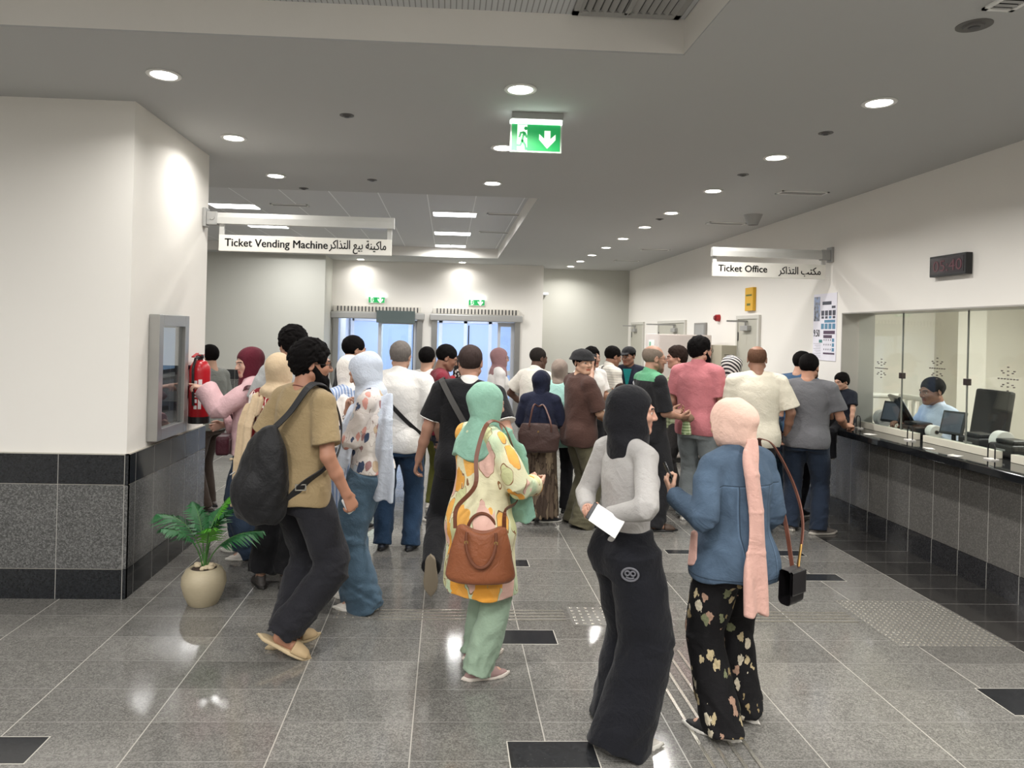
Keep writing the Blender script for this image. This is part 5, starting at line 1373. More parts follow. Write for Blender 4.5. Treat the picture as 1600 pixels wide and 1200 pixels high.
# ------------------------------------------------------------------ patterned cloth
def print_cloth(name, base, cells, scale=8.0, line=None, line_w=0.03, warp=0.25, stretch=(1, 1, 1), seed=(0, 0, 0), rough=0.85):
    """large printed shapes: one colour per cell [(share, rgb)...], optional drawn outline"""
    t = NT(name); v = t.vec(tuple(scale * q for q in stretch), (0.4, 0.3, 0.6), seed)
    nz = t.n('ShaderNodeTexNoise', _Scale=1.6, _Detail=2.0); t.l(v, nz.inputs['Vector'])
    ad = t.n('ShaderNodeMixRGB', blend_type='LINEAR_LIGHT'); ad.inputs[0].default_value = warp; t.l(v, ad.inputs[1]); t.l(nz.outputs['Color'], ad.inputs[2])
    vo = t.n('ShaderNodeTexVoronoi', _Scale=1.0); t.l(ad.outputs[0], vo.inputs['Vector'])
    sp = t.n('ShaderNodeSeparateColor'); t.l(vo.outputs['Color'], sp.inputs[0])
    stops = [(0.0, lin(base))]; p = 0
    tot = sum(c[0] for c in cells); p = 1 - tot
    for sh, rgb in cells: stops.append((p, lin(rgb))); p += sh
    col = t.ramp(sp.outputs[0], stops, True)
    if line:
        ve = t.n('ShaderNodeTexVoronoi', feature='DISTANCE_TO_EDGE', _Scale=1.0); t.l(ad.outputs[0], ve.inputs['Vector'])
        col = t.mix(t.math('MULTIPLY', t.math('LESS_THAN', ve.outputs['Distance'], line_w), t.math('GREATER_THAN', sp.outputs[1], 0.35)), col, lin(line))
    t.base(col); t.set(Roughness=rough, Specular_IOR_Level=0.25); t.bump(t.noise(11, 5, rough=.6, dist=.6), 0.55, 0.02); return t.m
def spot_cloth(name, base, petals, scale=12.0, size=0.33, stretch=(1, 1, 1), seed=(0, 0, 0), every=0.5):
    """scattered small motifs on a plain ground"""
    t = NT(name); v = t.vec(tuple(scale * q for q in stretch), (0.3, 0.5, 0.2), seed)
    nz = t.n('ShaderNodeTexNoise', _Scale=2.6, _Detail=3.0); t.l(v, nz.inputs['Vector'])
    ad = t.n('ShaderNodeMixRGB', blend_type='LINEAR_LIGHT'); ad.inputs[0].default_value = 0.35; t.l(v, ad.inputs[1]); t.l(nz.outputs['Color'], ad.inputs[2])
    vo = t.n('ShaderNodeTexVoronoi', _Scale=1.0); t.l(ad.outputs[0], vo.inputs['Vector'])
    sp = t.n('ShaderNodeSeparateColor'); t.l(vo.outputs['Color'], sp.inputs[0])
    m = t.math('MULTIPLY', t.math('LESS_THAN', vo.outputs['Distance'], size), t.math('LESS_THAN', sp.outputs[1], every))
    n = len(petals); pc = t.ramp(sp.outputs[0], [(i / n, lin(c)) for i, c in enumerate(petals)], True)
    sh = t.n('ShaderNodeHueSaturation'); t.l(pc, sh.inputs['Color']); t.l(t.math('ADD', t.math('MULTIPLY', t.noise(70, 2), 0.9), 0.5), sh.inputs['Value'])
    t.base(t.mix(m, lin(base), sh.outputs[0])); t.set(Roughness=0.85, Specular_IOR_Level=0.25); t.bump(t.noise(11, 5, rough=.6, dist=.6), 0.55, 0.02); return t.m
def stripe_cloth(name, a, b, step, width, axis=0, rot=(0, 0, 0)):
    t = NT(name); xyz = t.n('ShaderNodeSeparateXYZ'); t.l(t.vec((1, 1, 1), rot), xyz.inputs[0])
    m = t.math('LESS_THAN', t.math('FRACT', t.math('ADD', t.math('DIVIDE', xyz.outputs[axis], step), 100)), width)
    t.base(t.mix(m, lin(a), lin(b))); t.set(Roughness=0.85, Specular_IOR_Level=0.25); t.bump(t.noise(11, 5, rough=.6, dist=.6), 0.55, 0.02); return t.m
def check_cloth(name, a, b, step=0.03, c=None):
    t = NT(name); xyz = t.n('ShaderNodeSeparateXYZ'); t.l(t.vec((1, 1, 1), (0, 0, .5)), xyz.inputs[0])
    f = [t.math('LESS_THAN', t.math('FRACT', t.math('ADD', t.math('DIVIDE', xyz.outputs[i], step), 100)), 0.5) for i in (0, 2)]
    t.base(t.mix(t.math('MULTIPLY', t.math('ADD', f[0], f[1]), 0.5), lin(a), lin(b))); t.set(Roughness=0.85); return t.m

def denim_jacket(name, rgb):
    """washed denim with sewn seams across the shoulders and down the back"""
    t = NT(name); c = lin(rgb); co = t.coord(); xyz = t.n('ShaderNodeSeparateXYZ'); t.l(co, xyz.inputs[0]); X, Z = xyz.outputs[0], xyz.outputs[2]
    ax = t.math('ABSOLUTE', X)
    def band(v, at, w): return t.math('LESS_THAN', t.math('ABSOLUTE', t.math('SUBTRACT', v, at)), w)
    low = t.math('LESS_THAN', Z, 1.165)
    seam = t.math('MAXIMUM', t.math('MULTIPLY', band(ax, .085, .0022), low), t.math('MAXIMUM', t.math('MULTIPLY', band(Z, 1.165, .0022), t.math('LESS_THAN', ax, .18)), band(Z, .752, .003)))
    pale = t.math('MAXIMUM', t.math('MULTIPLY', band(ax, .091, .003), low), t.math('MULTIPLY', band(Z, 1.159, .003), t.math('LESS_THAN', ax, .18)))
    n = t.noise(5, 5, rough=.65)
    col = t.ramp(n, [(.3, tuple(v * .72 for v in c)), (.55, c), (.75, tuple(min(1, v * 1.4) for v in c))])
    col = t.mix(t.math('MULTIPLY', pale, .45), col, tuple(min(1, v * 1.9) for v in c)); col = t.mix(seam, col, tuple(v * .5 for v in c))
    t.base(col); t.set(Roughness=.9, Specular_IOR_Level=.2); t.bump(t.noise(11, 5, rough=.6, dist=.6), .6, .02); return t.m
def put(o, M):          # place a top-level thing with a world matrix
    o.matrix_world = M; return o
def fthing(f, name, label, cat, group=None):
    """a thing carried by a person: its parts are modelled in the person's frame"""
    t = thing(name, label, cat, tuple(f.pos), -math.radians(f.az), group); return t
PHONEB = flat('phone black', (22, 22, 26), 0.2); PHONES = emit('phone screen', (190, 200, 215), 0.5)
def phone(f, sd, label, off=.045, up=.085, white=False, screen=True):
    """flat phone lying in the palm of hand sd"""
    h = f.hand[sd]; o = f.wri[sd] + h['f'] * up * f.k + h['n'] * (off * .6) * f.k
    t = thing('phone', label, 'phone'); M = np.eye(4); M[:3, 0] = h['t']; M[:3, 1] = h['f']; M[:3, 2] = np.cross(h['t'], h['f']); M[:3, 3] = o
    t.matrix_world = f.mats_world() @ Matrix(M.tolist())
    MB().box((-.036, -.074, -.004), (.036, .074, .004), .003).build('case', flat('phone pale', (222, 218, 214), .3) if white else PHONEB, t)
    s_ = 1 if (np.cross(h['t'], h['f']) @ h['n']) > 0 else -1
    MB().box((-.033, -.070, .0041 if s_ > 0 else -.0046), (.033, .070, .0046 if s_ > 0 else -.0041)).build('screen', PHONES if screen else PHONEB, t)
    return t
BLACKC = cloth('black cloth', (26, 26, 29)); WHITES = flat('white shoe', (214, 208, 200), .6); WHITESOLE = flat('white sole', (226, 222, 214), .5); BLACKS = flat('black shoe', (28, 28, 30), .5)
DENIM = cloth('denim mid blue', (66, 92, 116), .22); DENIMD = cloth('denim dark', (40, 54, 74), .2); DENIML = cloth('denim wide blue', (84, 118, 146), .22)
SK_L, SK_M, SK_D, SK_DD = (206, 160, 134), (182, 134, 106), (150, 104, 80), (96, 66, 52)
HAIRB = hairm('black hair', (14, 12, 12)); HAIRBR = hairm('dark brown hair', (44, 34, 30)); HAIRG = hairm('grey hair', (104, 98, 94))

def petal_cloth(name, base, base2, petals, scale=6.0, size=0.4, stretch=(1, 1, .6), line=(120, 76, 44), every=.6, seed=(0, 0, 0), rot=(.5, .4, .7)):
    """sparse big petals with a drawn edge on a soft two tone ground"""
    t = NT(name); v = t.vec(tuple(scale * q for q in stretch), rot, seed)
    nz = t.n('ShaderNodeTexNoise', _Scale=1.7, _Detail=1.0); t.l(v, nz.inputs['Vector'])
    ad = t.n('ShaderNodeMixRGB', blend_type='LINEAR_LIGHT'); ad.inputs[0].default_value = .3; t.l(v, ad.inputs[1]); t.l(nz.outputs['Color'], ad.inputs[2])
    vo = t.n('ShaderNodeTexVoronoi', _Scale=1.0); t.l(ad.outputs[0], vo.inputs['Vector'])
    sp = t.n('ShaderNodeSeparateColor'); t.l(vo.outputs['Color'], sp.inputs[0])
    on = t.math('LESS_THAN', sp.outputs[1], every); d = vo.outputs['Distance']
    r = t.math('ADD', t.math('MULTIPLY', sp.outputs[2], size * .5), size * .6)
    n = len(petals); pc = t.ramp(sp.outputs[0], [(i / n, lin(c)) for i, c in enumerate(petals)], True)
    b = t.ramp(t.noise(3.2, 2, t.vec((1, 1, .6), (.2, .6, .1))), [(.42, lin(base)), (.56, lin(base2))])
    c = t.mix(t.math('MULTIPLY', on, t.math('LESS_THAN', d, r)), b, pc)
    if line:
        ring = t.math('LESS_THAN', t.math('ABSOLUTE', t.math('SUBTRACT', d, t.math('ADD', r, .02))), .016)
        c = t.mix(t.math('MULTIPLY', ring, t.math('GREATER_THAN', sp.outputs[0], .3)), c, lin(line))
    t.base(c); t.set(Roughness=.85, Specular_IOR_Level=.25); t.bump(t.noise(11, 5, rough=.6, dist=.6), .55, .02); return t.m

def smooth_path(P, n=6):
    P = [A(*p) for p in P]; out = []
    for i in range(len(P) - 1):
        p0, p1, p2, p3 = P[max(i - 1, 0)], P[i], P[i + 1], P[min(i + 2, len(P) - 1)]
        for q in range(n):
            s = q / n; out.append(tuple(.5 * (2 * p1 + (p2 - p0) * s + (2 * p0 - 5 * p1 + 4 * p2 - p3) * s * s + (3 * p1 - p0 - 3 * p2 + p3) * s ** 3)))
    out.append(tuple(P[-1])); return out
def strap_sides(P, centre):
    """ribbon lies flat on the body: width runs across both the path and the outward direction"""
    S = []
    for i, p in enumerate(P):
        tg = nrm(A(*P[min(i + 1, len(P) - 1)]) - A(*P[max(i - 1, 0)])); out = A(*p) - A(*centre); S.append(tuple(nrm(np.cross(tg, out))))
    return S
# ---- woman in a grey top seen from behind, black hijab, wide black trousers
f = Fig('woman in black hijab, fitted grey top and wide black trousers holding white paper behind her', .845, 3.24, 66, 1.60, True, w=.98, head=(36, 4, 0), vox=.0055, facefine=.0035, col=(204, 150, 124),
        rh=dict(at=(.085, -.17, 1.035), pole=(.8, -.3, -.5), dir=(-.62, -.55, -.2), palm=(-.35, -.45, .6), curl=.6), lh=dict(at=(-.05, -.18, 1.03), pole=(-1, .6, 0), dir=(.85, -.35, -.1), palm=(.2, -.5, .7), curl=.5),
        rf=dict(at=(.12, -.08), toe=22), lf=dict(at=(-.10, .08), toe=4))
f.body()
f.top(cloth('heather grey jersey', (166, 163, 160), .06), 'top', hem=.97, ease=.008, sleeve='long', long_r=(.056, .054, .038), amp=.003, fold=20, flare=0)
tr = f.trousers(cloth('wide black crepe', (19, 20, 26), .1), waist=1.035, r=(.13, .136, .15), hem=-.01, ease=.014, amp=.009, fold=15, seat=1.02)
f.hijab(cloth('black hijab jersey', (17, 17, 22), .1, .8), cowl=1.40, wide=.78, amp=.003, face=1.0, extra=[ell(f.hp((0, -.06, -.06)), (.085, .08, .09))])
f.shoes(WHITES, WHITESOLE, 'sneaker')
hp0, hn0 = f.hit(tr, (.58, -.83, .78), (-.52, .9, 0)); em = flat('grey emblem', (98, 98, 104), .6)
M = Matrix.Translation(hp0 + hn0 * .003) @ Vector(hn0).to_track_quat('Z', 'Y').to_matrix().to_4x4(); b = MB()
ring = lambda cx, cz, rx, rz, n=22: [tuple(M @ Vector((cx + rx * math.cos(a), cz + rz * math.sin(a), 0))) for a in np.linspace(0, 2 * math.pi, n, endpoint=False)]
b.sweep(ring(0, 0, .036, .028), .005, 6, True); b.sweep(ring(-.012, .005, .010, .010), .004, 6, True); b.sweep(ring(.012, .005, .010, .010), .004, 6, True); b.sweep([tuple(M @ Vector((x, -.012 - .006 * math.cos(x * 80), 0))) for x in np.linspace(-.018, .018, 7)], .004, 6)
b.build('emblem', em, f.root, True)
t = thing('paper_sheet', 'folded white paper held behind her back by the woman in the grey top', 'paper')
t.matrix_world = f.mats_world() @ Matrix.Translation((.14, -.215, 1.025)) @ Matrix.Rotation(math.radians(28), 4, 'Z') @ Matrix.Rotation(math.radians(24), 4, 'Y') @ Matrix.Rotation(math.radians(-18), 4, 'X')
MB().box((-.07, -.003, -.042), (.07, .003, .042), .002).build('sheet', flat('bright paper', (240, 240, 238), .6), t)
MB().box((-.09, .0035, -.04), (.04, .010, .04), .003).build('backing_case', PHONEB, t)

# ---- woman in a denim jacket
f = Fig('woman in denim jacket, pink head wrap with hanging tail and black floral trousers', 1.36, 3.24, -22, 1.55, True, w=1.1, head=(-12, 16, 0), vox=.0055, col=(206, 158, 130),
        lh=dict(at=(-.255, .135, 1.09), pole=(-.35, -.6, -1), dir=(-.2, .4, .85), palm=(.75, -.4, .3), curl=.75, thumb=.6), rh=dict(at=(.21, .13, .86), pole=(.15, -1, 0)),
        rf=dict(at=(.15, .06), toe=-5), lf=dict(at=(-.08, -.03), toe=-32))
f.body()
f.top(denim_jacket('denim jacket', (76, 93, 112)), 'denim_jacket', hem=.82, ease=.038, sleeve='long', long_r=(.076, .068, .054), amp=.010, fold=17, flare=.035, collar=True)
f.trousers(spot_cloth('black floral trousers', (20, 19, 21), [(186, 170, 134), (150, 132, 96), (200, 190, 168), (122, 126, 96), (172, 140, 120)], 17, 36 / 100, (1.2, 1.2, .75), every=.72), waist=1.0, r=(.118, .10, .104), hem=.02, ease=.02, amp=.009, fold=15)
HJ = cloth('dusty pink hijab', (226, 190, 174), .08); HT = cloth('dusty pink scarf', (206, 164, 152), .1)
f.hijab(HJ, cowl=1.47, amp=.004, fold=30, bun=.05, low=False, extra=[cone(f.hp((0, -.075, -.075)), f.hp((0, -.09, -.13)), .055, .034)])
f.drape(HT, 'scarf_tail', [f.hp((-.015, -.11, -.10)), f.sp((-.045, -.165, 1.38)), f.sp((-.04, -.19, 1.2)), f.sp((-.045, -.20, 1.0)), f.sp((-.07, -.23, .70))], [.03, .048, .056, .062, .07], .019, (1, .1, 0), .009, 6)
f.drape(HT, 'scarf_end', [(-.2, .04, .93), (-.215, .03, .78)], [.02, .03], .01, (0, 1, 0), .003, 8)
f.shoes(flat('black canvas', (24, 24, 26), .7), WHITESOLE, 'sneaker', sm=BLACKS)
phone(f, -1, 'black phone in the raised hand of the woman in the denim jacket', screen=False)
t = fthing(f, 'shoulder_bag', 'small black shoulder bag with brown strap at the hip of the woman in denim', 'bag')
v = Vol(A(.1, -.32, .55), A(.36, .12, .9), .006); v.add(rbox((.125, -.20, .72), (.10, .032, .078), Rz(12), .02)); v.wrinkle(folds(3, .002, 30)); v.mesh('body', flat('black leather', (26, 24, 26), .4), t)
v = Vol(A(.1, -.32, .55), A(.38, .12, .9), .005); v.add(rbox((.133, -.236, .745), (.085, .008, .055), Rz(12), .006)); v.mesh('flap', flat('black leather flap', (34, 32, 34), .35), t)
pp = smooth_path([A(.20, -.19, .79), A(.285, -.14, .97), A(.30, -.075, 1.13), f.sh[1] + A(.045, -.035, .06), f.sh[1] + A(.01, .0, .098), f.sh[1] + A(.03, .05, .07), A(.295, .05, 1.13), A(.30, -.02, .97), A(.20, -.16, .79)])
b = MB(); b.sweep(pp, .1, flat_=(.010, .0025), side=strap_sides(pp, A(.1, -.02, 1.05))); b.build('strap', flat('brown strap', (112, 66, 50), .5), t)
b = MB(); b.sweep([(.20, -.195, .80), (.213, -.187, .83), (.226, -.18, .86), (.24, -.172, .89)], .006, 6); b.build('chain', flat('brass chain', (176, 140, 80), .3, .9), t)

# ---- woman in a flowered kaftan with sage hijab
f = Fig('woman in sage green hijab and long orange flowered tunic over green trousers', .20, 3.84, 60, 1.555, True, w=1.14, head=(4, 8, 0), vox=.0055, col=(206, 158, 132),
        rh=dict(at=(.11, .27, .985), pole=(1, -.7, -.6), dir=(-.35, .85, .0), palm=(-.3, -.2, 1), curl=.8), lh=dict(at=(-.04, .30, .97), pole=(-1, -.4, -.3), dir=(.6, .7, .1), palm=(.2, -.2, 1), curl=.8),
        rf=dict(at=(.11, -.06), toe=14), lf=dict(at=(-.10, .06), toe=6))
f.body()
KAF = petal_cloth('flowered kaftan', (226, 220, 184), (196, 212, 178), [(228, 160, 66), (236, 178, 92), (224, 184, 170), (206, 208, 158), (230, 166, 78)], 8.5, .66, (1.35, 1.35, .7), (140, 100, 66), .85)
f.top(KAF, 'tunic', hem=.50, ease=.036, sleeve='long', long_r=(.078, .08, .068), amp=.010, fold=14, flare=.035, neck_z=1.47)
f.trousers(cloth('sage trousers', (140, 160, 140), .1), waist=1.0, r=(.105, .094, .09), hem=.03, ease=.012, amp=.009, fold=15)
SAGE = cloth('sage hijab', (138, 180, 160), .1)
f.hijab(SAGE, cowl=1.33, wide=1.24, amp=.0055, front=.03)
f.drape(SAGE, 'scarf_front', [f.sp((.09, .07, 1.43)), f.sp((.135, .14, 1.28)), f.sp((.14, .18, 1.12)), (.13, .215, .80)], [.08, .08, .075, .07], .014, (.5, .8, 0), .008, 6)
f.shoes(flat('mauve knit', (150, 122, 118), .75), flat('pale sole', (206, 196, 186), .5), 'sneaker')
t = fthing(f, 'handbag', 'tan brown leather handbag with two round handles against the flowered tunic', 'handbag')
TAN = cloth('tan leather', (132, 78, 50), .1, .45); TAND = flat('dark tan leather', (104, 58, 36), .45)
BR = Rz(56); bc = A(.215, -.13, .705)
v = Vol(bc - .3, bc + .3, .006); v.add(loft(bc + A(0, 0, -.145), bc + A(0, 0, .14), BR @ A(1, 0, 0), [(0, .16, .075), (.1, .182, .082), (.6, .155, .06), (1, .125, .035)], k=.02), .01)
v.cut(ell(bc + A(0, 0, .19), (.10, .15, .085), BR), .02); v.wrinkle(folds(5, .0022, 18)); v.mesh('body', TAN, t)
hw = lambda x, y, z: tuple(bc + BR @ A(x, y, z))
for s_, dy in ((1, -.072), (-1, .06)):
    b = MB(); b.sweep([hw(.075 * math.cos(a), -.062 - .026 * math.sin(a), .085 - .135 * math.sin(a)) if s_ > 0 else hw(.075 * math.cos(a), dy, .085 + .10 * math.sin(a)) for a in np.linspace(-.25, math.pi + .25, 26)], .0085, 8); b.build('handle', TAND, t, True)
pp = smooth_path([hw(-.135, 0, .12), hw(-.13, 0.02, .22), tuple(f.sp((.23, -.19, 1.18))), tuple(f.sp((.19, -.16, 1.34))), tuple(f.sh[1] + A(-.02, -.06, .085)), tuple(f.sh[1] + A(-.03, .02, .10)), tuple(f.sh[1] + A(-.03, .09, .03)), tuple(f.sp((.16, .18, 1.2))), tuple(f.sp((.20, .13, 1.05))), hw(.12, .0, .22), hw(.115, 0, .12)])
b = MB(); b.sweep(pp, .1, flat_=(.011, .002), side=strap_sides(pp, f.sp((.0, 0, 1.15)))); b.build('strap', TAND, t)
for x in (-.075, .075):
    b = MB(); b.cyl(hw(x, -.072, .07), hw(x, -.058, .07), .01, seg=12); b.build('ring', flat('brass', (180, 150, 96), .3, .9), t)

# ---- bearded man in an olive T-shirt walking with a backpack
f = Fig('bearded man in olive T-shirt and black trousers walking past with a black backpack', -.84, 4.12, 42, 1.78, head=(30, 4, 0), vox=.0055, lean=3, col=(178, 122, 92), sink=.03,
        rh=dict(at=(.30, .10, .90), pole=(.3, -1, 0), curl=.75, thumb=.6), lh=dict(at=(-.30, .02, .90), pole=(-.4, -1, 0), curl=.6),
        rf=dict(at=(.105, -.16), up=.068, pitch=27, toe=45, pole=(.54, .84, 0)), lf=dict(at=(-.03, -.05), toe=12))
f.body()
OLIVE = cloth('olive cotton', (150, 131, 98), .07)
f.top(OLIVE, 'tshirt', hem=.845, ease=.03, frac=.80, slr=(.076, .092), amp=.0075, fold=13, flare=.02)
f.trousers(cloth('loose black trousers', (31, 31, 36), .12), waist=1.0, r=(.112, .10, .092), hem=.055, ease=.01, amp=.010, fold=14)
f.hair(HAIRB, 'curly', thick=.95); f.beard(HAIRB, 1.9, 1.28); f.glasses(BLACK)
f.shoes(flat('tan slipper', (178, 154, 118), .7), flat('tan slipper sole', (190, 170, 136), .7), 'slipper', 'slipper')
b = MB(); b.sweep(f.loop(f.sp((0, 0, 1.475)), f.R @ A(0, .35, 1), off=.004, rmax=.12, tor=[cone(f.neck0, f.neck1, .064 * f.k)]), .003, 6, True); b.build('cord', flat('dark red cord', (92, 32, 30), .6), f.root, True)
t = fthing(f, 'backpack', 'soft black drawstring backpack on the back of the man in the olive T-shirt', 'backpack')
BP = cloth('black nylon', (22, 22, 24), .15, .55)
bc = f.sp((-.015, -.245, 1.02)); RB = Rz(16); v = Vol(bc - .36, bc + .36, .006)
v.add(loft(bc + A(-.03, -.01, -.27), bc + A(.04, 0.03, .27), RB @ A(1, 0, 0), [(0, .13, .07), (.12, .175, .10), (.45, .17, .105), (.8, .115, .08), (1, .03, .03)], k=.03), .01)
v.add(ell(bc + RB @ A(-.04, -.085, -.10), (.11, .05, .11), RB), .04); v.wrinkle(folds(11, .010, 16)); v.wrinkle(folds(12, .004, 40)); v.mesh('bag', BP, t)
sp_ = [bc + A(.04, .05, .25), f.sp((.09, -.16, 1.36)), f.sh[1] + A(-.045, -.075, .085), f.sh[1] + A(-.05, .0, .105), f.sh[1] + A(-.045, .08, .06), f.sp((.14, .16, 1.28)), f.sp((.20, .10, 1.13)), f.sp((.215, -.01, 1.05)), f.sp((.19, -.11, .98)), bc + RB @ A(.13, .04, -.17)]
pp = smooth_path(sp_); b = MB(); b.sweep(pp, .1, flat_=(.024, .003), side=strap_sides(pp, f.sp((.05, 0, 1.2)))); b.build('strap', flat('black webbing', (30, 30, 33), .6), t)
bk = A(*pp[-6]); n_ = nrm(A(.8, -.6, 0))
b = MB(); Mb = Matrix.Translation(bk + n_ * .006) @ Vector(n_).to_track_quat('Z', 'Y').to_matrix().to_4x4()
for q in (-.018, .012): b.box((-.03, q, 0), (.03, q + .006, .004), M=Mb)
for q in (-.03, .024): b.box((q, -.018, 0), (q + .006, .018, .004), M=Mb)
b.build('buckle', flat('steel buckle', (170, 168, 160), .3, .8), t)
b = MB(); b.sweep([tuple(bc + A(-.15, -.10 + .01 * i, -.02 + .004 * i)) for i in range(4)], .004, 6); b.build('zip_pull', flat('zip pull', (160, 160, 160), .3, .8), t)
t = fthing(f, 'tissue_pack', 'white tissue pack in the lowered hand of the man in the olive T-shirt', 'tissue')
h = f.hand[1]; o = f.wri[1] + h['f'] * .075 + h['n'] * .028
v = Vol(o - .09, o + .09, .005); v.add(rbox(o, (.012, .03, .05), np.stack([h['n'], h['t'], h['f']], 1), .008)); v.mesh('pack', flat('tissue white', (232, 232, 234), .5), t)
MB().box((-.014, -.012, -.03), (.014, .012, -.026), M=Matrix.Translation(o)).build('label_strip', flat('pale blue strip', (190, 204, 216), .5), t)
# ------------------------------------------------------------------ the rest of the people, nearest the vending machine first
def loc(px, py, az, p):
    """a point of the hall in the frame of a person standing at px, py and facing az"""
    a = math.radians(az); dx, dy = p[0] - px, p[1] - py
    return (dx * math.cos(a) - dy * math.sin(a), dx * math.sin(a) + dy * math.cos(a), p[2])
def cross_strap(f, name, label, cat, mat, normal, c=(0, 0, 1.2), wid=.018, bag=None, bagm=None, bagsize=(.08, .035, .06)):
    t = fthing(f, name, label, cat)
    L_ = f.loop(f.sp(c), f.R @ A(*normal), off=.015)
    b = MB(); b.sweep([tuple(q) for q in L_], .1, 8, True, flat_=(wid, .0025), side=[tuple(nrm(f.R @ A(*normal)))] * len(L_)); b.build('strap', mat, t)
    if bag is not None:
        o = A(*bag); v = Vol(o - .2, o + .2, .008); v.add(rbox(o, bagsize, None, .02)); v.wrinkle(folds(f.seed, .003, 25)); v.mesh('body', bagm or mat, t)
        b = MB(); b.box(tuple(o + A(-bagsize[0] * .8, -bagsize[1] - .004, bagsize[2] * .5)), tuple(o + A(bagsize[0] * .8, -bagsize[1] + .004, bagsize[2] * .62))); b.build('zip', flat('dull zip', (120, 116, 110), .4, .6), t)
    return t

# woman touching the machine
x, y, az = -1.56, 5.72, -97
hd = loc(x, y, az, (-1.895, 5.62, 1.335))
f = Fig('woman in maroon hijab and loose pink top touching the vending machine screen', x, y, az, 1.665, True, head=(-34, 10, 0), facefine=.0045, vox=.007, col=(214, 168, 144),
        lh=dict(at=hd, pole=(-.5, -.3, -1), dir=(.05, .9, .22), palm=(.2, .3, -1), curl=.5, point=True), rh=dict(at=(.16, .24, 1.02), pole=(.4, -1, -.2)), rf=dict(at=(.09, .05), toe=10), lf=dict(at=(-.09, -.04), toe=-12))
f.body(); PINK = cloth('pale pink blouse', (222, 184, 188), .06)
f.top(PINK, 'blouse', hem=.86, ease=.036, sleeve='long', long_r=(.078, .088, .095), amp=.008, fold=14, flare=.03)
f.trousers(cloth('dark wide jeans', (52, 66, 86), .2), waist=1.0, r=(.11, .092, .10), hem=.02, amp=.008)
f.hijab(cloth('maroon hijab', (92, 30, 44), .12), cowl=1.37, wide=.95, amp=.004); f.shoes(WHITES, WHITESOLE)
cross_strap(f, 'crossbody_bag', 'maroon crossbody bag at the front of the woman touching the machine', 'bag', flat('maroon strap', (70, 24, 34), .5), (.7, 0, .7), bag=f.sp((-.11, .19, .95)), bagm=cloth('maroon leather', (62, 24, 34), .15, .45), bagsize=(.11, .05, .075))
# man behind the extinguisher
f = Fig('man in grey-green T-shirt and brown trousers partly hidden behind the pillar corner', -2.36, 7.15, -70, 1.635, vox=.009, rf=dict(at=(.1, .05)), lf=dict(at=(-.1, -.05)), head=(0, 10, 0), lh=dict(at=(-.2, .2, .95)))
f.body(); f.top(cloth('grey green cotton', (118, 121, 116), .06), 'tshirt', hem=.85, ease=.028, amp=.006); f.trousers(cloth('brown trousers', (58, 48, 42), .15), r=(.10, .078, .062)); f.hair(HAIRB, 'short'); f.shoes(flat('brown shoe', (50, 38, 30), .5), BLACKS, 'low')
# tall curly man
f = Fig('tall man with black curly hair in light grey T-shirt behind the beige hijab', -1.215, 5.62, -25, 1.825, head=(-15, 6, 0), vox=.008, col=SK_M, lh=dict(at=(-.34, .06, .93), pole=(-.4, -1, 0)), rf=dict(at=(.13, .02)), lf=dict(at=(-.12, 0)))
f.body(); f.top(cloth('light grey cotton', (168, 170, 170), .06), 'tshirt', hem=.85, ease=.034, slr=(.08, .094), amp=.007); f.trousers(BLACKC, r=(.105, .085, .075)); f.hair(HAIRB, 'curly', thick=1.2); f.shoes(BLACKS, BLACKS)
# beige hijab
f = Fig('woman in long beige hijab, red and white patterned top and black trousers', -1.19, 5.02, 22, 1.645, True, head=(-8, 4, 0), vox=.007, lh=dict(at=(-.18, .22, 1.0)), rh=dict(at=(.16, .24, 1.02)), rf=dict(at=(.07, .05), toe=-10), lf=dict(at=(-.09, -.02), toe=-50))
f.body(); f.top(print_cloth('red and white print', (150, 44, 50), [(.3, (226, 214, 206)), (.12, (190, 150, 130)), (.12, (120, 34, 42))], 11, (240, 232, 226), .05, .35, (1.6, 1.6, .6)), 'top', hem=.86, ease=.03, sleeve='long', long_r=(.07, .066, .056), amp=.006)
f.trousers(cloth('black wide cotton', (26, 26, 29), .15), waist=1.0, r=(.115, .105, .10), hem=.10, amp=.008)
BEI = cloth('beige hijab', (200, 178, 148), .1)
f.hijab(BEI, cowl=1.40, wide=.92, amp=.0055, fold=28, extra=[ell(f.sp((0, -.01, 1.47)), (.115, .115, .06))])
f.drape(BEI, 'scarf_tail', [f.sp((-.10, -.10, 1.42)), f.sp((-.17, -.15, 1.22)), f.sp((-.19, -.17, .95)), f.sp((-.20, -.17, .62))], [.06, .085, .09, .085], .02, (1, -.3, 0), .012, 8)
f.shoes(flat('grey boots', (72, 68, 66), .6), flat('grey boot sole', (44, 42, 40), .6), 'low')
# black T-shirt man
f = Fig('man with black hair in black T-shirt looking away beyond the pale hijabs', -.90, 6.6, 62, 1.765, vox=.009, col=(196, 146, 118), head=(0, 8, 0))
f.body(); f.top(BLACKC, 'tshirt', hem=.86, ease=.028); f.trousers(DENIMD); f.hair(HAIRB, 'short'); f.shoes(BLACKS, BLACKS, 'low')
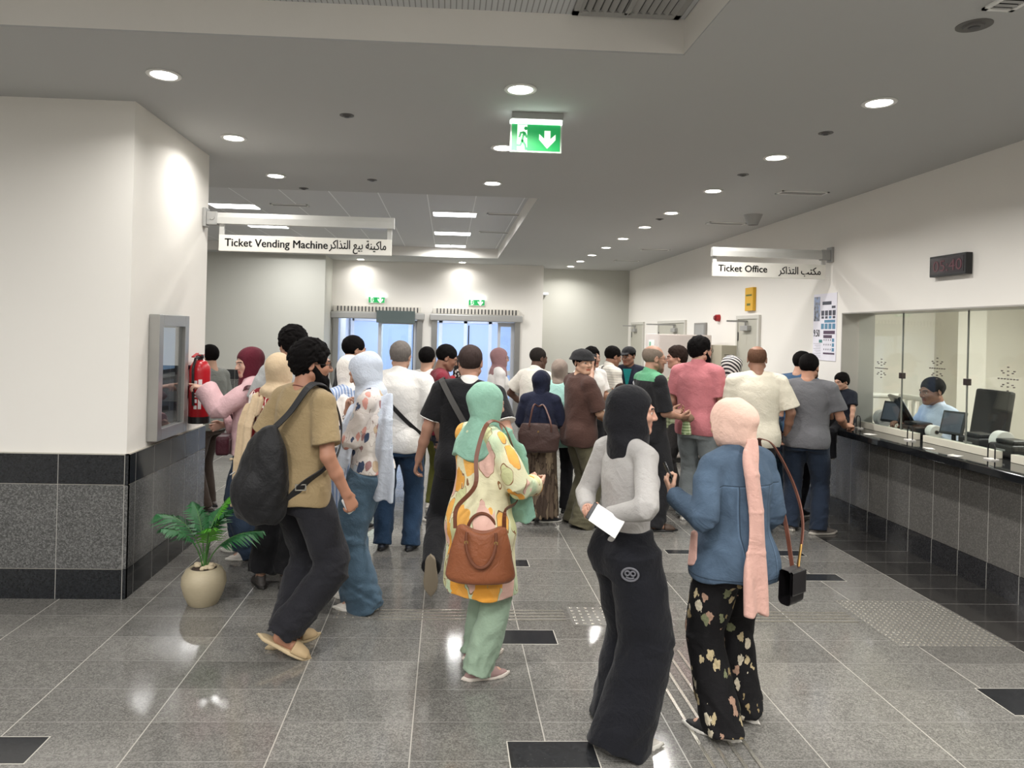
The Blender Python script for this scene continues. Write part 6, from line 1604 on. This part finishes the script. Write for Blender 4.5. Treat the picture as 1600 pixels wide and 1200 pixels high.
# striped dress
f = Fig('woman in white hijab and blue striped long shirt behind the woman with the phone', -.75, 5.5, -35, 1.63, True, vox=.008, head=(-10, 14, 0), lh=dict(at=(-.12, .27, 1.05)), rh=dict(at=(.12, .27, 1.05)))
f.body(); f.top(stripe_cloth('blue white stripes', (196, 204, 220), (128, 150, 190), .022, .45), 'long_shirt', hem=.5, ease=.036, sleeve='long', long_r=(.074, .07, .06), flare=.03, amp=.007); f.trousers(DENIMD, r=(.1, .08, .08))
WHJ = cloth('white hijab', (232, 228, 222), .05); f.hijab(WHJ, cowl=1.33, wide=1.0, amp=.005); f.drape(WHJ, 'scarf_tail', [f.sp((-.08, -.10, 1.4)), f.sp((-.15, -.14, 1.2)), f.sp((-.17, -.13, .98))], [.07, .1, .1], .02, (1, -.4, 0), .01, 7); f.shoes(WHITES, WHITESOLE)
# light blue hijab, with phone
x, y, az = -.50, 4.70, -82
f = Fig('woman in pale blue hijab and flowered blouse with hand at chin, looking at her phone', x, y, az, 1.69, True, head=(6, 26, 0), facefine=.004, vox=.006, col=(196, 146, 120), w=.98,
        lh=dict(at=(-.03, .26, 1.20), pole=(-.6, -.6, -1), dir=(.25, .95, .1), palm=(.25, 0, 1), curl=.5), rh=dict(at=(.05, .175, 1.27), pole=(.3, -.1, -1), dir=(-.15, -.12, 1), palm=(-.2, -1, 0), curl=.75), rf=dict(at=(.09, .08), toe=8), lf=dict(at=(-.08, .0), toe=-4))
f.body(); f.top(petal_cloth('flowered blouse', (226, 220, 214), (214, 206, 202), [(206, 150, 140), (70, 82, 108), (198, 176, 150), (160, 120, 120), (188, 196, 204)], 19, .55, (1.2, 1.2, .7), (150, 130, 126), .6), 'blouse', hem=.93, ease=.03, sleeve='long', long_r=(.07, .068, .05), amp=.008, fold=17)
f.trousers(cloth('wide washed jeans', (76, 98, 116), .25), waist=1.02, r=(.118, .115, .118), hem=.0, ease=.012, amp=.010, fold=15)
LBH = cloth('pale blue hijab', (198, 206, 220), .07)
f.hijab(LBH, cowl=1.40, wide=.9, amp=.006, fold=26)
f.drape(LBH, 'scarf_back', [f.sp((-.07, -.09, 1.44)), f.sp((-.135, -.12, 1.30)), f.sp((-.15, -.13, 1.1)), f.sp((-.155, -.12, .76))], [.07, .08, .08, .08], .013, (.35, 1, 0), .008, 6)
f.drape(LBH, 'scarf_front', [f.sp((-.10, .05, 1.40)), f.sp((-.16, .10, 1.25)), f.sp((-.17, .15, 1.05)), f.sp((-.15, .19, .86))], [.05, .06, .055, .06], .016, (.3, 1, 0), .009, 9)
f.shoes(WHITES, WHITESOLE); phone(f, -1, 'pale phone in the hand of the woman in the pale blue hijab', white=True, up=.09)
t = fthing(f, 'shoulder_bag', 'small blue grey bag hanging in front of the woman in the pale blue hijab', 'bag'); o = A(-.02, .23, .98); v = Vol(o - .2, o + .2, .008); v.add(rbox(o, (.035, .06, .06), None, .02)); v.mesh('body', flat('blue grey leather', (92, 108, 122), .5), t)
b = MB(); b.sweep([tuple(q) for q in (o + A(0, -.04, .05), o + A(0, -.03, .15), o + A(0, .02, .15), o + A(0, .04, .05))], .006, 6); b.build('handle', BLACK, t, True)
# white shirt man with strap
f = Fig('heavy man with grey hair in white shirt and dark jeans, seen from behind', -.40, 5.93, 8, 1.735, w=1.18, vox=.0075, col=(176, 134, 110), head=(5, 4, 0), belly=.04, rf=dict(at=(.13, .02), toe=6), lf=dict(at=(-.11, 0), toe=-6), rh=dict(at=(.33, .12, .93)), lh=dict(at=(-.3, .15, .95)))
f.body(); f.top(cloth('white shirt', (222, 220, 216), .04), 'shirt', hem=.83, ease=.036, slr=(.08, .095), amp=.0075, collar=True); f.trousers(cloth('navy jeans', (40, 62, 88), .2), r=(.112, .088, .082), amp=.007); f.hair(hairm('grey brown hair', (104, 98, 94)), 'short'); f.shoes(flat('dark blue shoe', (34, 40, 52), .5), BLACKS, 'low')
cross_strap(f, 'crossbody_bag', 'black crossbody bag strap across the back of the man in the white shirt', 'bag', BLACK, (.72, 0, .7), wid=.017, bag=f.sp((.18, .16, .95)))
# maroon shirt man
f = Fig('man with short black hair in maroon T-shirt looking down to the side', -.06, 6.9, 82, 1.705, vox=.008, facefine=.005, col=SK_D, head=(0, 22, 0), rh=dict(at=(.12, .26, 1.08)), lh=dict(at=(-.12, .28, 1.08)), rf=dict(at=(.1, -.05)), lf=dict(at=(-.1, .08)))
f.body(); f.top(cloth('maroon cotton', (116, 34, 48), .1), 'tshirt', hem=.85, ease=.028, amp=.006); f.trousers(cloth('dark navy trousers', (36, 38, 50), .1)); f.hair(HAIRB, 'short'); f.shoes(flat('black white trainer', (40, 40, 42), .5), WHITESOLE, sm=WHITES)
f = Fig('woman in red top with black and white patterned scarf beside the man in maroon', .14, 7.75, 150, 1.57, True, vox=.009, head=(10, 10, 0), col=(190, 140, 112))
f.body(); f.top(cloth('red cotton', (158, 44, 54), .1), 'top', hem=.8, ease=.03, sleeve='long'); f.trousers(BLACKC); f.hijab(spot_cloth('black white scarf', (30, 28, 30), [(220, 216, 212), (200, 196, 190)], 26, .42, every=.75), cowl=1.28, wide=1.0); f.shoes(BLACKS, BLACKS, 'low')
t = Fig('man in olive trousers and white shirt standing beyond the heavy man', -.22, 7.4, 20, 1.66, vox=.01); t.body(); t.top(cloth('white shirt', (222, 220, 216), .04), 'shirt', hem=.86); t.trousers(cloth('olive trousers', (108, 110, 52), .1)); t.hair(HAIRB); t.shoes(WHITES, WHITESOLE)
# black polo man
p_ = 72
f = Fig('man in black polo with white collar walking away with one sole lifted', .13, 5.02, 6, 1.735, vox=.007, head=(6, 2, 0), lean=2, side=3, w=1.08, col=(190, 138, 112), lf=dict(at=(-.165, -.36), up=.215, pitch=p_, toe=-2), rf=dict(at=(.06, .16)), lh=dict(at=(-.33, .06, .90)), rh=dict(at=(.32, -.02, .92)))
f.body(); f.top(cloth('black pique', (22, 22, 25), .1), 'polo_shirt', hem=.80, ease=.026, frac=.74, slr=(.074, .086), amp=.005)
v = f.vol([f.neck0, f.neck1], .14, .006); v.add(cone(f.sp((0, -.016, 1.455)), f.sp((0, -.012, 1.495)), .074 * f.k, .068 * f.k)); v.cut(cone(f.sp((0, .1, 1.44)), f.sp((0, .1, 1.54)), .05)); v.mesh('collar', flat('white knit', (226, 224, 220), .8), f.root)
for sd in (1, -1):
    d = f.elb[sd] - f.sh[sd]; a = f.sh[sd] + d * .735; b_ = f.sh[sd] + d * .765; v = f.vol([a, b_], .13, .006); v.add(loft(a, b_, np.cross(d, A(0, 1, .01)), [(0, .087 * f.k, .081 * f.k), (1, .087 * f.k, .081 * f.k)], k=.002)); v.mesh('sleeve_piping', flat('white knit', (226, 224, 220), .8), f.root)
f.trousers(BLACKC, r=(.104, .082, .07), amp=.006); f.hair(hairm('dark thinning hair', (58, 48, 46)), 'short', thick=.7); f.shoes(flat('grey trainer', (120, 112, 100), .6), flat('tan grey sole', (142, 130, 112), .7))
t = cross_strap(f, 'sling_bag', 'black sling strap with steel buckle on the back of the man in the black polo', 'bag', flat('charcoal webbing', (58, 56, 54), .6), (.80, 0, .55), wid=.02, bag=f.sp((.1, .18, 1.1)))
b = MB(); q = f.sp((.06, -.152, 1.26))
for d0, d1 in (((-.022, 0, -.016), (.022, .004, -.011)), ((-.022, 0, .011), (.022, .004, .016)), ((-.022, 0, -.016), (-.017, .004, .016)), ((.017, 0, -.016), (.022, .004, .016))): b.box(tuple(A(*d0) + q - A(0, .01, 0)), tuple(A(*d1) + q - A(0, .01, 0)))
b.build('buckle', flat('steel buckle', (170, 168, 160), .3, .8), t)
# mauve hijab profile
f = Fig('woman in mauve hijab and glasses in profile beyond the man in the polo', .62, 8.6, 78, 1.645, True, vox=.009, facefine=.005, head=(0, 4, 0), col=(206, 156, 140))
f.body(); f.top(cloth('white cotton top', (226, 224, 222), .05), 'top', hem=.8, ease=.03, sleeve='long'); f.trousers(BLACKC); f.hijab(cloth('mauve hijab', (150, 116, 118), .1), cowl=1.36, wide=.95); f.glasses(BLACK); f.shoes(BLACKS, BLACKS, 'low')
# dark skinned man in white shirt
f = Fig('man with close cropped dark hair in white shirt near the mint green top', .967, 7.85, 48, 1.675, vox=.008, col=SK_DD, head=(14, 8, 0), lean=4, rh=dict(at=(.14, .27, 1.0)), lh=dict(at=(-.26, .16, .98), pole=(-.8, -.6, 0)))
f.body(); f.top(cloth('cream white shirt', (228, 224, 214), .05), 'shirt', hem=.84, ease=.034, slr=(.08, .095), amp=.007, collar=True); f.trousers(cloth('charcoal trousers', (56, 54, 54), .1)); f.hair(hairm('cropped dark hair', (40, 36, 34)), 'buzz'); f.shoes(BLACKS, BLACKS, 'low')
# mint top
f = Fig('woman in mint green tunic and taupe hijab behind the navy hijab', 1.16, 7.25, 15, 1.57, True, vox=.009, w=1.1, head=(10, 4, 0), lh=dict(at=(-.24, .14, 1.0)), rh=dict(at=(.24, .14, 1.0)))
f.body(); f.top(cloth('mint tunic', (170, 214, 204), .06), 'tunic', hem=.75, ease=.045, sleeve='long', long_r=(.08, .085, .075), flare=.03, amp=.008); f.trousers(BLACKC); f.hijab(cloth('taupe hijab', (142, 128, 118), .12), cowl=1.40, wide=.85); f.shoes(BLACKS, BLACKS, 'low')
# navy khimar
f = Fig('woman in navy hijab to the waist and long brown patterned skirt', .91, 6.80, 14, 1.475, True, vox=.007, w=1.05, head=(36, 4, 0), facefine=.005, rf=dict(at=(.09, .03), toe=60), lf=dict(at=(-.08, .0), toe=-40), lh=dict(at=(-.13, .24, 1.0)), rh=dict(at=(.14, .24, 1.0)))
f.body(); NAVY = cloth('navy jersey', (24, 28, 48), .12); f.top(cloth('navy blouse', (30, 34, 54), .1), 'blouse', hem=.86, ease=.03, sleeve='long', long_r=(.074, .072, .06))
f.hijab(NAVY, cowl=1.06, wide=.95, amp=.006)
f.skirt(print_cloth('brown patterned skirt', (92, 78, 66), [(.28, (110, 96, 80)), (.22, (70, 58, 50)), (.1, (128, 112, 92))], 14, (62, 50, 42), .06, .5, (1.3, 1.3, .4)), r=(.185, .225), hem=.09, amp=.012, n=18)
f.shoes(flat('black mesh shoe', (34, 34, 36), .6), WHITESOLE, sm=WHITES)
t = fthing(f, 'handbag', 'dark brown tote bag slung behind the woman in the navy hijab', 'handbag'); o = A(.02, -.235, .86); v = Vol(o - .3, o + .3, .008)
v.add(loft(o + A(0, 0, -.14), o + A(0, 0, .13), (1, 0, 0), [(0, .155, .06), (.1, .185, .07), (.6, .20, .06), (1, .17, .03)], k=.02)); v.wrinkle(folds(8, .006, 18)); BRL = cloth('dark brown leather', (64, 46, 42), .15, .5); v.mesh('body', BRL, t)
b = MB(); b.sweep(smooth_path([o + A(-.09, -.05, .1), o + A(-.05, -.06, .3), f.sp((.0, -.18, 1.35)), f.sp((.06, -.16, 1.36)), o + A(.11, -.06, .16), o + A(.12, -.05, .06)]), .008, 6); b.build('strap', flat('brown bag strap', (92, 62, 54), .5), t, True)
b = MB(); b.cyl(o + A(0, -.075, .06), o + A(0, -.06, .06), .008, seg=10); b.build('stud', flat('brass', (180, 150, 96), .3, .9), t)

# ---- man in the bucket hat holding a child
x, y, az = 1.29, 6.74, 72
f = Fig('young man in black bucket hat and brown T-shirt looking round while carrying a child', x, y, az, 1.685, vox=.007, facefine=.004, col=(206, 158, 126), head=(84, 2, 0), rh=dict(at=(.16, .30, 1.0), pole=(.5, -1, -.4), dir=(-.3, .9, .1), palm=(-1, -.2, .3), curl=.6), lh=dict(at=(-.05, .30, 1.0), pole=(-.6, -1, -.3), dir=(.7, .6, 0), palm=(.3, -.6, .6), curl=.6), rf=dict(at=(.1, 0), toe=10), lf=dict(at=(-.1, .05), toe=0))
f.body(); f.top(cloth('oversize brown cotton', (74, 52, 46), .1), 'tshirt', hem=.80, ease=.045, frac=.92, slr=(.09, .10), amp=.008, flare=.02); f.trousers(cloth('olive wide trousers', (92, 88, 70), .1), r=(.115, .105, .125), hem=.0, amp=.008); f.hair(HAIRB, 'short', thick=1.3)
h = f.hs; v = f.vol([f.hc], .22, .006); v.add(ell(f.hp((0, -.018, .065)), A(.098, .115, .066) * h, f.HR)); v.add(loft(f.hp((0, -.018, .022)), f.hp((0, -.018, .078)), f.HR @ A(1, 0, 0), [(0, .124 * h, .142 * h), (1, .092 * h, .108 * h)], k=.008), .008)
v.cut(loft(f.hp((0, -.018, -.02)), f.hp((0, -.018, .065)), f.HR @ A(1, 0, 0), [(0, .136 * h, .155 * h), (.45, .114 * h, .132 * h), (1, .083 * h, .099 * h)]), .003); v.wrinkle(folds(2, .002, 30)); v.mesh('bucket_hat', cloth('black hat cotton', (34, 34, 36), .15), f.root)
f.shoes(flat('black sandal', (30, 28, 28), .5), BLACKS, 'slipper', 'sandal')
f = Fig('small child in khaki trousers and black top carried by the man in the bucket hat', x + .36, y - .14, -20, .95, True, w=1.1, vox=.007, headscale=1.25, name='child', z=.40, col=(216, 172, 146), head=(60, 0, 0), pelvis=(0, 0), rf=dict(at=(.05, .10), up=.12, pole=(0, 1, .2), pitch=10), lf=dict(at=(-.10, .12), up=.0, pole=(0, 1, .2), pitch=10))
f.body(); f.top(cloth('black child top', (34, 32, 34), .1), 'top', hem=.86, ease=.04, sleeve='long', long_r=(.08, .08, .07)); KH = cloth('khaki trousers', (186, 160, 112), .12); f.trousers(KH, r=(.12, .10, .09), hem=.05, ease=.02); f.hair(HAIRBR, 'short'); f.shoes(flat('tan black trainer', (166, 140, 100), .6), flat('cream sole', (222, 206, 170), .6), sm=BLACKS)
v = f.vol([f.hc, f.neck0], .2, .008); v.add(ell(f.hp((0, -.05, -.04)), A(.10, .09, .11) * f.hs)); v.add(ell(f.sp((0, -.02, 1.36)), A(.22, .16, .12) * f.k), .04); v.cut(ell(f.hp((0, .08, .03)), A(.09, .1, .12) * f.hs)); v.wrinkle(folds(6, .006, 22)); v.mesh('hood', cloth('pink beige hood', (206, 176, 156), .1), f.root)

# ---- group farther back
f = Fig('person in white T-shirt holding a phone to the ear beyond the bucket hat', 1.70, 8.3, 150, 1.68, vox=.009, facefine=.005, col=(190, 142, 116), rh=dict(at=(.10, .13, 1.47), pole=(.8, .2, -1), dir=(-.2, -.1, 1), palm=(-1, -.2, 0), curl=.7), lh=dict(at=(-.12, .27, 1.15)))
f.body(); f.top(cloth('white T-shirt cotton', (228, 226, 222), .04), 'tshirt', hem=.9, ease=.028); f.trousers(BLACKC); f.hair(HAIRB, 'full'); f.shoes(WHITES, WHITESOLE); phone(f, 1, 'black phone held at the ear of the person in the white T-shirt', up=.08)
f = Fig('man in white striped shirt with a thin shoulder strap, head bowed to a colleague', 2.01, 8.65, 74, 1.70, vox=.009, facefine=.005, col=SK_D, head=(0, 16, 0), rh=dict(at=(.14, .24, 1.05)), lh=dict(at=(-.13, .26, 1.1)))
f.body(); f.top(stripe_cloth('white ribbed stripes', (226, 222, 212), (198, 194, 186), .03, .25, 2), 'shirt', hem=.86, ease=.034, amp=.006, collar=True); f.trousers(cloth('black trousers twill', (34, 34, 38), .1)); f.hair(HAIRB, 'short'); f.shoes(BLACKS, BLACKS, 'low')
cross_strap(f, 'crossbody_bag', 'thin black shoulder strap and bag of the man in the white striped shirt', 'bag', BLACK, (.95, 0, .25), (.08, 0, 1.2), .009, bag=f.sp((.22, .02, .95)))
f = Fig('man in black cap and navy jacket with teal shirt and round white badge', 2.40, 9.2, 205, 1.685, vox=.009, facefine=.005, col=SK_D, head=(20, 8, 0))
f.body(); NJ = cloth('navy jacket', (28, 32, 46), .12); f.top(NJ, 'jacket', hem=.84, ease=.034, sleeve='long', long_r=(.072, .066, .054), matfn=None); f.trousers(BLACKC); f.hair(HAIRB, 'buzz'); f.shoes(BLACKS, BLACKS, 'low')
v = f.vol([f.hc], .2, .007); v.add(ell(f.hp((0, -.015, .05)), A(.090, .108, .08) * f.hs, f.HR)); v.half(-(f.HR @ A(0, 0, 1)), -(f.HR @ A(0, 0, 1)) @ f.hp((0, 0, .045))); v.add(ell(f.hp((0, .105, .048)), A(.07, .065, .010) * f.hs, f.HR @ Rx(-8)), .008); v.mesh('cap', cloth('black cap', (24, 24, 27), .1), f.root)
b = MB(); q, n_ = f.sp((0, .0, 1.33)), A(0, 1, 0); q = q + A(0, .148, 0) * f.k; b.prism([(-.055, .12), (.055, .12), (.03, 0), (0, -.17), (-.03, 0)], 0, .008); b.build('teal_shirt', cloth('teal shirt', (30, 130, 130), .1), f.root, False, Matrix.Translation(q))
b = MB(); q = f.sp((-.105, .135, 1.27)); b.cyl(q, q + A(-.01, .012, 0), .034, seg=20); b.build('badge', flat('badge white', (206, 208, 212), .5), f.root)
# ---- bald man in black and green
x, y, az = 1.95, 6.66, 78
f = Fig('balding man with glasses in black shirt with green shoulders holding a bundle', x, y, az, 1.745, vox=.007, facefine=.004, col=(178, 130, 104), head=(8, 4, 0), rh=dict(at=(.10, .25, 1.07), pole=(.7, -1, -.5), dir=(-.1, 1, -.05), palm=(-.6, 0, .8), curl=.6), lh=dict(at=(-.06, .25, 1.10), pole=(-.7, -1, -.5), dir=(.2, 1, 0), palm=(.6, 0, .8), curl=.5), rf=dict(at=(.1, .02), toe=14), lf=dict(at=(-.1, .0), toe=0))
f.body(); BLK = cloth('black sports knit', (30, 30, 33), .1); GRN = cloth('green yoke', (96, 160, 122), .12)
shz = f.sh[1][2]
f.top([BLK, GRN], 'shirt', hem=.83, ease=.034, frac=.98, slr=(.078, .08), amp=.006, matfn=lambda P: ((P[:, 2] > f.sp((0, 0, 1.415))[2] + .08 * (P[:, 1] > .05)) & (np.abs(P[:, 0]) < .215)).astype(int), collar=True)
f.trousers(cloth('black wide trousers', (34, 34, 37), .1), r=(.11, .09, .085), amp=.007); f.hair(hairm('grey stubble', (118, 106, 96)), 'bald'); f.beard(hairm('short grey stubble', (128, 104, 90)), .0); f.glasses(flat('dark frame', (60, 36, 32), .3)); f.shoes(flat('brown sandal', (70, 54, 44), .6), BLACKS, 'slipper', 'sandal')
t = fthing(f, 'bundle', 'green checked bundle in the hands of the balding man', 'cloth'); o = A(.02, .38, 1.05); v = Vol(o - .15, o + .15, .007); v.add(ell(o, (.05, .075, .05))); v.wrinkle(folds(9, .008, 35)); v.mesh('wrap', flat('brown paper wrap', (128, 104, 84), .6), t); v = Vol(o - .2, o + .2, .007); v.add(loft(o + A(0, 0, -.16), o + A(0, 0, -.02), (0, 1, 0), [(0, .05, .035), (1, .045, .03)])); v.wrinkle(folds(10, .005, 30)); v.mesh('checked_cloth', check_cloth('green check', (196, 206, 170), (108, 128, 84), .028), t)
# ---- pink polo man
f = Fig('bearded man with glasses in pink polo shirt and grey jeans', 2.50, 6.92, 40, 1.835, vox=.007, facefine=.0045, col=(196, 148, 122), w=1.04, head=(32, 0, 0), rh=dict(at=(.24, .16, .98)), lh=dict(at=(-.2, .25, 1.1)), rf=dict(at=(.12, -.04), toe=20), lf=dict(at=(-.11, .04), toe=-6))
f.body(); f.top(cloth('pink pique', (188, 116, 122), .08), 'polo_shirt', hem=.83, ease=.03, frac=.76, slr=(.078, .088), amp=.0075, collar=True); f.trousers(cloth('grey jeans', (126, 132, 134), .18), r=(.11, .088, .082), amp=.009); f.hair(HAIRB, 'full'); f.beard(HAIRB, 1.5, 1.2); f.glasses(flat('thin frame', (90, 80, 76), .3)); f.shoes(flat('white grey shoe', (206, 200, 192), .6), WHITESOLE)
# ---- man facing left behind them
f = Fig('man with dark hair in profile behind the pink polo, in green checked shirt', 2.58, 7.75, -84, 1.725, vox=.009, facefine=.005, col=(196, 140, 116), head=(0, 4, 0), lh=dict(at=(-.14, .25, 1.08)), rh=dict(at=(.14, .25, 1.08)))
f.body(); f.top(check_cloth('green shirt check', (196, 204, 168), (112, 126, 92), .04), 'shirt', hem=.83, ease=.03); f.trousers(cloth('dark grey trousers', (62, 60, 60), .1)); f.hair(HAIRBR, 'full'); f.shoes(BLACKS, BLACKS, 'low')
# ---- keffiyeh
x, y, az = 2.98, 7.2, -40
f = Fig('person with black and white checked headscarf, phone in hand, behind the cream T-shirt', x, y, az, 1.655, True, vox=.009, w=1.05, head=(0, 16, 0), lh=dict(at=(-.20, .24, 1.20), pole=(-.6, -.6, -1), dir=(-.1, 1, .1), palm=(.3, 0, 1), curl=.5), rh=dict(at=(.1, .27, 1.1)))
f.body(); f.top(cloth('slate jacket', (70, 72, 84), .1), 'jacket', hem=.85, ease=.034, sleeve='long', long_r=(.074, .07, .058)); f.trousers(BLACKC); f.hijab(stripe_cloth('keffiyeh check', (214, 210, 206), (44, 42, 46), .028, .5, 0, (.5, .6, .4)), cowl=1.36, wide=.95, amp=.006); f.shoes(BLACKS, BLACKS, 'low'); phone(f, -1, 'phone held up by the person in the checked headscarf', white=True)
# ---- cream T-shirt
f = Fig('balding man in cream T-shirt and dark trousers seen from behind near the poster', 2.93, 6.55, 8, 1.765, vox=.007, w=1.14, col=(156, 110, 86), head=(20, 6, 0), belly=.02, rh=dict(at=(.32, .10, .93), pole=(.5, -1, 0)), lh=dict(at=(-.14, .28, 1.05)), rf=dict(at=(.12, .02), toe=8), lf=dict(at=(-.12, 0), toe=-8))
f.body(); f.top(cloth('cream cotton', (220, 213, 196), .05), 'tshirt', hem=.81, ease=.038, frac=.86, slr=(.086, .10), amp=.0075, fold=13); f.trousers(cloth('dark trousers brown', (44, 40, 42), .1)); f.hair(hairm('shaved hair', (96, 70, 56)), 'bald'); f.shoes(BLACKS, BLACKS, 'low')
# ---- at the counter
x, y, az = 3.45, 6.60, 34
hd = loc(x, y, az, (3.86, 6.66, 1.01))
f = Fig('man in charcoal T-shirt and dark jeans leaning an arm on the ticket counter', x, y, az, 1.70, vox=.007, w=1.12, col=(184, 128, 98), head=(14, 8, 0), lean=3, rh=dict(at=hd, pole=(.25, -1, -.6), dir=(.6, .8, .05), palm=(-.3, .2, -.9), curl=.6), lh=dict(at=(-.30, .14, .93)), rf=dict(at=(.13, -.02), toe=44), lf=dict(at=(-.12, .0), toe=-20))
f.body(); f.top(cloth('charcoal cotton', (104, 104, 108), .07), 'tshirt', hem=.83, ease=.03, frac=.76, slr=(.078, .088), amp=.0075, fold=13); f.trousers(cloth('dark indigo jeans', (34, 44, 60), .2), r=(.114, .092, .086), amp=.008); f.hair(HAIRB, 'short'); f.beard(hairm('stubble dark', (74, 56, 48)), .0); f.shoes(flat('grey suede trainer', (98, 92, 88), .7), flat('grey white sole', (176, 170, 160), .6))
x, y, az = 3.60, 7.22, 62
hd = loc(x, y, az, (3.93, 7.02, 1.02))
f = Fig('man in blue T-shirt bending to the counter beside the boy', x, y, az, 1.73, vox=.008, col=(184, 134, 106), w=1.05, lean=14, head=(8, 14, 0), rh=dict(at=hd, pole=(.8, -.5, -.4), dir=(.2, .9, .1), palm=(-.4, .1, -.9), curl=.5), lh=dict(at=(-.1, .42, 1.05)))
f.body(); f.top(cloth('petrol blue cotton', (54, 82, 112), .1), 'tshirt', hem=.85, ease=.03, frac=.8, slr=(.076, .086), amp=.007); f.trousers(cloth('black counter trousers', (28, 28, 34), .1)); f.hair(HAIRB, 'short'); f.shoes(BLACKS, WHITESOLE)
f = Fig('small boy in black shirt sitting on the counter by the end of the glass', 4.03, 6.99, -110, .95, w=1.05, vox=.007, facefine=.004, headscale=1.22, name='child', z=.53, col=(196, 146, 118), head=(4, 12, 0), pelvis=(0, 0), rf=dict(at=(.06, .20), up=.12, pole=(0, 1, .6)), lf=dict(at=(-.06, .21), up=.12, pole=(0, 1, .6)), lh=dict(at=(-.18, .10, .46), pole=(-.5, -.5, 0)), rh=dict(at=(.14, .18, .5)))
f.body(); f.top(cloth('black boy shirt', (30, 34, 44), .1), 'tshirt', hem=.88, ease=.035, slr=(.08, .09)); f.trousers(cloth('boy black trousers', (28, 28, 32), .1), r=(.11, .085, .08), ease=.015); f.hair(HAIRB, 'full'); f.shoes(BLACKS, WHITESOLE)
f = Fig('child in navy patterned shirt and jeans standing behind the man in charcoal', 3.50, 7.22, 20, 1.22, w=1.08, vox=.008, headscale=1.15, name='child', col=(190, 140, 110), head=(0, 10, 0))
f.body(); f.top(spot_cloth('navy leafy print', (36, 44, 62), [(70, 86, 104), (24, 28, 40), (56, 80, 90)], 18, .5, every=.7), 'shirt', hem=.80, ease=.04, slr=(.08, .09)); f.trousers(cloth('child jeans', (62, 88, 112), .2), r=(.11, .085, .08)); f.hair(HAIRB, 'full'); f.shoes(flat('navy shoe', (40, 44, 54), .5), WHITESOLE)
# ---- ticket clerk
f = Fig('ticket clerk in pale blue shirt seated behind the glass looking down at the screen', 4.80, 6.56, -86, 1.78, vox=.007, facefine=.004, col=(150, 104, 80), head=(-8, 11, 0), lean=10, sink=.95 * 1.78 / 1.75 - .70, rf=dict(at=(.12, .34), pole=(.1, 1, .7), up=.02), lf=dict(at=(-.12, .34), pole=(-.1, 1, .7), up=.02), rh=dict(at=(.20, .29, 1.04), pole=(.5, -1, -.3), dir=(-.2, 1, .1), palm=(0, .2, -1), curl=.4), lh=dict(at=(-.16, .27, 1.03), pole=(-.5, -1, -.3), dir=(.2, 1, .1), palm=(0, .2, -1), curl=.4))
f.body(); f.top(cloth('pale blue office shirt', (196, 206, 222), .05), 'shirt', hem=.90, ease=.03, sleeve='long', long_r=(.07, .062, .05), amp=.007, collar=True); f.trousers(cloth('clerk trousers', (40, 42, 50), .1)); f.hair(HAIRB, 'short'); f.shoes(BLACKS, BLACKS, 'low')
